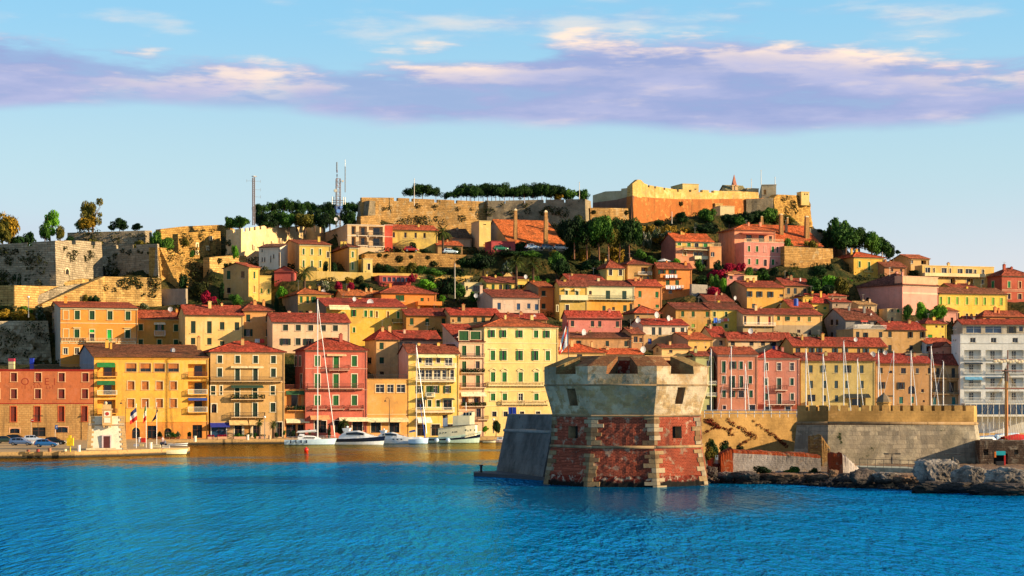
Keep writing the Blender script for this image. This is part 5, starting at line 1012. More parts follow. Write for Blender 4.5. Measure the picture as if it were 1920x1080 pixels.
# quays and the pier
def quaymat(t,b):
 v = obvec(t,False); n = t.noise(v,.3,6,.6); f = t.noise(v,2.5,5,.7); geo = t.new('ShaderNodeNewGeometry'); sp = t.new('ShaderNodeSeparateXYZ'); t.put(geo.outputs['Position'],sp.inputs[0])
 k = t.mix(n,lin('8c7048'),lin('b49460')); k = t.mix(t.ramp(f,.5,.75),k,lin('4c3c28'))
 wet = t.ramp(t.math('ADD',sp.outputs[2],t.math('MULTIPLY',f,.5)),.85,.45); k = t.mix(wet,k,lin('1a1a14'))       # weed and tide mark
 t.put(k,b.inputs['Base Color']); b.inputs['Roughness'].default_value = .9
 bp = t.new('ShaderNodeBump'); bp.inputs['Strength'].default_value = .5; bp.inputs['Distance'].default_value = .1; t.put(f,bp.inputs['Height']); t.put(bp.outputs[0],b.inputs['Normal'])
QM = mat('quay_stone',quaymat); QZ = 1.05
def slab(name,poly,z0,z1,mt,kind='structure'):
 b = MB(); b.loft([[(x,y,z0) for x,y in poly],[(x,y,z1) for x,y in poly]]); o = b.build(name,mt); return tag(o,kind=kind)
def xy(P): return (P.x,P.y)
qa = onz(345,834,0); e0 = depth(345,-6.5); e1 = depth(1950,-6.5)
pier = [xy(world(-120,HOR,314)),xy(world(140,HOR,321)),xy(world(225,HOR,327)),xy(world(352,HOR,341)),xy(world(356,HOR,346)),xy(world(300,HOR,400)),xy(world(345,HOR,depth(345,4))),xy(world(-300,HOR,depth(-300,4))),xy(world(-300,HOR,312))]
slab('pier',pier,-3,1.05,QM)
slab('quay',[xy(world(300,HOR,depth(300,-6.5))),xy(world(1960,HOR,e1)),xy(world(1960,HOR,depth(1960,5))),xy(world(300,HOR,depth(300,5)))],-3,1.046,QM)
# sea
def seamat(t,b):
 v = t.new('ShaderNodeTexCoord').outputs['Object']
 sp = t.new('ShaderNodeSeparateXYZ'); t.put(v,sp.inputs[0])
 big = t.noise(t.mapping(v,(.012,.03,1)),1,4,.6)
 # sheltered water lies within the harbour, ruffled water outside it
 yy = t.math('ADD',sp.outputs[1],t.math('MULTIPLY',t.math('SUBTRACT',big,.5),80))
 n1 = t.noise(t.mapping(v,(1.7,.34,1)),1,3,.6); n2 = t.noise(t.mapping(v,(.75,.14,1),rot=(0,0,.08)),1,3,.6); n3 = t.noise(t.mapping(v,(.22,.06,1)),1,3,.5)
 h = t.math('ADD',t.math('ADD',t.math('MULTIPLY',n1,.8),t.math('MULTIPLY',n2,.95)),t.math('MULTIPLY',n3,1.3))
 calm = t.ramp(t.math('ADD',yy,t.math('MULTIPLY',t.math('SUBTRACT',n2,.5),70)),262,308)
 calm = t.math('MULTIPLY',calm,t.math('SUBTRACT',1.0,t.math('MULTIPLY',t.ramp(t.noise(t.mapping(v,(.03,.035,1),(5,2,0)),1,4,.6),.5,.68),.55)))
 bp = t.new('ShaderNodeBump'); bp.inputs['Distance'].default_value = 1.0
 t.put(t.math('SUBTRACT',.72,t.math('MULTIPLY',calm,.36)),bp.inputs['Strength']); t.put(h,bp.inputs['Height'])
 TCx = 13.9                        # smoother tinted patch added to bring out the tower's reflection
 dd = t.vmath('MULTIPLY',t.vmath('SUBTRACT',v,(TCx,203,0)),(1,.55,0)); ln = t.new('ShaderNodeVectorMath',operation='LENGTH'); t.put(dd,ln.inputs[0])
 refl_patch = t.ramp(t.math('ADD',ln.outputs['Value'],t.math('MULTIPLY',t.math('SUBTRACT',n2,.5),14)),24,9)
 st_ = t.math('MULTIPLY',bp.inputs['Strength'].links[0].from_socket,t.math('SUBTRACT',1.0,t.math('MULTIPLY',refl_patch,.85))); t.put(st_,bp.inputs['Strength'])
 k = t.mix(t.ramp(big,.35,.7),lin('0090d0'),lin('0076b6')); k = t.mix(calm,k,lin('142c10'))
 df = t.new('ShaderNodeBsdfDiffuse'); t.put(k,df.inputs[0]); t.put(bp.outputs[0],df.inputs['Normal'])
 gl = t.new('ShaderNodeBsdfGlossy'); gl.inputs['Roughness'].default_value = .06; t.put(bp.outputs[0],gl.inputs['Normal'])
 t.put(t.mix(t.math('MAXIMUM',calm,t.math('MULTIPLY',refl_patch,.35)),(.05,.45,.8),(.66,.5,.2)),gl.inputs[0])  # gold and blue reflection tones tinted into the gloss colour
 mx = t.new('ShaderNodeMixShader'); t.put(t.math('ADD',.7,t.math('MULTIPLY',t.math('MAXIMUM',calm,refl_patch),.14)),mx.inputs[0]); t.put(df.outputs[0],mx.inputs[1]); t.put(gl.outputs[0],mx.inputs[2])
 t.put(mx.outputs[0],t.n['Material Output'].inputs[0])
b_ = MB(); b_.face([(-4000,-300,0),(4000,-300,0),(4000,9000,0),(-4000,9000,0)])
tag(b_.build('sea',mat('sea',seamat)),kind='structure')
# ================================================================== the eight sided harbour tower
def offD(p,D): return D*(1-KT*(p-960)/FOC)-429
BRICK = masonry('tower_brick', '743828', '4a2016',(.5,.17),mortar=2.0,weed=.0,rough=.45,plastered=.16,pcol='a88c74',ps=1.1)
BRICK_LOW = masonry('tower_brick_low', '60241a', '3c140c',(.5,.17),mortar=1.8,weed=.12,rough=.5,plastered=.34,pcol='b8a48c',wet=True,ps=1.7)
RENDER = masonry('tower_render', 'a88c64', '8a7252',(.9,.45),mortar=.9,weed=.05,rough=.5,plastered=.6,pcol='c2ae90',ps=.6)
TOPST = masonry('tower_top', '8c6040', '784c30',(.4,.2),weed=.1,rough=.6,plastered=.3,pcol='98805c')
QUOIN = plaster('947850',1.3)
TC = world(880+1000/3.375,HOR,230.5); TC.z = 0
tower = thing('harbour_tower', 'squat eight sided tower of red brick and grey render rising from the water', 'tower',TC)
ANG = [math.radians(15.5+45*k) for k in range(-2,6)]
def tp(a,r,z): return Vector((r*math.sin(a),-r*math.cos(a),z))
def face_band(k,rings,mt,name,holes=(),jit=.05,ns=18,dt=.35):
 """one face of the tower between rings (z, r); holes = (s0, s1, z0, z1, depth)"""
 a0,a1 = ANG[k],ANG[k]+math.radians(45)
 def R(z):
  for (za,ra),(zb,rb) in zip(rings,rings[1:]):
   if z <= zb+1e-6: return ra+(rb-ra)*(z-za)/(zb-za)
  return rings[-1][1]
 n = Vector((math.sin((a0+a1)/2),-math.cos((a0+a1)/2),0)); rng = np.random.default_rng(k+len(name))
 z0,z1 = rings[0][0],rings[-1][0]
 ss = sorted({round(x,4) for x in list(np.linspace(0,1,ns+1))+[q for h in holes for q in h[:2]]}); zs = sorted({round(z,4) for z in list(np.linspace(z0,z1,max(2,int((z1-z0)/dt))+1))+[q for h in holes for q in h[2:4]]+[r[0] for r in rings]})
 b = MB(); idx = {}
 for i,s in enumerate(ss):
  for j,z in enumerate(zs):
   r = R(z); p = tp(a0,r,z).lerp(tp(a1,r,z),s)
   if 0 < s < 1 and z0 < z < z1: p = p+n*rng.normal()*jit
   idx[i,j] = len(b.v); b.v.append(tuple(p))
 for i in range(len(ss)-1):
  for j in range(len(zs)-1):
   sc,zc = (ss[i]+ss[i+1])/2,(zs[j]+zs[j+1])/2
   if any(h[0] < sc < h[1] and h[2] < zc < h[3] for h in holes): continue
   b.f.append((idx[i,j],idx[i+1,j],idx[i+1,j+1],idx[i,j+1])); b.m.append(0)
 for s0,s1,za,zb,dp in holes:
  P = lambda s,z: tp(a0,R(z),z).lerp(tp(a1,R(z),z),s)
  c = [P(s0,za),P(s1,za),P(s1,zb),P(s0,zb)]; q = [p-n*dp for p in c]
  q[0] += (q[1]-q[0])*.15; q[1] += (q[0]-q[1])*.15; q[3] += (q[2]-q[3])*.15; q[2] += (q[3]-q[2])*.15
  for m in range(4): b.face([c[m],c[(m+1) % 4],q[(m+1) % 4],q[m]],1)
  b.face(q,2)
 return b.build(name,[mt,QUOIN,plain('deep_shadow_tone', '14100c',.9)],tower)  # recess backs painted near black as deep shade
for k in range(8):
 hl = {0: [(.42,.66,5.55,7.0,.9)],2: [(.40,.60,5.6,7.0,.9)]}.get(k,[])
 face_band(k,[(-1.5,10.75),(1.2,10.25),(1.25,10.24)],BRICK_LOW, 'brick_footing',jit=.05)
 face_band(k,[(1.25,10.22),(4.5,9.62)],BRICK, 'lower_brickwork',jit=.02)
 face_band(k,[(4.7,9.55),(8.1,9.42)],BRICK, 'upper_brickwork',hl,jit=.02)
 hu = {0: [(.50,.70,9.4,11.4,1.1)],2: [(.42,.58,9.6,11.55,1.1)]}.get(k,[])
 face_band(k,[(8.35,9.45),(9.0,9.62),(11.7,10.4)],RENDER, 'rendered_wall',hu,jit=.02)
 face_band(k,[(11.9,10.42),(13.1,10.45)],RENDER, 'parapet_wall',jit=.015)
for z,r,t,nm in ((4.6,9.62,.17, 'rope_moulding'),(11.8,10.42,.09, 'string_course')):
 b = MB()
 for a in ANG: b.bar(tp(a,r,z),tp(a+math.radians(45),r,z),t,8,cap=True)
 for a in ANG: b.ball(tp(a,r,z),t*1.02,0,8,6)
 b.build(nm,QUOIN,tower,smooth=True)
b = MB()
for z0,z1,r0,r1 in ((8.1,8.22,9.5,9.66),(8.22,8.35,9.66,9.5)): b.loft([[tp(a,r0,z0) for a in ANG],[tp(a,r1,z1) for a in ANG]],cap=False)
b.face([tp(a,10.44,13.1) for a in ANG],0)
b.build('ledge',QUOIN,tower)
rq = random.Random(4)
for k in range(8):                                               # corner stones, long and short in turn
 a = ANG[k]; z = -.4; i = k
 if not -100 < math.degrees(a) < 130: continue
 while z < 7.95:
  h = rq.uniform(.42,.6)
  if 4.3 < z+h and z < 4.8: z = 4.82; 
  if z+h > 8.08: h = 8.08-z
  if h < .2: break
  L1,L2 = (1.35,.75) if i % 2 else (.75,1.35)
  L1 *= rq.uniform(.6,1.12); L2 *= rq.uniform(.6,1.12); gp = rq.uniform(.06,.14); b = MB(); ring = []
  for zz in (z+.015,z+h-.015):
   r = (10.25+(1.2-zz)*.19 if zz < 1.2 else 10.22-(zz-1.25)*.185) if zz < 4.55 else 9.55-(zz-4.7)*.04
   V0 = tp(a,r+gp,zz); pl = tp(a-PI/4,r+gp,zz); pr = tp(a+PI/4,r+gp,zz)
   dl = (pl-V0).normalized(); drr = (pr-V0).normalized(); inn = -tp(a,1,0)
   ring.append([V0,V0+drr*L2,V0+drr*L2+inn*.4,V0+inn*.55,V0+dl*L1+inn*.4,V0+dl*L1])
  b.loft(ring); b.build('quoin_stone',(plaster('8c7048',1.3),plaster('745838',1.3),plaster('988464',1.3))[int(rq.random()*3)],tower); z += h; i += 1
for k in range(8):                                               # sloping merlons wrapped round the corners, embrasures between them
 a = ANG[k]; b = MB(); cols = []
 aL = a-math.radians(22.5); aR = a+math.radians(22.5); ca = math.cos(math.radians(22.5))
 def col(kind):
  o = []
  for r,z,hw in ((10.46,13.1,1.85),(10.43,14.0,1.75),(7.4,15.2,.7),(7.4,13.0,.7)):
   if kind == 0: o.append(tp(a,r,z))
   else:
    am = aL if kind < 0 else aR; m = tp(am,r*ca,z); t = (tp(a,r,z)-m).normalized(); o.append(m+t*hw)
  return o
 b.loft([col(-1),col(0),col(1)],mats=[1,0,0,0]); b.build('merlon',[TOPST if k % 3 else masonry('tower_top2', '907048', '7c6040',(.4,.2),weed=.1,rough=.6,plastered=.6,pcol='a08858'),RENDER],tower)
b = MB(); b.loft([[tp(a,6.2,13.2) for a in ANG],[tp(a,6.2,15.1) for a in ANG],[tp(a,6.4,15.11) for a in ANG],[tp(a,6.4,15.3) for a in ANG]]); b.build('inner_turret',plaster('b48c58',.8),tower)
b = MB(); b.loft([[tp(a,7.3,13.2) for a in ANG],[tp(a,7.3,14.7) for a in ANG],[tp(a,6.3,14.72) for a in ANG]],cap=False); b.build('inner_parapet',BRICK_LOW,tower)
fs_ = world(1066,660,228.5); fl_ = thing('flagpole', 'rusty flagpole standing on top of the brick tower', 'flagpole',(fs_.x,fs_.y,13.3))
MB().bar((0,0,0),(0,0,6.4),.06,6,r2=.04).build('pole',plain('rust_rail', '6a3020',.6),fl_)
def flag(name,label,P,pts,nx,ny,colf,group=None):
 """a hanging cloth: pts = four corners (hoist top, fly top, fly bottom, hoist bottom) in metres from P, with folds"""
 b = MB(); c = [Vector(q) for q in pts]; mats = []; mi = {}
 for i in range(nx):
  for j in range(ny):
   q = []
   for ii,jj in ((i,j),(i+1,j),(i+1,j+1),(i,j+1)):
    s,t = ii/nx,jj/ny; p = (c[0].lerp(c[1],s)).lerp(c[3].lerp(c[2],s),t); p.y += .16*math.sin(s*9+t*3)*s; q.append(p)
   m = colf((i+.5)/nx,(j+.5)/ny)
   if m not in mi: mi[m] = len(mats); mats.append(plain('flag',m,.8,var=.06))
   b.face(q,mi[m])
 o = b.build(name,mats,None,P,smooth=True); sm = o.modifiers.new('thickness', 'SOLIDIFY'); sm.thickness = .02
 return tag(o,label, 'flag',group)
def elba(s,t):
 d = s-t
 if abs(d) < .2:
  for k in (.25,.5,.75):
   if abs(s-k) < .07 and abs(t-k) < .06: return 'd8a020'
  return 'c01c10'
 return 'd8d4cc'
flag('flag', 'white flag with a red diagonal band and gold bees on the brick tower',(fs_.x,fs_.y,16.0),[(-.06,0,3.6),(-.9,0,1.2),(-1.15,-.1,-.6),(-.06,0,.6)],16,16,elba)
# low grey sea bastion left of the tower, its cord and the landing stage
SWB = masonry('sea_bastion', '605c58', '54504c',(.9,.45),weed=.0,rough=.5,plastered=.9,pcol='74706a')
rampart('sea_bastion', 'X',[(966,776,offD(966,284)),(952,776,offD(952,257)),(1040,777,offD(1040,238))],888, 'battered grey bastion wall joined to the left side of the brick tower',SWB,batter=.2,base=-.3,ext=1,jit=.03,cord=2.2,cordmat=plaster('88847c',.6),th=12,ground=False,name='sea_bastion',cat='bastion',step=1.0,capmat=STONE)
jb = [world(888,HOR,250),world(935,HOR,246),world(1030,HOR,236),world(1034,HOR,240),world(940,HOR,256),world(888,HOR,254)]
b = MB(); b.loft([[(p.x,p.y,-1) for p in jb],[(p.x,p.y,.45) for p in jb]]); jt = b.build('landing_stage',plain('wet_concrete', '2c2a2a',.7)); tag(jt, 'low dark landing stage at the foot of the grey bastion', 'jetty')
pb = world(902,HOR,251); tag(MB().bar((0,0,0),(0,0,1.0),.16,8).bar((0,0,.8),(0,0,1.0),.24,8).build('mooring_post',IRON,None,(pb.x,pb.y,.45)), 'dark mooring post on the low landing stage by the grey bastion', 'bollard')
for i,x in enumerate((260,285)):
 p = at('O',x,440,offD(px('O',x),262)); z0 = p.z-2.6
 t = thing('solar_panel', 'dark blue solar panel on a post above the grey bastion, %s of the two' % ('left' if i == 0 else 'right'), 'solar panel',(p.x,p.y,z0),math.radians(8), 'solar panels on the grey bastion')
 MB().bar((0,.15,0),(0,.15,2.7),.04,6).build('post',METAL,t)
 b = MB(); w_ = .27; b.loft([[(-w_,-.1,2.0),(w_,-.1,2.0),(w_,-.05,1.98),(-w_,-.05,1.98)],[(-w_,.2,3.1),(w_,.2,3.1),(w_,.25,3.08),(-w_,.25,3.08)]]); b.build('panel',glassy('solar', '102890',.25),t)
 b = MB()
 for s in (-w_,w_): b.bar((s,-.11,1.98),(s,.2,3.12),.02,4)
 b.bar((-w_,-.11,1.98),(w_,-.11,1.98),.02,4); b.bar((-w_,.2,3.12),(w_,.2,3.12),.02,4); b.build('frame',METAL,t)
# ---------------- rampart right of the tower
rampart('quay_rampart', 'X',[(1300,771,offD(1300,268)),(1494,771,offD(1494,274))],868, 'smooth ochre harbour rampart with a white railing, patterned with red creeper',SW_LINEAR,batter=.06,base=1.0,jit=.02,ground=False,th=5)
CRN = [1514,1533,1553,1573,1593,1613,1633,1651,1671,1690,1710,1729,1750,1768,1787,1808]
rampart('stained_rampart', 'X',[(1494.5,792,offD(1494.5,262)),(1553,792,offD(1553,258)),(1826,793,offD(1826,262)),(1832,793,offD(1832,300))],868, 'tall stained grey bastion wall with a sunlit crenellated parapet right of the tower',SW_STAIN,batter=.17,base=1.0,jit=.05,ground=False,th=14,cord=.1,cordmat=QUOIN,step=1.0)
rampart('cren_parapet', 'X',[(1494.5,770.5,offD(1494.5,262.3)),(1553,770.5,offD(1553,258.3)),(1826,770.5,offD(1826,262.3)),(1832,770.5,offD(1832,299))],791.5, 'sunlit crenellated parapet along the top of the stained bastion wall',SW_LINEAR,batter=.0,jit=.02,ground=False,th=2.0,ext=0,name='parapet',cat='parapet',notch=[(p-2.8,p+2.8) for p in CRN],nh=-.0+.75)
for p_,y0_,y1_,w_ in ((1506,786,794,26),(1530,786,796,44),(1552,825,868,30)): pass
# creeper on the ochre rampart
def creeper(x0,y0,x1,y1,r):
 return [(x0+(x1-x0)*k/14+random.uniform(-9,9),y0+(y1-y0)*k/14+random.uniform(-9,9),r*random.uniform(.4,1.3)) for k in range(15)]
WALLS['quay_rampart']['R'] = 'P'; random.seed(5)
cl_ = []
for c in ((150,250,400,410,.30),(350,260,600,430,.36),(600,270,820,420,.26),(820,420,925,520,.25),(110,380,230,330,.16),(230,320,390,350,.16),(120,260,240,330,.35),(440,520,580,440,.2)): cl_ += creeper(*c)
Wl = WALLS['quay_rampart']; cc_ = []
for x,y,r in cl_:
 h_ = Wl['on'](x)
 if not h_: continue
 T,n,e = h_; z = CAM_H+(HOR-py('P',y))/FOC*T.y; q = T+n*(.06*(T.z-z)+.06)-Wl['org']; cc_.append((q.x,q.y,z-Wl['org'].z,r*1.2,.12,r))
V_,F_ = leaf_cloud(cc_,3000,.09,3); o_ = link('red_creeper',np_mesh('red_creeper',V_,F_,leaf('creeper', '5c1c0c', '74301a', '4c2c14')),Wl['root']); o_['kind'] = 'stuff'
# railing along the rampart
A_ = at('P',112,158,offD(px('P',112),268)); B_ = at('P',1480,155,offD(px('P',1480),262))
rt_ = thing('railing', 'white tubular railing along the top of the ochre rampart', 'railing',A_)
b = MB(); d_ = B_-A_; 
for dz in (0,-.45): b.bar((0,0,dz),d_+Vector((0,0,dz)),.045,6)
b.build('rail',WHITE,rt_)
for k in range(17): p = d_*(k/16); MB().bar(p+Vector((0,0,-1.0)),p+Vector((0,0,.02)),.045,6).build('post',WHITE,rt_)
# guard turret with a domed cap on the crenellated parapet
p_ = at('N',297,735,offD(px('N',297),272)); gt_ = thing('sentry_turret', 'small stone sentry turret with a pointed dome on the crenellated parapet', 'turret',(p_.x,p_.y,p_.z-.5))
N8 = [math.radians(22.5+45*k+8) for k in range(8)]; z1_ = CAM_H+(HOR-py('N',672))/FOC*p_.y-p_.z+.5; z2_ = CAM_H+(HOR-py('N',605))/FOC*p_.y-p_.z+.5; r_ = .98
b = MB(); b.loft([[tp(a,r_,0) for a in N8],[tp(a,r_,z1_-.15) for a in N8],[tp(a,r_*1.15,z1_-.1) for a in N8],[tp(a,r_*1.15,z1_+.05) for a in N8]]); b.build('drum',SW_LINEAR,gt_)
b = MB(); b.loft([[tp(a,r_*k,z1_+(z2_-z1_)*t) for a in N8] for k,t in ((1.08,.03),(.98,.3),(.7,.62),(.3,.82),(.2,.86),(.2,.93),(.08,1.05))]); b.build('dome_cap',plaster('7c6c54',.9),gt_)
b = MB(); b.box(-.3,-1.02,.1,.3,-.9,1.0); b.build('door',plain('deep_shadow_tone', '14100c',.9),gt_,(0,0,0),math.radians(-8))
# ---------------- shore, ruins and rocks right of the tower
def shore_D(p): return float(np.interp(p,[1300,1340,1400,1480,1560,1640,1715,1800,1920,2050],[226,231,229,228,221,218,214,208,203,200]))
pp_ = np.linspace(1296,2050,150); tt_ = np.concatenate([np.linspace(-2,6,14),np.linspace(7,60,14)]); V_ = []
ns_ = np.random.default_rng(2)
for t in tt_:
 for p in pp_:
  D = shore_D(p)+t; w3 = world(p,HOR,D); z = np.interp(t,[-2,0,1.2,4,12,60],[-1.0,-.15,.35,.85,1.15,1.3])+ns_.normal()*(.16 if t < 7 else .03); V_.append((w3.x,w3.y,z))
n_ = len(pp_); ii = np.arange((len(tt_)-1)*n_).reshape(len(tt_)-1,n_)[:,:-1].ravel()
def shoremat(t,b):
 v = obvec(t,False); n = t.noise(v,.35,6,.65); f = t.noise(v,2.6,6,.75)
 k = t.mix(t.ramp(n,.35,.65),lin('5c4430'),lin('8c6c48')); k = t.mix(t.ramp(f,.48,.72),k,lin('241a14')); k = t.mix(t.ramp(f,.42,.25),k,lin('b09878')); k = t.mix(t.ramp(n,.6,.75),k,lin('2c3816'))
 geo = t.new('ShaderNodeNewGeometry'); sp = t.new('ShaderNodeSeparateXYZ'); t.put(geo.outputs['Position'],sp.inputs[0]); k = t.mix(t.ramp(sp.outputs[2],.35,.05),k,lin('12100c'))
 t.put(k,b.inputs['Base Color']); b.inputs['Roughness'].default_value = .9; bp = t.new('ShaderNodeBump'); bp.inputs['Strength'].default_value = 1; bp.inputs['Distance'].default_value = .2; t.put(f,bp.inputs['Height']); t.put(bp.outputs[0],b.inputs['Normal'])
tag(link('shore',np_mesh('shore',np.array(V_),np.stack([ii,ii+1,ii+n_+1,ii+n_],1),mat('shore',shoremat))),kind='structure')
def rockmat(name,c1,c2,c3):
 def fn(t,b):
  v = obvec(t,False); n = t.noise(v,.5,7,.7); f = t.noise(v,2.2,7,.75); w_ = t.noise(t.mapping(v,(.4,.4,1.6)),1,5,.6)
  k = t.mix(t.ramp(n,.38,.6),lin(c1),lin(c2)); k = t.mix(t.ramp(f,.5,.7),k,lin('14100e')); k = t.mix(t.ramp(w_,.56,.72),k,lin(c3))
  geo = t.new('ShaderNodeNewGeometry'); sp = t.new('ShaderNodeSeparateXYZ'); t.put(geo.outputs['Position'],sp.inputs[0])
  k = t.mix(t.ramp(t.math('ADD',sp.outputs[2],t.math('MULTIPLY',n,.9)),1.9,1.0),k,lin('0c0a08'))      # near black towards the foot
  t.put(k,b.inputs['Base Color']); b.inputs['Roughness'].default_value = .9; bp = t.new('ShaderNodeBump'); bp.inputs['Strength'].default_value = 1; bp.inputs['Distance'].default_value = .35; t.put(f,bp.inputs['Height']); t.put(bp.outputs[0],b.inputs['Normal'])
 return mat(('rock',name),fn)
RK = [rockmat('pale', '989086', '645c54', '302a24'),rockmat('brown', '6c4c34', '8c6c50', '3c2c20'),rockmat('dark', '38302c', '5c5048', '201c18')]
from mathutils import noise as mnoise
def rock_mesh(seed,mt):
 bm = bmesh.new(); bmesh.ops.create_icosphere(bm,subdivisions=5,radius=1); rng = np.random.default_rng(seed); o = Vector(rng.uniform(-50,50,3))
 pl = rng.normal(size=(6,3)); pl /= np.linalg.norm(pl,axis=1)[:,None]; cu = rng.uniform(.62,.85,6)
 for v in bm.verts:
  c = np.array(v.co)
  for n,d in zip(pl,cu):
   e = c@n-d
   if e > 0: c = c-n*e*.8
  p = Vector(c); q = Vector((p.x*1.2,p.y*1.2,p.z*2.2))+o
  a = mnoise.fractal(q,.9,2.1,6); r = 1-abs(mnoise.noise(q*2.3)); u = 1-abs(mnoise.noise(q*5.1))
  v.co = p*(.9+.25*a+.24*(r-.7)+.15*(u-.7))
  if v.co.z > .42: v.co.z = .42+(v.co.z-.42)*.35
 me = bpy.data.meshes.new('rock'); bm.to_mesh(me); bm.free(); me.materials.append(mt); return me
RM = {(s,m): rock_mesh(s*5+m,RK[m]) for s in range(4) for m in range(3)}
def rock(label,R,x,yt,yb,wpx,D,m,s,deep=.8,g='rocks along the shore'):
 A = world(px(R,x),py(R,yt),D); zb = CAM_H+(HOR-py(R,yb))/FOC*D; w_ = wpx/REG[R][2]/FOC*D/2; h = (A.z-zb)/2
 o = link('rock',RM[s % 4,m],None,(A.x,A.y,zb+h*.95),random.uniform(-.3,.3)); o.scale = (w_*1.15,w_*deep,h*1.7); tag(o,label, 'rock',g); return o
random.seed(9)
for a in (('large pale rock face with a bright bleached top right of the walkway', 'Q',1040,640,960,420,213,0,0,.6),('broad pale rock ledge at the right edge of the shore', 'Q',1740,730,1000,420,206,0,1,.5),('pale rock between the bleached rock face and the right hand ledge', 'Q',1390,710,980,330,210,0,2,.6),
 ('dark overhanging rock at the waterline below the bleached rock face', 'Q',1120,860,1000,560,208,2,3,.4),('dark rock foot at the right edge of the waterline', 'Q',1660,880,1020,620,204,2,0,.4),('purple grey boulder in the middle of the rocky shore', 'Q',540,770,880,260,219,0,3,.7),('dark boulder pile left of the purple grey boulder', 'Q',300,740,920,250,219,2,1,.7),
 ('brown rock at the water in front of the walkway', 'Q',760,800,930,280,217,1,2,.6),('reddish boulder beside the brick stump', 'P',1410,755,840,100,225,1,0,.8),('pale rubble block at the left of the rocky shore', 'P',330,780,870,170,230,0,1,.8),('dark rock heap in front of the low ruined wall', 'P',520,770,890,280,229.5,2,2,.7),('brown rock heap right of the dark one before the ruined wall', 'P',900,790,890,420,229.5,1,3,.4),
 ('low brown rock below the brick stump', 'P',1250,800,900,260,226,1,1,.6),('dark rock right of the brick stump at the water', 'P',1560,790,930,240,222,2,0,.7),('small dark rock against the foot of the brick tower', 'P',180,720,830,130,233,2,3,.8),('bright golden rock tip catching the sun beside the walkway', 'Q',1240,645,780,60,214.5,0,2,.8)): rock(*a)
# loose rubble, too much to count
rb = MB(); rr = random.Random(1)
for _ in range(1100):
 p = rr.uniform(1325,1800); D = shore_D(p)+rr.uniform(-.8,9)**1.0; w3 = world(p,HOR,D); r = rr.uniform(.1,.38); z = np.interp(D-shore_D(p),[-1,1.2,4,12],[.0,.4,.9,1.15])
 rb.ball((w3.x,w3.y,z),r,rr.choice((0,1,1,2)),5,4,(rr.uniform(.8,1.5),rr.uniform(.7,1.2),rr.uniform(.5,.9)))
tag(rb.build('shore_rubble',RK),kind='stuff')
# low ruined wall with a brick end and a brick stump
RUIN = masonry('ruin_plaster', 'a08c78', '8c7464',(.5,.25),weed=.05,rough=.8,plastered=1.0,pcol='b0a8a0'); RBR = masonry('ruin_brick', '843c20', '6c2814',(.3,.1),mortar=1.3,weed=.02,rough=.9,plastered=.3,pcol='a88468')
def P2(x,y,D): q = at('P',x,y,offD(px('P',x),D)); return q
Z0 = .7
def ruin(label,pts,yt,th,mt,lean=.12,capm=None):
 o = P2(pts[0][0],780,pts[0][1]); t = thing('ruined_wall',label, 'ruin',(o.x,o.y,Z0)); V = []
 for (x,D),y in zip(pts,yt): T = P2(x,y,D); V.append(T)
 b = MB(); O = Vector((o.x,o.y,Z0)); n = Vector((0,-1,0)); rings = []
 m = 30; rg = random.Random(len(label)); j = 0.0
 for i in range(len(V)-1):
  for k in range(m+(1 if i == len(V)-2 else 0)):
   T = V[i].lerp(V[i+1],k/m); j = j*.8+rg.uniform(-.06,.06); h = T.z-Z0
   rings.append([Vector((T.x,T.y,Z0))-O+n*lean*h+n*.15,Vector((T.x,T.y,Z0+h*.5))-O+n*(lean*h*.5),Vector((T.x,T.y,T.z-.35+j*.3))-O+n*j*.5,Vector((T.x,T.y,T.z+j))-O-n*.3,Vector((T.x,T.y+th,T.z+.1+j))-O,Vector((T.x,T.y+th,Z0))-O])
 b.loft(rings,mats=[0,0,1,1,0,0]); b.build('masonry_face',[mt,capm or mt],t); return t
ruin('low ruined wall with grey flaking render and a brick top, right of the tower',[(395,236),(900,236.5),(1290,237)],[562,590,615],3.0,RUIN,capm=RBR)
ruin('red brick broken end of the low ruined wall',[(278,235.2),(400,235.6)],[600,548],3.0,RBR)
ruin('dark red brick stump standing alone on the shore',[(1392,232),(1508,231.5)],[600,596],2.5,RBR,lean=.1)
ruin('grey rendered slope leaning on the brick stump',[(1512,232.2),(1570,232.4),(1700,233)],[605,640,760],2.5,RUIN)
ruin('patched stone buttress at the left end of the stained bastion',[(1185,254),(1300,253),(1390,253)],[430,410,540],2.0,masonry('rubble_patch', 'b08850', '6c4028',(.5,.22),weed=.05,rough=1.0,plastered=.2),lean=.08)
ruin('narrow red brick jamb at the foot of the ochre rampart',[(1045,262),(1095,261)],[445,560],1.5,RBR,lean=.02)
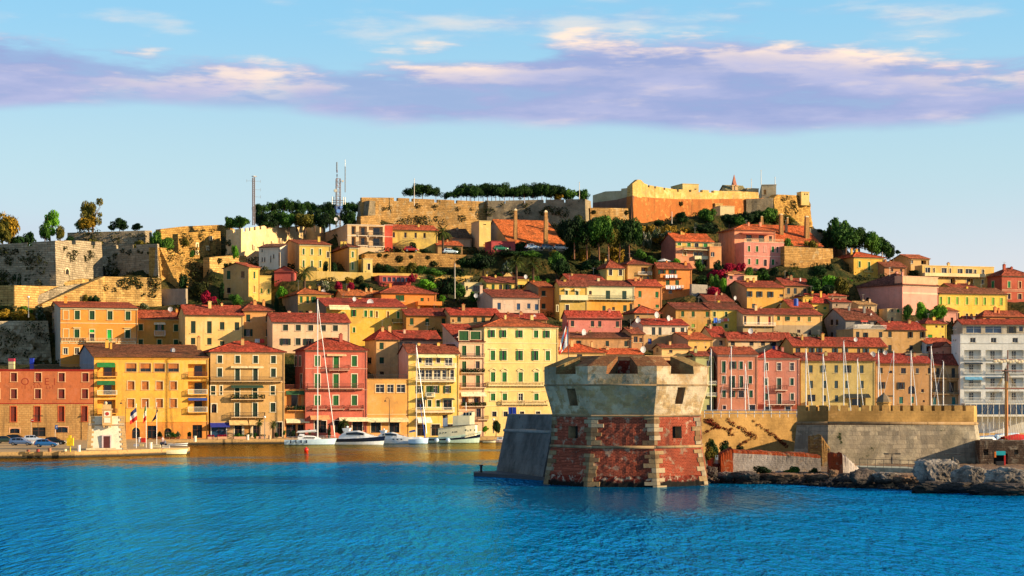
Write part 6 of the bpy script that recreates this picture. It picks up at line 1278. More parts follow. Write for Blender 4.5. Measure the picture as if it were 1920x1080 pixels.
# ================================================================== trees and shrubs
LF = {'pine': leaf('pine', '12240c', '2a4a16', '42601e'), 'dark': leaf('dark', '14260e', '2c4c1c', '3c5c20'), 'green': leaf('green', '1e4010', '486c20', '648834'), 'olive': leaf('olive', '383c12', '706420', '8c7c28'), 'bright': leaf('bright', '346410', '689c24', '80ac34'),
 'red': leaf('bougainvillea', '6c0a20', 'a01438', '401818'), 'white': leaf('oleander', '2c3c1c', '6c7054', 'd0c8bc'), 'golden': leaf('golden', '5c4c14', '94741c', 'a88428'), 'scrub': leaf('scrub', '1a220c', '3a3c16', '5a4a1c'), 'palm': leaf('palm', '1c2c0c', '44501c', '6c6424')}
BARK = plain('bark', '5a4030',.9,var=.3); BARKP = plain('pine_bark', '7c5038',.9,var=.3)
def crown_mesh(kind,seed,mt):
 def fn():
  rng = np.random.default_rng(seed*31+len(kind)); cl = []
  if kind == 'pine':                                         # flat umbrella, z from 0 to 1
   for i in range(26):
    a = rng.uniform(0,2*PI); r = math.sqrt(rng.uniform(0,1))*.8; z = .34+.42*math.sqrt(max(0,1-(r/.95)**2))+rng.normal()*.08
    cl.append((r*math.cos(a),r*math.sin(a),z,.3,.3,.29))
   n,s = 4600,.055
  elif kind == 'ragged':
   for i in range(20):
    a = rng.uniform(0,2*PI); z = rng.uniform(.08,.92); r = rng.uniform(.1,.72)*math.sqrt(max(.1,1-((z-.5)/.62)**2)); q = rng.uniform(.13,.26)
    cl.append((r*math.cos(a),r*math.sin(a),z,q*1.25,q*1.25,q*.62))
   n,s = 3000,.05
  elif kind == 'shrub':
   for i in range(14):
    a = rng.uniform(0,2*PI); r = rng.uniform(0,.68); cl.append((r*math.cos(a),r*math.sin(a),rng.uniform(.15,.72)*(1-.35*r),.36,.36,.3))
   n,s = 1900,.085
  else:
   for i in range(22):
    d = rng.normal(size=3); d /= np.linalg.norm(d); r = rng.uniform(.35,.72); cl.append((d[0]*r,d[1]*r,.5+d[2]*r*.52,.3,.3,.17))
   cl.append((0,0,.5,.55,.55,.34)); n,s = 3400,.06
  V,F = leaf_cloud(cl,n,s,seed); return np_mesh('crown',V,F,mt)
 return cached(('crown',kind,seed,mt.name),fn)
def trunk_mesh(kind,seed,mt):
 def fn():
  rng = random.Random(seed); b = MB()
  if kind == 'pine':
   b.bar((0,0,-.1),(.01,.02,.5),.022,7,r2=.017)
   for i in range(6): a = i*1.05+rng.random(); b.bar((.01,.02,.48),(.16*math.cos(a),.16*math.sin(a),.82),.011,5,r2=.004)
  else:
   b.bar((0,0,-.1),(.02,0,.34),.035,7,r2=.024)
   for i in range(7):
    a = i*.95+rng.random()*.6; z = rng.uniform(.28,.4); m = (.1*math.cos(a),.1*math.sin(a),z+.16); b.bar((.02,0,z-.04),m,.016,5,r2=.01); b.bar(m,(.24*math.cos(a+.4),.24*math.sin(a+.4),z+rng.uniform(.3,.5)),.01,4,r2=.004)
  return b.mesh('trunk',mt)
 return cached(('trunk',kind,seed,mt.name),fn)
tcount = 0
def tree(R,x,yt,yb,wpx,kind,col,off,label,group=None):
 global tcount; tcount += 1
 if R == 'E': off += 20 if off < 70 else 16
 B = at(R,x,yb,off); T = at(R,x,yt,off); h = max(1.0,T.z-B.z); w_ = wpx/REG[R][2]/FOC*B.y/2; seed = (tcount*5+tcount//7) % (9 if kind == 'pine' else 5)
 if kind == 'pine': h *= random.uniform(.86,1.06); w_ *= random.uniform(.75,1.2)
 if kind == 'shrub':
  o = link('shrub',crown_mesh('shrub',seed,LF[col]),None,(B.x,B.y,B.z-.15*h),random.uniform(0,6)); o.scale = (w_,w_*.85,h*1.15); tag(o,label, 'shrub',group or 'shrubs among the houses'); return o
 t = thing({'pine': 'umbrella_pine'}.get(kind, 'tree'),label, 'tree',B,random.uniform(0,6),group or ('umbrella pines on the skyline' if kind == 'pine' else 'trees on the hillside'))
 if kind == 'pine':
  k = link('trunk',trunk_mesh('pine',seed,BARKP),t); k.scale = (h*1.0,h*1.0,h)
  c = link('crown',crown_mesh('pine',seed,LF[col]),t,(0,0,h*.2)); c.scale = (w_*1.3,w_*1.2,h*.84)
 else:
  k = link('trunk',trunk_mesh('round',seed,BARK),t); k.scale = (h,h,h)
  c = link('crown',crown_mesh(kind,seed,LF[col]),t,(0,0,h*.12)); c.scale = (w_,w_,h*.9)
 return t
def palm(R,x,yt,yb,wpx,off,label):
 B = at(R,x,yb,off); T = at(R,x,yt,off); h = T.z-B.z; w_ = wpx/REG[R][2]/FOC*B.y/2
 t = thing('palm_tree',label, 'palm tree',B,random.uniform(0,6), 'palm trees of the town')
 hc = h-w_*.62; b = MB(); rg = random.Random(label); n = 10
 for k in range(n): z0,z1 = hc*k/n-(.5 if k == 0 else 0),hc*(k+1)/n; b.bar((.0,0,z0),(0,0,z1),.28,8,r2=.34,cap=False)
 b.build('trunk',plain('palm_bark', '4c3826',.95,var=.3),t)
 b = MB()
 for i in range(44):
  a = i*2.39996; e = math.radians(rg.uniform(-35,75)); L = w_*rg.uniform(.9,1.15); P = Vector((0,0,hc)); d = Vector((math.cos(a)*math.cos(e),math.sin(a)*math.cos(e),math.sin(e))); sg = 9
  sd_ = Vector((-math.sin(a),math.cos(a),0))
  for k in range(sg):
   Q = P+d*(L/sg); wv = .42*math.sin(PI*min(.97,(k+.7)/sg))+.06; up = sd_.cross(d).normalized()
   for s in (-1,1):
    for q in (0,.5):
     A = P.lerp(Q,q); C = P.lerp(Q,q+.42); tip = A.lerp(C,.8)+sd_*s*wv*w_*.32+d*L*.06-up*(-.1)*wv-Vector((0,0,wv*w_*.13)); b.face([A,C,tip])
   P = Q; d = (d+Vector((0,0,-.16-.05*k*.35))).normalized()
 b.build('fronds',LF['palm'],t); return t
random.seed(21)
# skyline pines left of the fort
for a in (('R',290,612,775,150,118, 'broad dark umbrella pine right of the thin lattice mast'),('R',420,605,780,170,121, 'umbrella pine, second from the thin lattice mast'),('R',560,588,790,200,124, 'tallest dark umbrella pine between the two masts'),('R',700,590,790,220,124, 'umbrella pine in the middle of the dense left pine grove'),('R',830,605,790,200,126, 'umbrella pine right of the middle of the left pine grove'),('R',960,625,790,190,126, 'umbrella pine two crowns left of the tall telecom mast'),('R',1070,628,790,170,128, 'umbrella pine directly left of the telecom mast'),('R',1290,605,790,200,130, 'umbrella pine behind the shaded left end of the central fort'),('R',1390,615,790,160,134, 'umbrella pine half hidden by the left end of the central fort')):
 tree(a[0],a[1],a[2],a[3],a[4], 'pine', 'pine',a[5],a[6])
for a in (('R',60,742,930,260, 'green',112, 'light green bushy tree above the crenellated wall, left of the thin mast'),('R',-60,745,930,150, 'green',112, 'small ragged tree at the left end of the green trees over the crenellated wall'),('R',345,700,930,330, 'dark',112, 'dark round tree right behind the thin lattice mast'),('R',790,705,930,320, 'olive',112, 'yellow green round tree below the left pine grove'),('R',610,690,930,260, 'green',114, 'green round tree under the tallest dark pine'),('R',980,690,930,260, 'dark',112, 'low dark tree left of the dish covered mast foot')):
 tree(*a[:5], 'round',a[5],a[6],a[7])
for x,w_,lab in ((470,260, 'dark oak crown under the second and third left pines'),(700,260, 'dark oak crown under the middle left pines'),(900,250, 'dark oak crown left of the mast foot trees'),(1070,230, 'dark oak crown touching the mast foot'),(1280,240, 'dark oak crown between the telecom mast and the fort end'),(280,200, 'dark oak crown hugging the thin lattice mast')):
 tree('R',x,650,900,w_, 'round', 'pine',117,lab)
# pines behind the central fort wall
for a in (('G',815,45,165,135, 'pine behind the fort wall crossed by the white flagpole'),('G',880,40,165,145, 'widest pine right of the flagpole over the long fort wall'),('G',985,62,160,105, 'low pine at the right of the first group over the long fort wall'),('G',1100,80,165,90, 'small isolated umbrella pine over the long fort wall'),('G',1180,55,165,100, 'thin stemmed pine at the left end of the long pine row'),('G',1260,48,168,120, 'second pine of the long pine row'),('H',90,42,168,110, 'pine of the long row above the left corner of the grey bastion'),('H',155,48,168,120, 'third pine right of the left corner of the pine row'),('H',225,34,168,130, 'tall pine above the shaded edge of the grey bastion'),('H',290,40,168,120, 'pine left of the highest crown in the long row'),('H',355,28,168,110, 'light topped pine, first high crown of the long row'),('H',430,45,168,120, 'pine with a dense dark crown in the middle of the long row'),('H',510,50,168,125, 'pine right of the middle of the long row'),('H',580,42,168,120, 'pine left of the highest crown on the right of the row'),('H',650,26,168,110, 'highest sunlit pine crown in the right part of the row'),('H',715,42,168,120, 'pine with bare reddish stem in the right part of the row'),('H',790,55,168,100, 'golden brown pine before the last pair of the row')):
 tree(*a[:5], 'pine', 'pine',136,a[5])
for i,x in enumerate((60,125,190,258,322,395,470,545,615,685,750)):
 tree('H',x,44+(i*7) % 12,172,150, 'pine', 'pine',144, 'umbrella pine in the back line of the long fort row, %s from its left end' % ('first', 'second', 'third', 'fourth', 'fifth', 'sixth', 'seventh', 'eighth', 'ninth', 'tenth', 'eleventh')[i], 'umbrella pines at the back of the fort row')
for a in (('H',860,46,168,140, 'green', 'green round crown left of the thin white mast on the fort'),('H',960,50,168,140, 'green', 'last green round crown of the pine row, right of the thin white mast'),('H',775,70,170,90, 'golden', 'rusty brown low crown in the right part of the pine row')):
 tree(*a[:5], 'round',a[5],136,a[6])
# far left
for a in (('E',70,225,520,250, 'round', 'golden',82, 'tall golden green tree at the far left edge'),('E',20,300,520,160, 'round', 'olive',80, 'lower olive tree cut by the left edge of the picture'),('E',390,222,470,200, 'ragged', 'bright',88, 'bright green two crowned tree on the left skyline'),('E',350,330,480,150, 'round', 'green',86, 'dark green tree under the bright two crowned one'),('E',470,345,480,110, 'round', 'olive',86, 'golden bush like tree right of the bright two crowned one'),('E',720,115,400,230, 'ragged', 'olive',98, 'tallest thin tree with gaps in its crown on the left skyline'),('E',690,265,400,210, 'round', 'golden',97, 'golden leafed tree at the foot of the tallest thin tree'),('E',620,300,400,90, 'round', 'green',98, 'small green tree left of the golden leafed tree'),('E',930,285,400,160, 'round', 'dark',110, 'dark green dense tree above the upper grey wall'),('E',1070,325,395,110, 'round', 'dark',110, 'small dark tree near the right end of the upper grey wall'),('E',870,335,395,70, 'round', 'dark',110, 'tiny dark tree left of the dense tree on the upper grey wall')):
 tree(*a)
for a in (('E',230,385,500,160, 'dark',84, 'dark shrub mass between the two left skyline trees'),('E',150,420,520,180, 'dark',82, 'dark shrub under the golden tree'),('E',720,445,505,180, 'olive',86, 'sunlit shrub in front of the upper grey wall'),('E',1095,455,520,170, 'olive',84, 'round shrub at the right end of the upper grey wall'),('E',540,420,490,110, 'dark',92, 'dark shrub at the left end of the upper grey wall'),('E',1215,375,525,150, 'green',88, 'leafy shrub spilling down by the sunlit wall end'),('E',1290,420,525,120, 'green',86, 'second leafy shrub right of the sunlit wall end'),('E',160,690,800,130, 'dark',54, 'dark bush at the foot of the west bastion'),('E',320,720,805,220, 'scrub',52, 'wide scrub at the foot of the west bastion'),('E',60,770,810,140, 'dark',56, 'dark bush at the far left foot of the west bastion'),('E',660,860,945,70, 'olive',42, 'bush hanging on the ramp wall above the orange villa roof'),('E',740,868,950,110, 'dark',42, 'dark cave like bush on the ramp wall above the orange villa'),
 ('E',315,945,1060,120, 'white',36, 'white flowering oleander beside the orange villa'),('E',1110,940,1005,130, 'white',40, 'white flowering bush right of the orange villa roof'),('E',50,985,1050,180, 'golden',32, 'dry golden scrub at the far left below the block wall'),('E',180,985,1075,200, 'golden',30, 'dry golden scrub left of the oleander'),('E',40,965,1010,200, 'dark',36, 'dark hedge at the far left below the block wall'),('E',190,965,1020,150, 'green',36, 'green hedge behind the street lamp'),
 ('F',370,845,945,150, 'red',62, 'crimson bougainvillea left of the green balcony house'),('F',430,890,950,90, 'red',60, 'lower crimson bougainvillea beside the green balcony house'),('F',300,760,870,190, 'scrub',72, 'dark reddish scrub above the crimson bougainvillea'),('F',180,700,830,110, 'dark',76, 'grey green bush on the eroded slope'),('F',590,865,940,140, 'green',58, 'green bush below the green balcony'),('F',450,905,950,70, 'bright',60, 'small bright bush left of the green balcony house foot'),('F',480,760,900,70, 'dark',70, 'dark shrub hugging the left corner of the green balcony house'),('F',585,480,575,75, 'bright',92, 'thin bright tree on the terrace below the crenellated wall'),('F',515,630,670,60, 'dark',84, 'dark tuft on the tan retaining wall'),('F',250,530,580,60, 'green',94, 'bush beside the ochre rampart corner'),('F',60,430,520,180, 'green',92, 'ivy like green bush on the left of the ochre rampart'),('F',190,440,490,90, 'olive',94, 'olive tuft at the ochre rampart top'),
 ('F',950,812,880,130, 'bright',62, 'bright green tree between the yellow annex and the orange roof'),('F',905,860,1040,60, 'dark',58, 'dark shrub strip between the annex and the orange roof'),('F',1290,615,690,80, 'dark',84, 'dark round bush in front of the yellow terrace house'),('G',195,625,690,60, 'dark',82, 'second dark bush on the yellow terrace'),('G',120,770,840,150, 'white',66, 'pale flowering bush behind the orange roofs'),('G',300,740,800,120, 'golden',74, 'reddish bush in front of the yellow terrace wall'),('G',400,730,800,110, 'scrub',74, 'brown bush at the foot of the yellow terrace wall'),('G',225,775,835,90, 'red',68, 'crimson bougainvillea on the orange roofs'),('G',320,780,840,80, 'red',68, 'second crimson bougainvillea right of the first on the orange roofs'),('G',440,785,870,190, 'dark',70, 'dark shrub mass left of the red framed pavilion')):
 tree(a[0],a[1],a[2],a[3],a[4], 'shrub',a[5],a[6],a[7])
for a in (('G',540,630,700,110, 'dark',87, 'dark shrub at the left foot of the old stone retaining wall'),('G',620,630,700,130, 'dark',86, 'dark leafy shrub, second along the old retaining wall'),('G',715,640,715,100, 'olive',86, 'reddish tree like shrub below the retaining wall'),('G',785,605,700,110, 'olive',86, 'tall olive shrub against the retaining wall'),('G',860,635,710,110, 'green',85, 'round green shrub right of the olive one'),('G',980,665,725,240, 'green',85, 'low green slope planting left of the lamp post'),('G',1130,660,730,180, 'dark',85, 'dark planting near the tall lamp post'),('G',800,700,770,90, 'red',72, 'bright crimson bougainvillea right of the red framed pavilion'),('G',900,755,825,200, 'bright',66, 'bright green tree crowns below the garden wall'),('G',930,725,790,140, 'dark',70, 'dark tree crowns behind the bright green ones'),('G',800,465,550,130, 'dark',96, 'dark bush in front of the pale yellow barracks'),('G',900,520,558,150, 'dark',96, 'low dark hedge in front of the barracks'),('G',1130,505,560,150, 'dark',96, 'dark bush below the barrack annex'),('G',1270,850,920,90, 'green',62, 'green bush before the pale flat roofed house')):
 tree(a[0],a[1],a[2],a[3],a[4], 'shrub',a[5],a[6],a[7])
for a in (('G',1075,730,930,210, 'round', 'dark',66, 'large dark tree right of the tall lamp post'),('G',1170,780,935,130, 'round', 'green',64, 'green tree beside the large dark one'),('G',1040,880,950,70, 'round', 'bright',60, 'small bright tree at the orange terrace'),('H',190,555,720,270, 'round', 'dark',84, 'large dark round tree below the pale tower house'),('H',90,580,700,160, 'round', 'dark',84, 'dark tree left of the large round one'),('H',30,575,700,120, 'round', 'dark',84, 'dark crown at the right end of the old retaining wall'),('H',400,530,600,260, 'round', 'dark',90, 'dark hedge like crown below the great orange roof'),('H',560,535,610,220, 'round', 'green',88, 'green crown under the parked cars'),('H',760,545,760,200, 'round', 'green',82, 'large green tree with an orange tinged top'),('H',790,600,770,200, 'round', 'dark',80, 'dark tree below the orange tinged one'),('H',745,535,620,120, 'round', 'golden',83.5, 'orange tinged crown above the green tree')):
 tree(*a)
for a in (('H',900,320,580,230, 'dark',88, 'tall dark stone pine at the left of the middle grove'),('H',1000,310,600,220, 'pine',88, 'stone pine with bare stems, second of the middle grove'),('H',1095,300,610,230, 'green',87, 'highest stone pine of the middle grove'),('H',1170,330,620,200, 'olive',86, 'stone pine with a golden edge in the middle grove'),('H',1250,300,610,220, 'pine',88, 'stone pine in front of the citadel wall'),('H',1330,315,610,200, 'pine',87, 'stone pine at the right end of the middle grove')):
 tree(a[0],a[1],a[2],a[3],a[4], 'pine',a[5],a[6],a[7], 'stone pines in the middle grove')
for a in (('H',840,310,500,190, 'scrub',106, 'dark scrub left of the middle grove under the grey bastion'),('H',940,255,340,110, 'olive',108, 'olive bush on the corner of the grey fort bastion'),('H',1140,262,310,110, 'olive',110, 'olive bush under the low linking wall'),('H',1060,275,330,130, 'white',108, 'pale rock bush below the low linking wall'),('H',870,420,600,150, 'dark',94, 'dark undergrowth at the left of the pine stems'),('H',1000,590,670,250, 'dark',80, 'dark hedge below the pine stems'),('H',1080,640,740,220, 'dark',76, 'clipped dark hedge right of the dark tree'),('H',500,450,520,160, 'dark',97, 'ivy dark bush at the eave of the great orange roof'),('H',535,300,325,40, 'olive',126, 'little bush on the ridge of the great orange roof'),('H',595,290,325,60, 'olive',126, 'second little bush on the ridge of the great orange roof'),('H',380,600,690,110, 'white',80, 'pale flowering tree left of the first palm'),('H',590,720,780,130, 'green',74, 'green bush at the foot of the second palm'),('H',310,710,745,90, 'green',76, 'green bush below the large dark round tree'),('H',690,760,785,60, 'bright',66, 'small yellow green shrub on the slope'),('H',960,510,600,200, 'golden',92, 'rust coloured undergrowth among the pine stems'),('H',1200,500,610,260, 'golden',92, 'brown undergrowth at the right of the pine stems')):
 tree(a[0],a[1],a[2],a[3],a[4], 'shrub',a[5],a[6],a[7])
palm('G',1040,335,560,185,95, 'lone palm standing on the retaining wall before the barracks')
palm('F',1125,655,830,180,66, 'large palm in front of the pink shed')
palm('H',450,570,870,170,66.5, 'tall palm with a dark trunk beside the small yellow house')
palm('H',580,590,790,180,70, 'spreading palm right of the tall one')
# under the citadel and on the right slope
for a in (('I',530,290,400,120, 'round', 'dark',110, 'dark round tree at the foot of the citadel by the white pole'),('I',715,262,400,160, 'round', 'green',110, 'large green tree below the citadel front'),('I',875,305,410,150, 'round', 'dark',108, 'dark tree left of the two white sheds'),('I',1000,290,400,150, 'round', 'dark',112, 'dark tree below the pale shaded citadel wall'),('I',1060,275,400,130, 'round', 'dark',114, 'second dark tree below the pale shaded citadel wall'),('I',1150,265,400,150, 'round', 'green',114, 'green tree below the square keep'),('I',1220,310,400,110, 'round', 'olive',114, 'olive tree right of the green one below the keep'),('I',705,375,480,210, 'round', 'dark',98, 'broad dark green tree above the green shuttered villa'),('I',365,345,415,90, 'round', 'dark',108, 'small dark tree left of the white pole'),('I',950,320,420,110, 'round', 'green',106, 'green tree between the dark ones above the pink villa'),
 ('J',560,340,600,170, 'round', 'green',104, 'tall green tree at the left of the dark right hand clump'),('J',640,360,600,160, 'round', 'green',106, 'green crown in the middle of the right hand clump'),('J',640,400,600,330, 'round', 'pine',96, 'great dark spreading tree above the bright yellow square house'),('J',740,410,610,210, 'round', 'pine',99, 'dark tree right of the great spreading one'),('J',825,440,640,200, 'round', 'green',97, 'green tree filling the gap of the right hand clump'),('J',900,480,640,170, 'round', 'pine',98, 'dark round tree above the yellow square house roof'),('J',960,530,660,120, 'round', 'pine',98, 'last dark tree at the right end of the clump'),('J',520,420,590,150, 'round', 'pine',99, 'dark crown at the left end of the clump over the roof'),('J',1015,572,610,60, 'round', 'dark',100, 'small dark tree at the far right of the clump'),('J',90,265,400,150, 'round', 'green',116, 'green tree below the weathered golden cliff wall'),('J',20,290,400,130, 'round', 'green',116, 'green tree next to the pillar behind the pink villa'),
 ('J',225,320,400,110, 'round', 'olive',117, 'olive bushy tree at the foot of the golden cliff wall'),('K',420,540,690,110, 'round', 'green',46, 'left round tree in front of the pink church'),('K',530,522,690,150, 'round', 'bright',47, 'middle bright round tree in front of the pink church'),('K',665,540,690,160, 'round', 'bright',45, 'right bright round tree in front of the pink church'),('K',590,580,690,110, 'round', 'green',44, 'dark green gap tree between the middle and right church trees')):
 tree(*a)
for a in (('I',300,370,480,200, 'golden',104, 'dry golden scrub below the orange citadel wall'),('I',440,375,450,150, 'golden',102, 'golden bush left of the green shuttered villa'),('I',285,420,520,90, 'white',98, 'white flowering oleander left of the green shuttered villa'),('I',345,400,470,70, 'white',98, 'second pale oleander beside the villa'),('I',560,400,470,180, 'golden',100, 'dry shrub slope above the green shuttered villa'),('I',640,372,410,60, 'white',102, 'pale flowering bush below the citadel front'),('I',430,430,470,120, 'white',96, 'low flowering bush at the villa roof'),('I',230,560,620,110, 'green',84, 'green shrub left of the villa stone base'),('I',310,610,660,110, 'green',80, 'garden shrub before the stone base of the villa'),('I',490,630,670,90, 'bright',80, 'bright shrub by the villa parasol'),('I',660,630,710,110, 'green',82, 'green tree below the villa balcony'),('I',800,640,720,110, 'dark',80, 'dark shrub between the two villas'),('I',880,655,720,130, 'red',79, 'crimson bougainvillea at the foot of the pink villa'),('I',960,655,715,110, 'red',79, 'crimson bougainvillea under the pink villa wall'),('I',790,700,770,190, 'red',74, 'wide crimson bougainvillea cascade'),('I',760,830,900,170, 'red',62, 'lower crimson bougainvillea above the dark red roofs'),('I',660,740,830,150, 'dark',72, 'dark shrubs right of the tall orange house'),('I',770,725,850,120, 'green',70, 'leafy green garden slope'),('I',835,760,850,80, 'bright',68, 'bright green garden shrubs'),('I',1020,690,760,110, 'green',78, 'green shrub below the pink villa windows'),('I',1110,695,770,130, 'green',78, 'green shrubs along the pink villa terrace'),('I',1210,690,780,130, 'dark',78, 'dark shrubs at the right of the pink villa terrace'),
 ('J',140,690,780,160, 'green',80, 'green shrubs under the right end of the pink villa'),('J',40,695,760,120, 'dark',78, 'dark green shrub under the pink villa wall'),('J',270,685,780,160, 'olive',78, 'olive green shrubs on the right slope'),('J',240,720,800,150, 'dark',74, 'dark shrub on the right slope'),('J',430,680,760,180, 'dark',77, 'dark bushes left of the bright yellow square house'),('J',530,675,740,100, 'dark',78, 'dark shrub at the shaded side of the yellow square house'),('J',520,750,850,200, 'bright',72, 'bright bushes below the yellow square house'),('J',600,760,880,170, 'olive',68, 'olive bushes above the pink church'),('J',420,760,900,180, 'green',66, 'green bushes right of the grey tan house'),('J',500,820,900,180, 'dark',62, 'dark bushes above the red roofs'),('J',650,775,800,90, 'bright',76, 'bright hedge in front of the yellow square house'),('J',390,490,555,130, 'olive',94, 'olive shrub at the end of the right hand great roof'),('J',225,470,540,90, 'green',94, 'green shrub on the left edge of the right hand great roof'),('J',455,415,440,90, 'dark',108, 'dark tuft on the hill shoulder wall'),('J',340,395,440,150, 'scrub',112, 'scrub under the golden cliff wall'),('J',240,370,420,160, 'dark',112, 'dark scrub behind the right hand great roof'),('K',450,268,310,60, 'dark',84, 'dark bush left of the long cream house'),('J',1130,710,750,90, 'dark',82, 'small dark bush below the cream house')):
 tree(a[0],a[1],a[2],a[3],a[4], 'shrub',a[5],a[6],a[7])
# low cover that nobody could count: scrub over the open ground
pts = []
rs = random.Random(77)
while len(pts) < 900:
 u,v = rs.uniform(-165,170),rs.uniform(30,128)
 P = from_uv(u,v); pts.append((P.x,P.y,float(height(u,v)[0]),rs.uniform(.7,1.6)))
V_,F_ = leaf_cloud([(x,y,z+.25*r,r*1.4,r*1.4,r*.6) for x,y,z,r in pts],52000,.3,5)
tag(link('hillside_scrub',np_mesh('hillside_scrub',V_,F_,LF['scrub'])),kind='stuff')
# bush and pots on the terrace between the tower and the ruin
for x,yt,yb,w_,D,c,lab in ((190,440,610,150,258, 'dark', 'dark shrub behind the pots right of the brick tower'),(330,450,600,190,259, 'dark', 'broad dark hedge under the red creeper'),(460,505,590,170,259, 'dark', 'low dark hedge end under the creeper'),(170,435,520,120,260, 'olive', 'reddish green shrub top beside the brick tower'),(185,715,830,130,234, 'dark', 'dark bush growing at the foot of the brick tower'),(1010,745,800,240,236.6-1.6, 'green', 'low green plants at the foot of the low ruined wall'),(1230,770,815,170,235-1, 'dark', 'dark low plants right of the foot of the ruined wall'),(700,755,790,260,234.2, 'dark', 'dark low plants under the middle of the ruined wall')):
 tree('P',x,yt,yb,w_, 'shrub',c,offD(px('P',x),D),lab, 'shrubs by the rampart')
# ================================================================== boats
BW = plain('boat_white', 'd4d8da',.3,var=.05); BNAVY = plain('boat_navy', '0a1430',.2,var=.05); BBLUE = plain('boat_pale_blue', 'a8c4dc',.3,var=.05); CREAM = plain('boat_cream', 'd8d4b4',.4,var=.06); BROWNH = plain('boat_brown', '38302c',.5); RUB = plain('black_rubber', '101012',.6)
DARKG = glassy('boat_glass', '10161e',.05); TEAK = plain('teak', '8c6438',.6); SILVER = plain('mast_white', 'd8d8d8',.35,.2,var=.04); BLUEC = plain('blue_canvas', '2848a0',.8)
def hull(L,B,fb,fs,mats,band=None,n=18,keel=-.5,flare=1.0,stern=.82):
 """boat hull along +x with the bow at L/2; mats = topsides, band, bottom, deck"""
 rings = []; b = MB()
 for i in range(n+1):
  s = i/n; x = -L/2+L*s
  hb = B/2*(stern+(1-stern)*min(1,s/.35)) if s < .35 else B/2*max(.015,1-((s-.35)/.65)**2.4)
  sh = fs+(fb-fs)*s**2; rk = max(0,s-.72)/.28
  xw = x-(rk**1.5)*L*.07
  z1 = sh*.45; z2 = sh*.72
  rings.append([(xw,-hb*.55*flare,keel),(xw+(x-xw)*.35,-hb*.88,0.08),(xw+(x-xw)*.6,-hb*.95,z1),(xw+(x-xw)*.8,-hb*.985,z2),(x,-hb,sh),(x,-hb*.9,sh-.02),(x,hb*.9,sh-.02),(x,hb,sh),(xw+(x-xw)*.8,hb*.985,z2),(xw+(x-xw)*.6,hb*.95,z1),(xw+(x-xw)*.35,hb*.88,.08),(xw,hb*.55*flare,keel)])
 bt,tp_,bd,dk = 2,0,(1 if band else 0),3
 mi = [bt,tp_,bd if band else tp_,bd if band == 'wide' else tp_,tp_,dk,tp_,bd if band == 'wide' else tp_,bd if band else tp_,tp_,bt,bt]
 b.loft(rings,mats=mi); return b
def cabin(secs,mats,mi=None):
 """superstructure lofted from (x, half width low, half width high, z0, z1)"""
 b = MB(); b.loft([[(x,-w0,z0),(x,-w1,z1),(x,w1,z1),(x,w0,z0)] for x,w0,w1,z0,z1 in secs],mats=mi); return b
def rails(t,L,B,z,h=.6,x0=-.45,x1=.48,n=9):
 b = MB()
 for s in (-1,1):
  P = []
  for i in range(n):
   f = x0+(x1-x0)*i/(n-1); q = f+.5; hb = B/2*(1 if q < .35 else max(.02,1-((q-.35)/.65)**2.4))*.95; zz = z[0]+(z[1]-z[0])*q**2; P.append((f*L,s*hb,zz)); b.bar(P[-1],(P[-1][0],P[-1][1],zz+h),.018,4)
  for a,c in zip(P,P[1:]):
   b.bar((a[0],a[1],a[2]+h),(c[0],c[1],c[2]+h),.015,4); b.bar((a[0],a[1],a[2]+h*.5),(c[0],c[1],c[2]+h*.5),.012,4)
 return b.build('guard_rail',SILVER,t)
def boat_at(R,x,y,name,label,cat,rz,group='boats moored along the quay',z=0.0,D=None):
 p,q = px(R,x),py(R,y); P = onz(p,q,z) if D is None else world(p,HOR,D); P.z = z
 return thing(name,label,cat,P,math.radians(rz),group)
def scale_at(P): return FOC/P.y
def mast(t,x,h,zd,spreaders=(.35,.62),r=.11,boom=None,furled=True,stay=(None,None),canvas=None,name='mast'):
 b = MB(); b.bar((x,0,zd),(x,0,zd+h),r,8,r2=r*.7)
 for s in spreaders: b.bar((x,-1.1*(1.2-s),zd+h*s),(x,1.1*(1.2-s),zd+h*s),.035,4)
 b.bar((x-.1,0,zd+h),(x+.25,0,zd+h+.25),.02,4)
 o = b.build('mast',SILVER,t)
 if boom: c = MB(); c.bar((x-.1,0,zd+1.5),(x-boom,0,zd+1.3),.09,6); c.build('boom',SILVER,t); c = MB(); c.bar((x-.25,0,zd+1.72),(x-boom*.95,0,zd+1.5),.2,8,r2=.12); c.build('sail_cover',canvas or BW,t)
 if stay[0] is not None:
  c = MB(); c.bar((stay[0],0,stay[1]),(x+.05,0,zd+h*.97),.085 if furled else .02,6,r2=.05 if furled else .02); c.build('furled_jib',SILVER,t)
 c = MB(); c.bar((x-.05,0,zd+h),(x-(boom or 4)-1.2,0,zd+.6),.014,4)
 for s in (-1,1): c.bar((x,s*1.1*(1.2-spreaders[0]) if spreaders else 0,zd+h*(spreaders[0] if spreaders else .5)),(x-.3,s*1.5,zd),.012,4); c.bar((x,0,zd+h*.95),(x,s*1.1*(1.2-spreaders[-1]) if spreaders else s,zd+h*(spreaders[-1] if spreaders else .5)),.012,4)
 c.build('rigging',METAL,t); return o
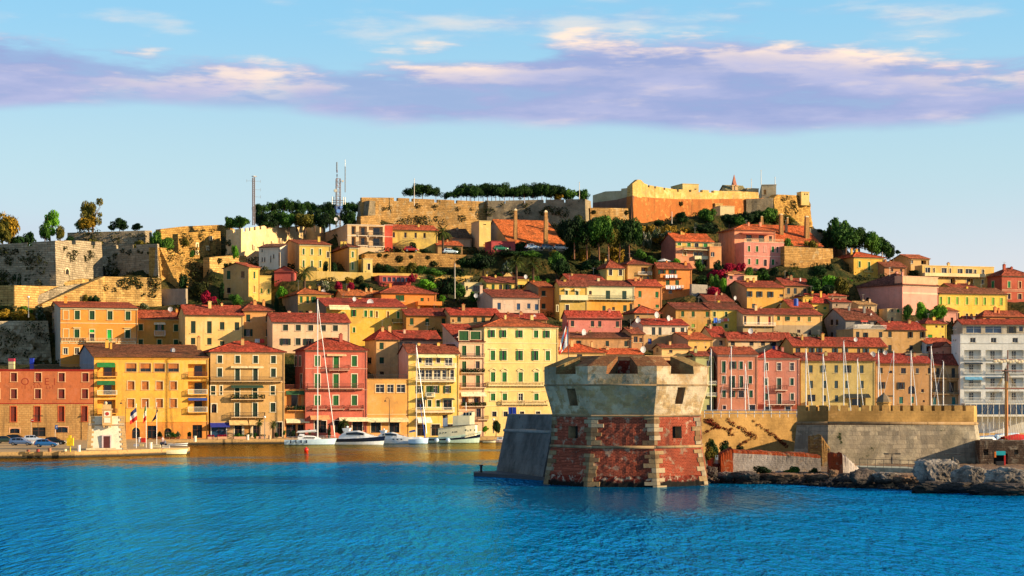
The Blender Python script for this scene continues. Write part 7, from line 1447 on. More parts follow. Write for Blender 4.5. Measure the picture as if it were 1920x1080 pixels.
# big white sloop, seen from the side with its bow to the right
t = boat_at('C',262,933, 'sailboat', 'large pale blue white sloop with a tall mast moored before the rose red house', 'sailboat',6)
sc_ = scale_at(t.location); L_ = 98/sc_
hull(L_,3.0,1.35,1.05,[BBLUE,BW,plain('antifoul', '10283c',.5),TEAK]).build('hull',[BBLUE,BW,plain('antifoul', '10283c',.5),TEAK],t,smooth=False)
o = cabin([(-2.6,1.0,.85,1.0,1.55),(-1.2,1.05,.8,1.0,1.95),(.6,1.0,.75,1.05,1.85),(2.2,.8,.5,1.1,1.35)],0).build('coachroof',BW,t)
b = MB()
for s in (-1,1): b.box(-1.4,s*1.0-.02,1.35,.9,s*1.0+.02,1.6)
b.build('cabin_window',DARKG,o)
rails(t,L_,3.0,(1.05,1.35)); hm = (933-65)/3.175/sc_-1.3
mast(t,(303-262)/3.175/sc_,hm,1.25,(.32,.56,.78),.13,boom=4.4,stay=((408-262)/3.175/sc_-.1,1.5))
b = MB(); b.loft([[(-2.9,-1.1,1.1),(-2.9,0,1.2),(-2.9,1.1,1.1)],[(-2.3,-1.15,1.9),(-2.3,0,2.25),(-2.3,1.15,1.9)],[(-1.3,-1.1,1.85),(-1.3,0,2.2),(-1.3,1.1,1.85)]],closed=False,cap=False); q_ = b.build('spray_hood',BW,t); q_.modifiers.new('thickness', 'SOLIDIFY').thickness = .04
for k in range(4): b = MB(); b.bar((-L_*.38+k*1.1,-1.52,1.0),(-L_*.38+k*1.1,-1.52,.35),.12,8); b.build('fender',BNAVY,t)
# motor yachts
def motoryacht(R,x,y,wpx,rz,label,band,big=True):
 t = boat_at(R,x,y, 'motor_yacht',label, 'motor yacht',rz); s = scale_at(t.location); L = wpx/REG[R][2]/s/max(.4,math.cos(math.radians(rz))); B = L*.27; m = [BW,BNAVY if band else BW,BW,BW]
 fb,fs = L*.17,L*.115
 hull(L,B,fb,fs,m, 'wide' if band else None,stern=.95).build('hull',m,t)
 k = L/13*1.2; z = fs
 o = cabin([(-L*.42,B*.40,B*.36,z-.1,z+.5*k),(-L*.30,B*.42,B*.32,z-.1,z+1.55*k),(-L*.05,B*.42,B*.30,z-.05,z+1.75*k),(L*.10,B*.38,B*.24,z,z+1.25*k),(L*.27,B*.24,B*.12,z+.12*k,z+.62*k),(L*.38,B*.12,B*.06,z+.3*k,z+.42*k)],0).build('superstructure',BW,t)
 b = MB()
 for sgn in (-1,1):
  b.loft([[(-L*.27,sgn*B*.395,z+.85*k),(-L*.27,sgn*B*.365,z+1.3*k)],[(-L*.05,sgn*B*.385,z+.85*k),(-L*.05,sgn*B*.338,z+1.45*k)],[(L*.08,sgn*B*.36,z+.72*k),(L*.08,sgn*B*.30,z+1.18*k)]],closed=False,cap=False)
 q = b.build('side_window',DARKG,o); q.modifiers.new('thickness', 'SOLIDIFY').thickness = .06
 b = MB(); b.loft([[(L*.10+.04,-B*.22,z+1.25*k+.03),(L*.10+.04,B*.22,z+1.25*k+.03),(L*.245,B*.13,z+.73*k+.03),(L*.245,-B*.13,z+.73*k+.03)],[(L*.10-.05,-B*.22,z+1.15*k),(L*.10-.05,B*.22,z+1.15*k),(L*.24,B*.13,z+.62*k),(L*.24,-B*.13,z+.62*k)]]); b.build('windscreen',DARKG,o)
 b = MB(); b.loft([[(-L*.33,-B*.3,z+1.5*k),(-L*.33,B*.3,z+1.5*k),(-L*.36,B*.28,z+2.2*k),(-L*.36,-B*.28,z+2.2*k)],[(-L*.22,-B*.3,z+1.65*k),(-L*.22,B*.3,z+1.65*k),(-L*.2,B*.26,z+2.3*k),(-L*.2,-B*.26,z+2.3*k)]]); b.ball((-L*.27,0,z+2.5*k),.3*k,0,10,6,(1,1,.7)); b.build('radar_arch',BW,t)
 rails(t,L,B,(fs,fb),.55,-.1,.48,8)
 b = MB()
 for i in range(3): b.ball((L*(.02+.1*i),-B*.49*(1-.02*i),fs*.9),.16,0,8,6,(1.5,.25,.8))
 b.build('porthole',DARKG,t); return t
motoryacht('C',560,932,300,-8, 'motor yacht with a dark navy hull band and raked white cabin',True)
motoryacht('C',760,925,235,-14, 'all white motor yacht with a dark windscreen right of the navy banded one',False)
t = boat_at('C',905,927, 'sailboat', 'small pale blue sailboat with a blue furled sail before the yellow flats', 'sailboat',-4); s_ = scale_at(t.location); L_ = 118/3.175/s_
m_ = [BBLUE,BW,plain('antifoul', '10283c',.5),BW]; hull(L_,2.4,1.3,.95,m_).build('hull',m_,t); cabin([(-1.2,.8,.6,.95,1.4),(.3,.8,.55,1.0,1.5),(1.2,.5,.3,1.1,1.25)],0).build('coachroof',BW,t)
mast(t,-.5,(922-330)/3.175/s_-1.2,1.1,(.5,),.09,boom=1.6,stay=(1.7,2.2),canvas=BLUEC,furled=True)
b = MB(); b.bar((L_*.32,0,1.2),(.3,0,8.4),.12,6,r2=.06); b.build('blue_sail',BLUEC,t)
# old white tug like cruiser with a wheelhouse
t = boat_at('Y',780,752, 'tugboat', 'old pale green white tug with a tall wheelhouse and black funnel', 'tugboat',-3); s_ = scale_at(t.location); u_ = 1/10.667/s_; L_ = 1060*u_; PG = plain('tug_hull', 'a8c4b8',.4,var=.08)
m_ = [PG,BNAVY,BROWNH,TEAK]; fbw = 245*u_; fst = 110*u_
hull(L_,L_*.26,fbw,fst,m_, 'line',stern=.6).build('hull',m_,t)
z_ = fst; c_ = lambda x: (x-780)*u_
o = cabin([(c_(450),L_*.09,L_*.09,z_*.8,z_+185*u_),(c_(700),L_*.1,L_*.1,z_*.8,z_+215*u_),(c_(1000),L_*.1,L_*.1,z_,z_+240*u_),(c_(1190),L_*.07,L_*.07,z_+40*u_,z_+250*u_),(c_(1225),L_*.03,L_*.03,z_+50*u_,z_+252*u_)],0).build('deckhouse',CREAM,t)
cabin([(c_(300),L_*.115,L_*.115,z_+190*u_,z_+200*u_),(c_(700),L_*.12,L_*.12,z_+218*u_,z_+230*u_),(c_(1000),L_*.12,L_*.12,z_+242*u_,z_+254*u_),(c_(1240),L_*.05,L_*.05,z_+254*u_,z_+264*u_)],0).build('upper_deck',BROWNH,t)
o2 = cabin([(c_(740),L_*.07,L_*.07,z_+225*u_,z_+430*u_),(c_(850),L_*.075,L_*.075,z_+225*u_,z_+440*u_),(c_(1080),L_*.075,L_*.075,z_+240*u_,z_+520*u_),(c_(1165),L_*.05,L_*.05,z_+245*u_,z_+515*u_)],0).build('wheelhouse',CREAM,t)
cabin([(c_(845),L_*.085,L_*.085,z_+522*u_,z_+532*u_),(c_(1175),L_*.07,L_*.07,z_+522*u_,z_+532*u_)],0).build('wheelhouse_roof',BROWNH,t)
b = MB()
for x0,x1 in ((955,1000),(1015,1060),(1080,1120)): b.box(c_(x0),-L_*.077,z_+440*u_,c_(x1),-L_*.0735,z_+505*u_)
b.build('wheelhouse_window',DARKG,o2)
b = MB()
for x in (490,550,605,745,790,825): b.ball((c_(x),-L_*.1,z_+(90+(x-490)*.07)*u_),13*u_,0,8,6,(.8,.3,1.3))
for x in (1005,1100,1185): b.ball((c_(x),-L_*(.1 if x < 1150 else .072),z_+150*u_),16*u_,0,8,6,(1,.3,1))
b.build('porthole',DARKG,o)
b = MB(); b.bar((c_(585),0,z_+200*u_),(c_(585),0,z_+390*u_),52*u_,14); b.build('funnel',BW,t); b = MB(); b.bar((c_(585),0,z_+390*u_),(c_(580),0,z_+450*u_),53*u_,14); b.build('funnel_top',RUB,t)
b = MB(); b.bar((c_(1000),0,z_+530*u_),(c_(1000),0,z_+700*u_),7*u_,6); b.bar((c_(960),0,z_+620*u_),(c_(1040),0,z_+620*u_),4*u_,4); b.build('mast',SILVER,t)
for x in (425,650): b = MB(); b.ball((0,0,0),46*u_,0,12,8,(1,1,1.1)); b.build('fender_ball',BBLUE,t,(c_(x),-L_*.135,55*u_))
b = MB()
for i in range(12): x = c_(1060)+i*(c_(1290)-c_(1060))/12; b.box(x,-L_*.13*(1-(i/13)**2.2)-.03,fst+(fbw-fst)*.62-.25+i*.02,x+.22,-L_*.13*(1-(i/13)**2.2)+.02,fst+(fbw-fst)*.62-.02+i*.02)
b.build('bow_lettering',CREAM,t)
# small boats
def dinghy(R,x,y,wpx,rz,label,col,col2=None,seats=True,D=None,z=0.0,motor=False):
 t = boat_at(R,x,y, 'dinghy',label, 'small boat',rz, 'small boats of the harbour',z=z,D=D); L = wpx/REG[R][2]/scale_at(t.location); m = [col,col2 or col,BROWNH,TEAK]
 hull(L,L*.34,L*.17,L*.12,m, 'line' if col2 else None,n=12,keel=-.15,stern=.85).build('hull',m,t)
 b = MB()
 for k in (-.25,.1): b.box(L*k,-L*.13,L*.125,L*k+.3,L*.13,L*.125+.05)
 b.build('thwart',TEAK,t)
 if motor: b = MB(); b.box(-L*.54,-.15,L*.1,-L*.47,.15,L*.1+.55); b.bar((-L*.51,0,L*.1),(-L*.53,0,-.3),.06,6); b.build('outboard',RUB,t)
 return t
dinghy('U',895,905,275,5, 'dark blue rowing boat moored under the pier below the white gatehouse',BNAVY)
dinghy('B',70,990,190,4, 'white motor boat with a cream hull at the end of the pier',CREAM,None,motor=True)
dinghy('B',108,948,118,3, 'white inflatable dinghy lying on the pier end',BW,BNAVY,D=349,z=1.1)
dinghy('Y',1470,750,260,-10, 'cream wooden launch moored at the bow of the tug',CREAM,None)
t = boat_at('Y',1720,748, 'motor_boat', 'pinkish white cabin boat half hidden by the grey bastion', 'motor boat',-5); L_ = 330/10.667/scale_at(t.location); m_ = [plain('boat_pink', 'd4b8b0',.4),BW,BROWNH,BW]; hull(L_,L_*.3,L_*.24,L_*.19,m_).build('hull',m_,t); cabin([(-L_*.3,L_*.11,L_*.09,L_*.18,L_*.33),(L_*.05,L_*.11,L_*.08,L_*.19,L_*.36),(L_*.2,L_*.08,L_*.05,L_*.2,L_*.24)],0).build('cabin',BW,t); b = MB(); b.box(-L_*.2,-L_*.108,L_*.26,L_*.02,-L_*.1,L_*.32); b.build('cabin_window',DARKG,t)
b = MB(); b.ball((0,0,.28),.42,0,14,10); b.bar((0,0,.6),(0,0,.85),.05,6); P_ = onz(px('B',870),py('B',972)); tag(b.build('buoy',plain('buoy_red', 'e01808',.35,var=.05),None,P_,smooth=True), 'round red buoy floating in front of the large sloop', 'buoy')
# sailing boats in the basin behind the rampart: their masts stand above the wall
BAS = [('M',222,478,None, 'mast next to the brick tower, first of the row above the rampart'),('M',378,458,None, 'white mast and a short gaff arm before the left pink house'),('M',487,590,535, 'short mast with a furled jib in front of the left pink house'),('M',637,478,692, 'white mast with a long furled jib before the right pink house'),('M',960,475,1030, 'tall mast and a furled jib left of the olive house'),('M',1093,515,1170, 'thin mast with a dark stay before the middle of the olive house'),('M',1254,415,1325, 'tallest white mast before the olive house'),
 ('N',107,360,172, 'mast with a furled jib before the dark shop awning'),('N',258,305,300, 'mast right behind the stone sentry turret'),('N',368,300,None, 'plain white mast between the sentry turret and the oval niche'),('N',494,302,556, 'mast with a furled jib crossing the oval niche'),('N',640,265,718, 'tall bright mast before the shaded balcony house'),('N',728,378,None, 'short mast before the shaded balcony house')]
for i,(R_,x,yt,xj,lab) in enumerate(BAS):
 D_ = 330+(i % 4)*9; p = px(R_,x); P = world(p,HOR,D_); P.z = 0
 t = thing('sailboat', 'sailboat with '+('the ' if 'allest' in lab else 'a ')+lab, 'sailboat',P,math.radians(4 if xj else 186), 'sailboats in the basin behind the rampart'); h = CAM_H+(HOR-py(R_,yt))/FOC*D_-1.1
 m_ = [BW,BBLUE,BNAVY,TEAK]; L_ = 10.5; hull(L_,3.1,1.25,1.0,m_,n=12).build('hull',m_,t,(-1.2,0,0)); cabin([(-3,1,.8,.95,1.4),(-1,1.05,.8,1,1.6),(.5,.8,.5,1.05,1.3)],0).build('coachroof',BW,t)
 xs = ((px(R_,xj)-p)/FOC*D_)*1.18 if xj else 4.0
 mast(t,0,h,1.1,(.38,.66),.10,boom=3.6,stay=(xs,1.3) if xj else (4.0,1.3),furled=bool(xj),canvas=BLUEC if i % 3 == 0 else BW)
# the wooden square rigger at the right edge
P = world(px('N',1184),HOR,322); P.z = 0
t = thing('sailing_ship', 'wooden sailing ship with two yards and a red awning at the right edge', 'sailing ship',P,math.radians(15),None); WD = plain('varnished_spar', 'a8601c',.5); m_ = [plain('ship_hull', '2c1c14',.5),WD,BROWNH,TEAK]
hull(17,4.4,2.6,1.8,m_, 'line').build('hull',m_,t,(-.5,0,0)); hz_ = lambda y: CAM_H+(HOR-py('N',y))/FOC*322
b = MB(); b.bar((0,0,1.5),(0,0,hz_(430)),.3,10,r2=.24); b.build('lower_mast',WD,t); b = MB(); b.bar((.12,-.2,hz_(520)),(.12,-.2,hz_(295)),.15,8,r2=.08); b.build('topmast',plain('rust_rail', '6a3020',.6),t)
k_ = 1/3.857/FOC*322
for y,x0,x1,r in ((570,-180,230,.13),(362,-115,120,.11),(442,-110,125,.07)):
 o = MB().bar((x0*k_,-.4,hz_(y)),(x1*k_,-.4,hz_(y)-.1),r*.6,8,r2=r).build('yard',plain('rust_rail', '6a3020',.6),t)
 if y == 362:
  b = MB()
  for j in range(10): b.ball(((x0+(x1-x0)*(j+.5)/10)*k_,-.45,hz_(y)-.32+.1*math.sin(j*2.1)),.36,0,8,6,(1.4,.7,.8))
  b.build('furled_sail',plain('sailcloth', 'b0a488',.9),o)
b = MB(); b.box(-.5,-.5,hz_(452),.5,.5,hz_(445)); b.box(-.22,-.3,hz_(520),.22,.3,hz_(430)); b.build('mast_top',IRON,t)
b = MB()
for s in (-1,1):
 for j in range(7): b.bar((s*.1,0,hz_(450)),(-1.4+j*.55+s*.0,s*2.1,2.2),.022,4)
for j in range(5): b.bar((0,0,hz_(440-j*10)),(8-j*1.2,0,3),.02,4); b.bar((0,0,hz_(440-j*10)),(-8+j*.9,0,2.4),.02,4)
b.build('rigging',plain('tarred_rope', '8c7440',.9),t)
b = MB(); b.loft([[(-.6,-1.9,2.9),(-.6,0,3.5),(-.6,1.9,2.9)],[(2,-2.1,3.0),(2,0,3.9),(2,2.1,3.0)],[(5.5,-1.8,2.9),(5.5,0,3.5),(5.5,1.8,2.9)]],closed=False,cap=False); o = b.build('red_awning',plain('red_canvas', 'b01408',.8),t); o.modifiers.new('thickness', 'SOLIDIFY').thickness = .05
for x,y,w_,D_,lab,c in ((1085,930,120,345, 'pale blue cabin boat left of the ship mast',BBLUE),(1225,905,90,365, 'blue white boat right of the ship mast',BBLUE),(1040,945,90,335, 'white boat bow peeping over the low stone building',BW),(1180,950,110,352, 'white boat behind the red ship awning',BW)):
 P = world(px('N',x),HOR,D_); P.z = 0; t = thing('motor_boat',lab, 'motor boat',P,math.radians(random.uniform(-20,20)), 'boats in the right hand basin'); L_ = 9; m_ = [c,BW,BNAVY,BW]
 hull(L_,3,2.0,1.6,m_,n=12).build('hull',m_,t); cabin([(-3,1.2,1.1,1.5,3.0),(.8,1.2,1.0,1.6,3.2),(2.2,.9,.6,1.7,2.1)],0).build('cabin',c,t); b = MB(); b.box(-2.6,-1.23,2.2,.6,-1.14,2.8); b.build('cabin_window',DARKG,t); b = MB(); b.bar((-.5,0,3),(-.5,0,5.5),.04,5); b.build('aerial',SILVER,t)
# ================================================================== the pier: gatehouse, cars, flags, small things
# white gatehouse with a clock bay
def wy(q,D): return CAM_H+(HOR-q)/FOC*D
PG_ = world(px('U',380),HOR,330); GH = thing('gatehouse', 'small white harbour gatehouse with a projecting clock bay and stone corners on the pier', 'gatehouse',(PG_.x,PG_.y,1.05),math.radians(14))
k_ = 1/8.0/FOC*331; X_ = lambda x: (x-380)*k_/math.cos(math.radians(14)); Zg = lambda y: wy(py('U',y),331)-1.05
GW = plaster('d8d0b8',.35); wg = X_(875); hg = Zg(325); dg = 3.0; bt = .42
b = MB()
def grect(z,g): return [(-g,-g,z),(wg+g,-g,z),(wg+g,dg+g,z),(-g,dg+g,z)]
b.loft([grect(-.3,bt),grect(hg*.74,.06)],cap=False); b.loft([grect(hg*.74,.05),grect(hg,.05)],cap=False); b.loft([grect(hg,.05),grect(hg,-.25),grect(hg-.5,-.25)],cap=False); b.face(grect(hg-.5,-.25)); b.build('wall',GW,GH)
b = MB(); b.loft([grect(hg*.73,.12),grect(hg*.73,.2),grect(hg*.755,.2),grect(hg*.755,.12)],cap=False); b.build('string_course',plain('dull_cord', '9c7a50',.8),GH)
rq = random.Random(8)
for x,s in ((0,1),(wg,-1)):
 z = -.1; i = 0
 while z < hg-.25:
  h = .42; g = bt+(.06-bt)*min(1,max(0,(z+h*.5)/(hg*.74))); L1 = .95 if i % 2 else .6
  if not hg*.70 < z+h*.5 < hg*.78: MB().box(*((-g-.05,-g-.06,z,-g+L1,-g+.3,z+h-.03) if s > 0 else (wg+g-L1,-g-.06,z,wg+g+.05,-g+.3,z+h-.03))).build('quoin_stone',plaster('c09c60',.7),GH)
  z += h; i += 1
b = MB(); x0,x1 = X_(578),X_(672); zt = Zg(620); b.box(x0,-bt-.12,-.1,x1,-bt+.1,zt); o = b.build('door',plain('dark_red_door', '4c1c14',.5),GH)
b = MB(); b.box(x0-.25,-bt-.16,-.1,x0,-bt+.1,zt+.2); b.box(x1,-bt-.16,-.1,x1+.25,-bt+.1,zt+.2); b.box(x0,-bt-.16,zt,x1,-bt+.1,zt+.2); b.build('door_frame',plain('lilac_frame', 'c0b0b0',.6),o)
b = MB(); x0,x1 = X_(562),X_(700); z0,z1 = Zg(460),Zg(225); b.box(x0,-1.0,z0,x1,-.02,z1); b.box(x0-.15,-1.15,z1,x1+.15,.2,z1+.2); b.box(x0+.12,-.85,z1+.2,x1-.12,.1,z1+.9)
for k in (.1,.75): b.box(x0+(x1-x0)*k,-.9,z0-.35,x0+(x1-x0)*k+.25,-.3,z0)
bay = b.build('clock_bay',plaster('c8a060',.6),GH)
b = MB()
for za,zb in ((Zg(420),Zg(345)),(Zg(325),Zg(245))): b.box(x0+.3,-1.05,za,x1-.3,-.998,zb)
b.build('panel',GW,bay)
b = MB(); b.bar(((x0+x1)/2,-1.04,Zg(285)),((x0+x1)/2,-1.09,Zg(285)),.32,16); b.build('clock_face',plain('clock_red', '9c2818',.6),bay)
b = MB(); b.ball(((x0+x1)/2-.25,-.4,z1+1.15),.3,0,10,8); b.bar(((x0+x1)/2-.25,-.4,z1+.85),((x0+x1)/2-.25,-.4,z1+1.0),.3,10,r2=.12); b.build('bell',plain('old_stone', 'c0a888',.8),bay)
b = MB(); b.box(-.6,-1.6,-.02,wg*.75,-.9,.28); b.build('step',STONE,GH)
# cars
def car(P,rz,label,col,kind='hatch'):
 t = thing('parked_car',label, 'car',P,rz, 'cars parked on the pier'); L,Wc = (4.1,1.7) if kind == 'hatch' else (4.4,1.74); pm = plain('car_paint',col,.25,.3,var=.03); H = 1.45
 prof = [(-.5,.34,.62),(-.47,.3,.86),(-.30,.3,.93),(0,.28,.95),(.22,.28,.93),(.30,.3,.86),(.44,.3,.74),(.495,.34,.58)]
 b = MB(); rings = []
 for x,z0,z1 in prof:
  w_ = Wc/2*(1-.25*max(0,abs(x)-.38)/.12*.5); rings.append([(x*L,-w_*.94,z0),(x*L,-w_,(z0+z1)/2),(x*L,-w_*.95,z1),(x*L,w_*.95,z1),(x*L,w_,(z0+z1)/2),(x*L,w_*.94,z0)])
 b.loft(rings); body = b.build('body',pm,t)
 gr = [(-.46,.88,.90),(-.40,.9,1.34),(-.22,.92,H),(.02,.92,H),(.20,.9,.95)] if kind == 'hatch' else [(-.485,.88,.92),(-.44,.9,1.36),(-.22,.92,H+.03),(.03,.92,H),(.22,.9,.94)]
 b = MB(); b.loft([[(x*L,-Wc/2*.92,z0),(x*L,-Wc/2*.74,z1),(x*L,Wc/2*.74,z1),(x*L,Wc/2*.92,z0)] for x,z0,z1 in gr]); b.build('cabin',pm,t)
 b = MB()
 for s in (-1,1):
  for xa,xb in ((-.36,-.2),(-.18,.0),(.02,.13)):
   zt = lambda x: np.interp(x,[-.40,-.22,.02,.20],[1.28,H-.06,H-.07,.98]); w0,w1 = Wc/2*.925,Wc/2*.75
   ya = lambda z: s*(w0+(w1-w0)*(z-.9)/.5+.012)
   b.face([(xa*L,ya(.99),.99),(xb*L,ya(.99),.99),(xb*L,ya(zt(xb)),zt(xb)),(xa*L,ya(zt(xa)),zt(xa))][::s])
 b.face([(.19*L,-.62,1.0),(.19*L,.62,1.0),(.045*L,.56,H-.06),(.045*L,-.56,H-.06)]); b.face([(-.452*L-.01,-.6,1.0),(-.452*L-.01,.6,1.0),(-.405*L-.01,.55,1.32),(-.405*L-.01,-.55,1.32)][::-1]); b.build('windows',DARKG,t)
 for x in (-.31,.31):
  for s in (-1,1):
   o = MB().bar((x*L,s*(Wc/2-.2),.31),(x*L,s*(Wc/2+.01),.31),.31,16).build('wheel',RUB,t); MB().bar((x*L,s*(Wc/2),.31),(x*L,s*(Wc/2+.025),.31),.19,12).build('rim',METAL,o)
 for s in (-1,1): MB().box(.46*L,s*.62-.16,.62,.492*L,s*.62+.16,.74).build('headlight',WHITE,t); MB().box(-.502*L,s*.62-.14,.66,-.47*L,s*.62+.14,.84).build('tail_light',plain('tail_red', 'a01008',.3),t)
 MB().box(.497*L,-.26,.42,.503*L,.26,.53).build('number_plate',WHITE,t)
 return t
for x,y,w_,rz,lab,c,k in ((205,380,0,-4, 'silver blue estate car parked on the pier, behind the blue hatchback', '6c84a4', 'estate'),(440,395,0,3, 'blue hatchback parked nearest the edge of the pier', '2c6ca8', 'hatch'),(60,360,0,8, 'dark green car at the far left of the pier', '2c3c34', 'hatch'),(165,345,0,0, 'black car parked behind the silver blue estate', '101418', 'estate'),(320,352,0,12, 'white van like car parked before the warehouse door', 'b8c0cc', 'hatch'),(525,372,0,-3, 'dark car parked beside the white gatehouse', '141a16', 'hatch')):
 P = onz(px('S',x),py('S',y),1.05); car(P,math.radians(rz),lab,c,k)
# flags on poles
for i,(x,yt,yb,lab,cf,pts) in enumerate(((1083,190,700, 'drooping blue white and red flag, largest of the three on the pier',lambda s,t: ('2c3c70', 'd8d0c8', 'c81c14')[min(2,int(t*3))],[(.03,0,0),(-1.0,0,-.9),(-1.6+.5,0,-3.1),(.2,0,-2.2)]),(1232,160,700, 'narrow drooping green white and red flag in the middle of the three on the pier',lambda s,t: ('0c6c30', 'd8d0c0', 'c01c14')[min(2,int(t*3))],[(0,0,0),(-.25,0,-.4),(-.55,0,-3.3),(.05,0,-2.6)]),(1390,170,760, 'dark blue drooping flag on the right hand pole on the pier',lambda s,t: '141838',[(0,0,0),(.25,0,-.9),(-1.0,0,-3.0),(-.05,0,-2.3)]))):
 D_ = 338+i*4; P = world(px('U',x),HOR,D_); P.z = 1.05; t = thing('flagpole',('left', 'middle', 'right')[i]+' white flagpole of the three on the pier', 'flagpole',P,0, 'flagpoles on the pier'); h = wy(py('U',yt),D_)-1.05
 MB().bar((0,0,0),(0,0,h+.5),.06,6,r2=.04).ball((0,0,h+.55),.1).build('pole',SILVER,t); flag('flag',lab,(P.x,P.y-.08,1.05+h),pts,12,12,cf, 'flags on the pier')
# small quay furniture
def lamp(R,x,yt,yb,D,label,style='globe'):
 P = world(px(R,x),HOR,D); zb = wy(py(R,yb),D); h = wy(py(R,yt),D)-zb; P.z = zb; t = thing('street_lamp',label, 'street lamp',P,0, 'street lamps'); b = MB(); b.bar((0,0,0),(0,0,h),.08,8,r2=.05); b.bar((0,0,0),(0,0,.8),.13,8)
 if style == 'hook':
  for k in range(6): a0,a1 = PI*k/6,PI*(k+1)/6; b.bar((-.45+.45*math.cos(a0),0,h+.45*math.sin(a0)),(-.45+.45*math.cos(a1),0,h+.45*math.sin(a1)),.035,5)
  b.build('pole',IRON,t); MB().bar((-.9,0,h-.05),(-.9,0,h-.4),.08,10,r2=.3).build('lamp_shade',IRON,t)
 elif style == 'double':
  b.bar((-.7,0,h),(.7,0,h),.04,5); b.build('pole',IRON,t)
  for s in (-1,1): MB().box(s*.75-.3,-.15,h-.08,s*.75+.3,.15,h+.08).build('lamp_head',IRON,t)
 else: b.build('pole',METAL,t); MB().ball((0,0,h+.2),.26,0,12,8).build('globe',plain('lamp_white', 'e0ddd4',.3),t)
 return t
lamp('U',920,110,690,depth(px('U',920),-5), 'dark hooked street lamp left of the flags', 'hook'); lamp('V',930,110,430,depth(px('V',930),-5), 'street lamp between the two quay palms', 'globe'); lamp('T',960,40,215,depth(px('T',960),-3), 'dark hooked lamp before the ochre terrace building', 'hook'); lamp('Y',1550,300,560,depth(px('Y',1550),-4), 'white globe lamp behind the cream launch'); lamp('S',360,100,345,392, 'white topped lamp in front of the warehouse door', 'double')
lamp('Q',600,592,690,240, 'dark twin headed lamp left on the walkway below the stained wall', 'double'); lamp('Q',1205,600,690,240, 'dark twin headed lamp right on the walkway near the bleached rock face', 'double'); lamp('E',222,908,1060,depth(px('E',222),30), 'thin white street lamp in the dry scrub at the left', 'globe'); lamp('G',1128,600,940,depth(px('G',1128),64), 'tall lamp post standing between the terrace trees', 'double')
def bollard(R,x,y,hpx,col,label,r=.28,D=None):
 P = onz(px(R,x),py(R,y),1.05) if D is None else world(px(R,x),HOR,D); P.z = 1.05; h = hpx/REG[R][2]/FOC*P.y; o = MB().bar((0,0,0),(0,0,h*.9),r,12).bar((0,0,h*.9),(0,0,h),r*1.15,12).build('bollard',plain('bollard',col,.6),None,P); tag(o,label, 'bollard', 'bollards along the quay')
for a in (('S',747,438,62, 'd8ccc8', 'white bollard in front of the blue shaded gatehouse wall'),('S',470,440,36, '8c5c40', 'short rusty bollard on the pier edge left of the yellow box'),('S',360,440,24, '8c2c20', 'small red bollard on the pier edge'),('S',268,440,20, '7c3c28', 'smallest rusty bollard at the left of the pier edge'),('U',1132,715,75, 'd8d0c8', 'white bollard left of the red box on the quay'),('U',1300,810,95, 'dcd4c4', 'white bollard on the pier below the flags'),('V',675,440,80, 'dcd0bc', 'white bollard before the tan awnings'),('V',1005,430,60, 'c09870', 'tan bollard at the stern of the large sloop'),('S',1848,345,55, 'd8ccb8', 'white bollard in front of the quay shops of the yellow block'),('U',15,850,35, 'c8b898', 'short pale bollard beside the yellow box post')): bollard(*a)
P_ = onz(px('S',665),py('S',440),1.05); yb_ = thing('ticket_box', 'bright yellow box on a post at the pier edge', 'box',P_); b = MB(); b.box(-.55,-.25,1.0,.55,.25,2.3); b.box(-.25,-.2,2.3,.15,.2,2.75); b.build('box',plain('bright_yellow', 'e0b808',.5),yb_); MB().bar((0,0,0),(0,0,1.0),.1,8).build('post',plain('bright_yellow', 'e0b808',.5),yb_)
P_ = onz(px('S',225),py('S',345),1.05); rs_ = thing('road_sign', 'round red no entry sign on a pole before the warehouse', 'road sign',(P_.x,388,1.05)); MB().bar((0,0,0),(0,0,4.6),.04,6).build('pole',METAL,rs_); b = MB(); b.bar((.3,-.05,4.2),(.3,-.08,4.2),.36,20); b.build('disc',plain('sign_red', 'b01010',.4),rs_); MB().box(.08,-.1,4.13,.52,-.082,4.27).build('white_bar',WHITE,rs_)
P_ = onz(px('S',548),py('S',355),1.05); rs_ = thing('road_sign', 'blue rectangular parking sign on a pole before the warehouse', 'road sign',(P_.x,372,1.05)); MB().bar((0,0,0),(0,0,3.4),.04,6).build('pole',METAL,rs_); MB().box(.0,-.07,2.7,.5,-.03,3.5).build('panel',plain('sign_blue', '1c5ca8',.4),rs_); MB().box(.18,-.085,2.9,.25,-.072,3.35).box(.25,-.085,3.28,.36,-.072,3.35).box(.25,-.085,3.1,.36,-.072,3.16).box(.33,-.085,3.16,.38,-.072,3.28).build('letter',WHITE,rs_)
P_ = onz(px('U',1192),py('U',715),1.05); MBX = MB().box(-.4,-.3,0,.4,.3,.75).box(-.44,-.34,.75,.44,.34,.85); tag(MBX.build('crate',plain('crate_red', 'c81c10',.5),None,P_), 'bright red box between the white bollard and the middle flagpole', 'box')
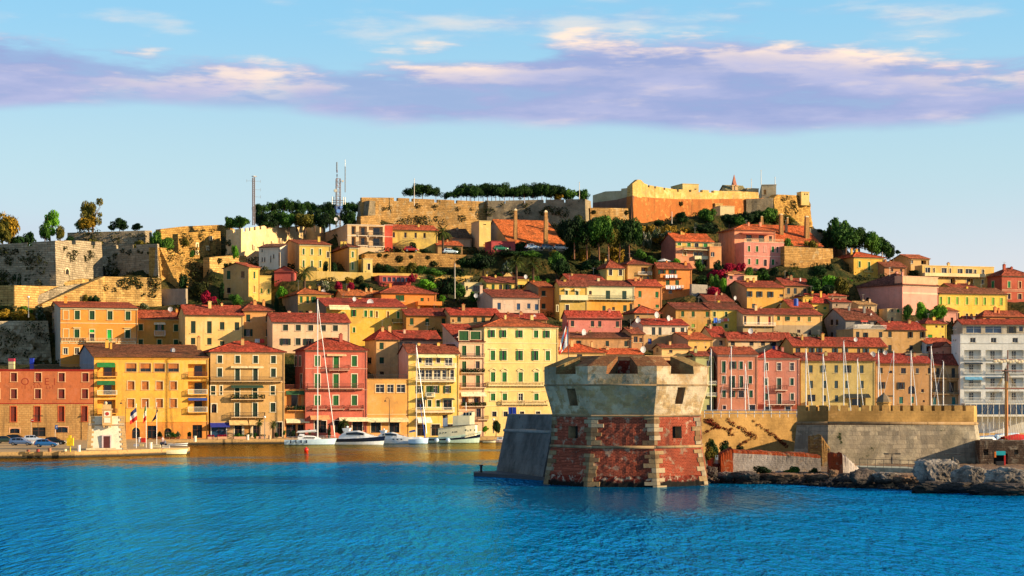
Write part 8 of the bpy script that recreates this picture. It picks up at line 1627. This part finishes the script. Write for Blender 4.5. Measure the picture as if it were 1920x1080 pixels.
# barriers, planters and cafe furniture on the quay
random.seed(31)
for i,(x,y,w_,c,lab) in enumerate(((1390,790,120, 'dcd0a8', 'white scalloped barrier at the end of the pier'),(1530,800,110, 'd0c8b8', 'second white scalloped barrier left of the inflatable'),(1090,775,90, 'a8a8b0', 'checked grey board lying on the pier'),(1160,775,60, 'd0b880', 'small cream board beside the checked one'))):
 P = onz(px('U',x),py('U',y),1.05); w2 = w_/8/FOC*P.y/2; b = MB()
 for k in range(5): b.bar((-w2+w2*2*(k+.5)/5,-.15,.35),(-w2+w2*2*(k+.5)/5,.15,.35),w2/5,10)
 b.box(-w2,-.15,0,w2,.15,.3); tag(b.build('barrier',plain('barrier',c,.6),None,P),lab, 'barrier', 'barriers on the pier')
for i,(x,w_) in enumerate(((1640,60),(1710,60),(1880,50),(1430,70),(1560,40))):
 P = world(px('U',x),HOR,depth(px('U',x),-2.5)); P.z = 1.05; t = thing('planter',('planter with a leafy plant left of the brown board', 'planter with a white flowering plant before the arched door', 'planter at the right end of the yellow block', 'planter right of the dark shop doorway', 'planter with white flowers by the second arched door')[i], 'planter',P,0, 'planters before the yellow block'); MB().loft([[(-.35,-.25,0),(.35,-.25,0),(.35,.25,0),(-.35,.25,0)],[(-.5,-.35,.55),(.5,-.35,.55),(.5,.35,.55),(-.5,.35,.55)]]).build('pot',plain('terracotta', 'a06038',.8),t); o = link('plant',crown_mesh('shrub',i % 4,LF[('green', 'white', 'dark', 'dark', 'white')[i]]),t,(0,0,.45)); o.scale = (.8,.7,1.3)
for i,(x,yt,yb,w_,lab) in enumerate(((530,320,400,110, 'round bush in front of the dark shop below the tan awning'),(690,330,390,160, 'low bush right of the round one below the tan awning'),(790,315,400,80, 'small bush at the foot of the left quay palm'),(1100,320,380,90, 'bush at the foot of the right quay palm'),(1225,310,350,60, 'small bush before the loggia house'),(1340,280,370,110, 'round bush before the loggia house awning'),(1600,290,340,70, 'bush behind the mast of the large sloop'),(1900,200,390,90, 'bush beside the navy banded yacht'))):
 tree('V',x,yt,yb,w_, 'shrub', 'dark' if i % 2 else 'green',-4,lab, 'bushes on the quay')
palm('V',850,120,420,170,-4, 'left small palm on the quay before the beige house'); palm('V',1060,150,400,190,-4, 'right small palm on the quay before the beige house'); palm('T',605,185,330,110,-5, 'small palm on the quay before the rose red house')
tree('Y',1600,300,600,250, 'round', 'dark',-4, 'dark tree on the quay behind the cream launch'); tree('Y',1390,410,560,160, 'round', 'bright',-4, 'bright green small tree behind the bow of the tug'); tree('T',600,200,340,130, 'round', 'dark',-3, 'dark tree on the quay beside the navy banded yacht')
for i in range(4):
 x = (120,290,560,870)[i]; P = world(px('V',x),HOR,depth(px('V',x),-4)); P.z = 1.05; w2 = (100,140,190,150)[i]/8/FOC*P.y/2; t = thing('flower_bed',('stone flower bed with red and white flowers at the left of the beige house', 'stone flower bed under the blue awning', 'long stone flower bed under the left tan awning', 'stone flower bed between the quay palms')[i], 'flower bed',P,math.radians(18), 'flower beds along the quay'); MB().box(-w2,-.4,0,w2,.4,.5).build('trough',plain('pink_stone', 'b48868',.8),t)
 V_,F_ = leaf_cloud([(-w2+2*w2*(k+.5)/5,0,.65,w2/4,.35,.28) for k in range(5)],450,.09,i); link('plants',np_mesh('plants',V_,F_,LF[('red', 'red', 'green', 'dark')[i]]),t)
# pale kiosk and blue bin in the dark yard at the left, and the red cap sign
P = at('A',70,440,26); gx_ = thing('machine', 'white and red vending kiosk standing in the dark yard behind the warehouse', 'kiosk',(P.x,P.y,P.z-.6)); MB().box(-.6,-.5,-2,.6,.5,.7).build('cabinet',plain('kiosk_cream', 'd8c890',.5),gx_); MB().box(-.65,-.55,.702,.65,.55,1.35).build('lid',plain('kiosk_red', 'b03048',.5),gx_)
P = at('A',190,435,26); MBX = MB().box(-.4,-.4,-2,.4,.4,.5).box(-.45,-.45,.502,.45,.45,.65); tag(MBX.build('bin',plain('bin_blue', '1c38b0',.5),None,P), 'blue bin in the dark yard behind the warehouse', 'bin')
WALLS['yard_cliff']['R'] = 'A'; weeds_on('yard_cliff',[(10,330,3.0),(110,312,1.4),(200,245,2.2),(230,305,1.6),(170,250,1.6),(5,290,2.5),(40,400,1.5),(130,390,1.2),(260,300,1.5)])
# ================================================================== masts and poles on the hill
def lattice(R,x,yt,yb,wpx,off,label,extra):
 A,B = at(R,x,yt,off),at(R,x,yb,off); h = A.z-B.z+2; w_ = wpx/REG[R][2]/FOC*B.y/2; t = thing('telecom_mast',label, 'mast',(B.x,B.y,B.z-2),math.radians(20)); b = MB(); n = int(h/(w_*2.1)); q = [(-w_,-w_),(w_,-w_),(w_,w_),(-w_,w_)]
 for i in range(4): b.bar((*q[i],0),(*q[i],h),.1,5)
 for k in range(n):
  for i in range(4): j = (i+1) % 4; z0,z1 = h*k/n,h*(k+1)/n; b.bar((*q[i],z0),(*q[j],z1),.05,4,cap=False); b.bar((*q[i],z1),(*q[j],z1),.05,4,cap=False)
 b.build('lattice',plain('mast_steel', '70686c',.6),t); extra(t,h,B); return t
def ex1(t,h,B):
 k = 1/6.0/FOC*B.y; MB().bar((.2,0,h),(.2,0,h+17*k),.08,6).build('top_pole',METAL,t); MB().bar((-.1,-.2,h+12*k),(-.1,-.2,h+19.5*k),.5,10).box(.2,-.35,h+11.5*k,.8,.35,h+20*k).build('antenna',plain('antenna_grey', 'b0aca8',.5),t)
 b = MB()
 for z,s in ((.93,-1),(.93,1),(.6,1),(.75,1)): b.bar((0,0,h*z),(s*1.9,0,h*z),.04,4); b.bar((s*1.9,0,h*z-.4),(s*1.9,0,h*z+.4),.04,4)
 b.build('aerial',METAL,t)
lattice('R',213,320,770,22,108, 'thin lattice mast with a drum antenna left of the pine grove',lambda t,h,B: ex1(t,h,B))
def ex2(t,h,B):
 k = 1/6.0/FOC*B.y; Z = lambda y: (800-y)*k+2
 for i,y in enumerate((250,295,335,370,405)):
  MB().box(-2.4*k*6,-.6,Z(y)-2.6*k*6,.9*k*6-.6,.1,Z(y)+2.4*k*6).build('panel_antenna',plain('antenna_dark' if i % 2 else 'antenna_red', '3c2420' if i % 2 else '7c3c2c',.6),t)
 b = MB(); b.bar((2.0,0,Z(480)),(2.0,0,Z(190)),.13,6); b.bar((2.0,0,Z(190)),(2.0,0,Z(110)),.06,5); b.bar((-.4,0,Z(250)),(-.4,0,Z(145)),.18,6); b.build('whip',METAL,t)
 b = MB()
 for y in (575,600): b.bar((-70*k,0,Z(y)),(80*k,0,Z(y)),.1,5)
 for x in (-70,-50,60,80): b.bar((x*k,0,Z(620)),(x*k,0,Z(535)),.12,5)
 b.build('antenna_ring',METAL,t)
 for x,y,r,c in ((-12,700,22, '4c78b8'),(-12,772,24, 'b8b4ac'),(22,655,16, '4c6ca8'),(28,775,14, '9c8460'),(-45,470,18, '9c9c90'),(40,360,12, 'a8a498')): MB().bar((x*k,-.9,Z(y)),(x*k,-1.25,Z(y)),r*k,16).build('drum_antenna',plain('dish',c,.5),t)
 b = MB(); b.box(-.9,-.9,Z(790),.9,.9,Z(640)); b.build('equipment_core',plain('mast_blue', '44587c',.6),t)
lattice('R',1165,330,800,44,122, 'tall telecom mast bristling with panels and dishes left of the central fort',lambda t,h,B: ex2(t,h,B))
for R_,x,yt,yb,off,lab in (('G',817,-18,190,120, 'white flagpole in front of the umbrella pines on the fort'),('H',940,8,162,122, 'thin white pole at the right end of the pine row'),('I',1107,-2,100,146, 'thin aerial on the square keep'),('I',1037,62,128,149, 'short aerial left of the square keep'),('J',128,48,100,146, 'short aerial at the right corner of the square keep'),('I',462,300,385,106, 'white pole standing under the orange citadel wall'),('K',225,138,182,84, 'stubby white pole on the right edge of the bright yellow house roof'),('X',853,495,560,62, 'thin utility pole right of the bougainvillea terrace')):
 A,B = at(R_,x,yt,off),at(R_,x,yb,off); o = MB().bar((0,0,0),(0,0,A.z-B.z),.11,6,r2=.07).ball((0,0,A.z-B.z),.14,0,8,6).build('pole',plain('pole_white', 'c8bca8',.5),None,B); tag(o,lab, 'pole')
# cars on the upper road
for R_,x,y,off,c,lab in (('H',575,530,90.5, 'a0b0c0', 'pale car parked under the great orange roof'),('H',690,532,90.5, '3c4c5c', 'dark car parked right of the pale one under the great orange roof'),('H',325,540,90.5, '2c6c4c', 'green car parked below the pink low house'),('H',790,535,91, 'a8a4a0', 'grey car at the right corner of the great orange roof'),('G',1095,565,94.5, 'b8ccd4', 'white car right of the lone palm'),('G',790,548,94.5, '9c2c20', 'red car before the barracks')):
 P = at(R_,x,y,off); o = car(P,math.radians(18),lab,c); o['group'] = 'cars on the upper road'
P = at('I',405,655,82); pa_ = thing('parasol', 'white parasol in the villa garden', 'parasol',(P.x,P.y,P.z-1)); MB().bar((0,0,-1),(0,0,1.2),.05,6).build('pole',METAL,pa_); b = MB(); b.loft([[(2.6*math.cos(a*PI/4),2.6*math.sin(a*PI/4),.9) for a in range(8)],[(.1*math.cos(a*PI/4),.1*math.sin(a*PI/4),1.7) for a in range(8)]]); b.build('canopy',WHITE,pa_)
P = at('M',882,98,47); tk = MB().bar((0,0,-1.4),(0,0,.35),.6,14).bar((0,0,.35),(0,0,.55),.42,14); tag(tk.build('water_tank',plain('tank_blue', '1c4ca8',.5),None,P,smooth=False), 'blue water tank between the red roofs', 'water tank')
# laundry
def laundry(R,items,off,label,dv=-.9):
 A = at(R,items[0][0],items[0][1],off); n = Vector((math.sin(math.radians(18)),-math.cos(math.radians(18)),0)); t = thing('laundry_line',label, 'laundry',A)
 E = at(R,items[-1][0]+items[-1][2],items[-1][1],off); MB().bar((0,0,0),E-A,.02,4).build('line',METAL,t)
 for x,y,w_,h,c in items:
  a = at(R,x,y,off)-A; e = at(R,x+w_,y,off)-A; hh = h/REG[R][2]/FOC*A.y; b = MB(); m = 6
  for k in range(m):
   p,q = a.lerp(e,k/m),a.lerp(e,(k+1)/m); p = p+n*.08*math.sin(k*2.1); q = q+n*.08*math.sin((k+1)*2.1); b.loft([[p,p+n*.03,p+n*.03-Vector((0,0,hh)),p-Vector((0,0,hh))],[q,q+n*.03,q+n*.03-Vector((0,0,hh)),q-Vector((0,0,hh))]])
  b.build('cloth',plain('laundry',c,.9),t)
laundry('M',[(240,232,30,40, '3c6cc8'),(275,240,22,34, 'c8ccd8'),(300,242,18,20, 'd8a8a0'),(322,235,26,25, 'd85c50'),(350,238,10,20, 'd8d0c8')],41.2, 'coloured laundry hanging below the windows of the yellow terrace half')
laundry('B',[(565,303,28,22, 'd8d0cc'),(595,303,26,24, 'c83c34'),(640,312,14,32, 'd87c70')],26.0, 'white and red laundry on a line beside the peach house')
laundry('I',[(415,752,26,24, 'd8d8dc'),(445,752,30,22, 'ccd0d8'),(480,752,22,24, 'dcd8d4')],66.4, 'white laundry over the upper balcony of the tall orange house')
laundry('I',[(418,832,30,24, 'd8d8e0'),(452,832,34,26, 'b8c8dc'),(492,832,36,24, 'd8d4d8')],66.4, 'pale laundry over the lower balcony of the tall orange house')
laundry('M',[(700,452,40,26, '2c4c9c'),(745,455,14,20, 'c02818'),(790,452,30,26, '2c58a8')],19.2, 'blue and red laundry under the sills of the long red roofed house')
# pots, chair fence and kiosk on the terrace right of the brick tower
for x,y,r,lab,c in ((175,690,34, 'terracotta pot with a plant between the brick tower and the ruined wall', 'LF'),(228,745,36, 'dark red low pot beside the terracotta pot',None)):
 D_ = 236; P = world(px('P',x),HOR,D_); P.z = wy(py('P',y),D_)-.5; k = r/5.4/FOC*D_; t = thing('flower_pot',lab, 'pot',P,0, 'pots beside the tower'); MB().loft([[(k*s*math.cos(a*PI/6),k*s*math.sin(a*PI/6),z) for a in range(12)] for s,z in ((.6,-.6),(1,.9),(1.12,.92),(1.12,1.1))]).build('pot',plain('terracotta_bright' if c else 'dark_pot', 'b04018' if c else '4c1c14',.8),t)
 if c: o = link('plant',crown_mesh('shrub',1,LF['olive']),t,(0,0,.95)); o.scale = (.9,.9,1.7)
P = world(px('P',222),HOR,240); zt_ = wy(py('P',612),240); t = thing('fence', 'short white picket fence behind the pots', 'fence',(P.x,P.y,zt_-2.2)); w2 = 80/5.4/FOC*240
for i in range(9): MB().box(i*w2/9,0,0,i*w2/9+.07,.05,2.2).build('picket',BBLUE,t)
MB().box(-.05,.052,.5,w2,.1,.62).box(-.05,.052,1.8,w2,.1,1.92).build('rail',BBLUE,t)
# walkway with a rail below the stained wall
P0_,P1_ = world(px('Q',280),HOR,236),world(px('Q',850),HOR,232); b = MB(); b.loft([[(P0_.x,P0_.y,.5),(P0_.x,P0_.y+5,.5),(P0_.x,P0_.y+5,1.75),(P0_.x,P0_.y,1.75)],[(P1_.x,P1_.y,.5),(P1_.x,P1_.y+6,.5),(P1_.x,P1_.y+6,1.7),(P1_.x,P1_.y,1.7)]]); tag(b.build('walkway',plain('walk_stone', '8c9080',.9,var=.3)),kind='structure')
rt = thing('railing', 'thin iron railing along the walkway below the stained wall', 'railing',(P0_.x,P0_.y+.3,1.75)); d_ = P1_-P0_; d_.z = -.05
for i in range(8): p = d_*(i/7); MB().bar(p,p+Vector((0,0,1.0)),.035,5).build('post',IRON,rt)
MB().bar((0,0,.98),d_+Vector((0,0,.98)),.03,5).bar((0,0,.5),d_+Vector((0,0,.5)),.02,5).build('rail',IRON,rt)
# low stone building behind the ledge with a coloured kiosk in its opening
P = world(px('Z',440),HOR,258); LB = thing('stone_building', 'low rough stone building with dark openings at the right edge', 'building',(P.x,P.y,.9),math.radians(-4)); zt_ = wy(py('Z',668),258)-.9; k = 1/7.714/FOC*258; b = MB(); wm = masonry('low_building', '6c5848', '54443a',(.6,.3),weed=.1,rough=.8,plastered=.3)
box_wall(b,900*k,-1,zt_,6,[(200*k,400*k,.1,zt_*.52,1.2),(55*k,125*k,zt_*.45,zt_*.68,.6),(490*k,550*k,zt_*.48,zt_*.66,.6)],[]); b.face([(0,0,zt_),(900*k,0,zt_),(900*k,6,zt_),(0,6,zt_)]); b.build('wall',wm,LB); MB().box(200*k,1.15,.1,400*k,1.2,zt_*.52).build('back_panel',plain('deep_shadow_tone', '14100c',.9),LB)  # dark back panel paints in the opening's inner shade
P = world(px('Z',735),HOR,254); t = thing('stall', 'small stall with a turquoise sign and red post in the opening of the stone building', 'stall',(P.x,P.y,.9)); k = 1/7.714/FOC*254
MB().box(-60*k,-.1,1.7,75*k,.0,1.7+60*k).build('sign',plain('turquoise_sign', '18a0a8',.4),t); MB().box(-85*k,-.12,1.4,-60*k-.003,.05,1.7+50*k).build('orange_panel',plain('orange_sign', 'd87018',.5),t); MB().box(55*k,-.1,0,78*k,.1,1.697).build('red_post',plain('post_red', 'b81808',.5),t); MB().box(-60*k,-.3,0,50*k,.3,.9).build('counter',IRON,t)
# person on a small scooter near the pier end
def person(P,rz,label,shirt,sit=True):
 me = bpy.data.meshes.new('person'); V = [(0,0,.78),(0,.02,1.0),(0,.03,1.22),(0,.02,1.42),(0,-.01,1.5),(0,-.02,1.6),(0,-.02,1.72),(-.09,-.02,.76),(-.12,-.42,.78),(-.12,-.5,.42),(-.12,-.6,.32),(.09,-.02,.76),(.12,-.42,.78),(.12,-.5,.42),(.12,-.6,.32),(-.19,.02,1.38),(-.24,-.16,1.14),(-.2,-.42,1.08),(.19,.02,1.38),(.24,-.16,1.14),(.2,-.42,1.08)]
 E = [(0,1),(1,2),(2,3),(3,4),(4,5),(5,6),(0,7),(7,8),(8,9),(9,10),(0,11),(11,12),(12,13),(13,14),(3,15),(15,16),(16,17),(3,18),(18,19),(19,20)]; rad = [.15,.14,.16,.11,.055,.09,.1,.1,.075,.055,.05,.1,.075,.055,.05,.07,.05,.045,.07,.05,.045]
 me.from_pydata(V,E,[]); o = link('person',me,None,P,rz); o.modifiers.new('skin', 'SKIN'); 
 for i,r in enumerate(rad): me.skin_vertices[0].data[i].radius = (r,r)
 me.skin_vertices[0].data[0].use_root = True; o.modifiers.new('smooth', 'SUBSURF').levels = 1; me.materials.append(plain('shirt',shirt,.9)); return tag(o,label, 'person')
P = onz(px('U',1480),py('U',770),1.05); person(P,math.radians(60), 'person in a pale shirt sitting on a scooter near the end of the pier', 'c8a8a8')
t = thing('scooter', 'dark scooter under the seated person near the end of the pier', 'scooter',P,math.radians(60)); b = MB(); b.box(-.14,-.25,.3,.14,.5,.72); b.loft([[(-.16,-.75,.3),(.16,-.75,.3),(.16,-.7,.3),(-.16,-.7,.3)],[(-.2,-.6,1.0),(.2,-.6,1.0),(.2,-.55,1.0),(-.2,-.55,1.0)]]); b.box(-.12,-.72,.25,.12,-.2,.32); b.build('body',plain('scooter_paint', '3c4458',.4),t)
for y in (-.78,.42): o = MB().bar((-.06,y,.25),(.06,y,.25),.25,14).build('wheel',RUB,t)

# storeys, gables and parapets built above belong to the building they stand on
def absorb(src,dst,rename=None):
 M = lambda o: Matrix.Translation(o.location) @ o.rotation_euler.to_matrix().to_4x4()
 X_ = M(dst).inverted() @ M(src)
 for c in list(src.children):
  m = X_ @ (Matrix.Translation(c.location) @ c.rotation_euler.to_matrix().to_4x4()); sc_ = c.scale.copy(); c.parent = dst; c.location = m.to_translation(); c.rotation_euler = m.to_euler(); c.scale = sc_
  if rename and c.name.startswith('masonry_face'): c.name = rename
 bpy.data.objects.remove(src)
for a_,b_ in (('hotel_top', 'hotel'),('church_front', 'church'),('dormer', 'tan_quay'),('pink_villa_top', 'pink_villa'),('flats_panel', 'flats_high')): absorb(HOUSES[a_]['root'],HOUSES[b_]['root'])
for a_,b_ in (('cren_parapet', 'stained_rampart'),('citadel_top', 'citadel_front'),('citadel_left_top', 'citadel_left')): absorb(WALLS[a_]['root'],WALLS[b_]['root'], 'parapet')
absorb(be_,HOUSES['citadel_chapel']['root'])
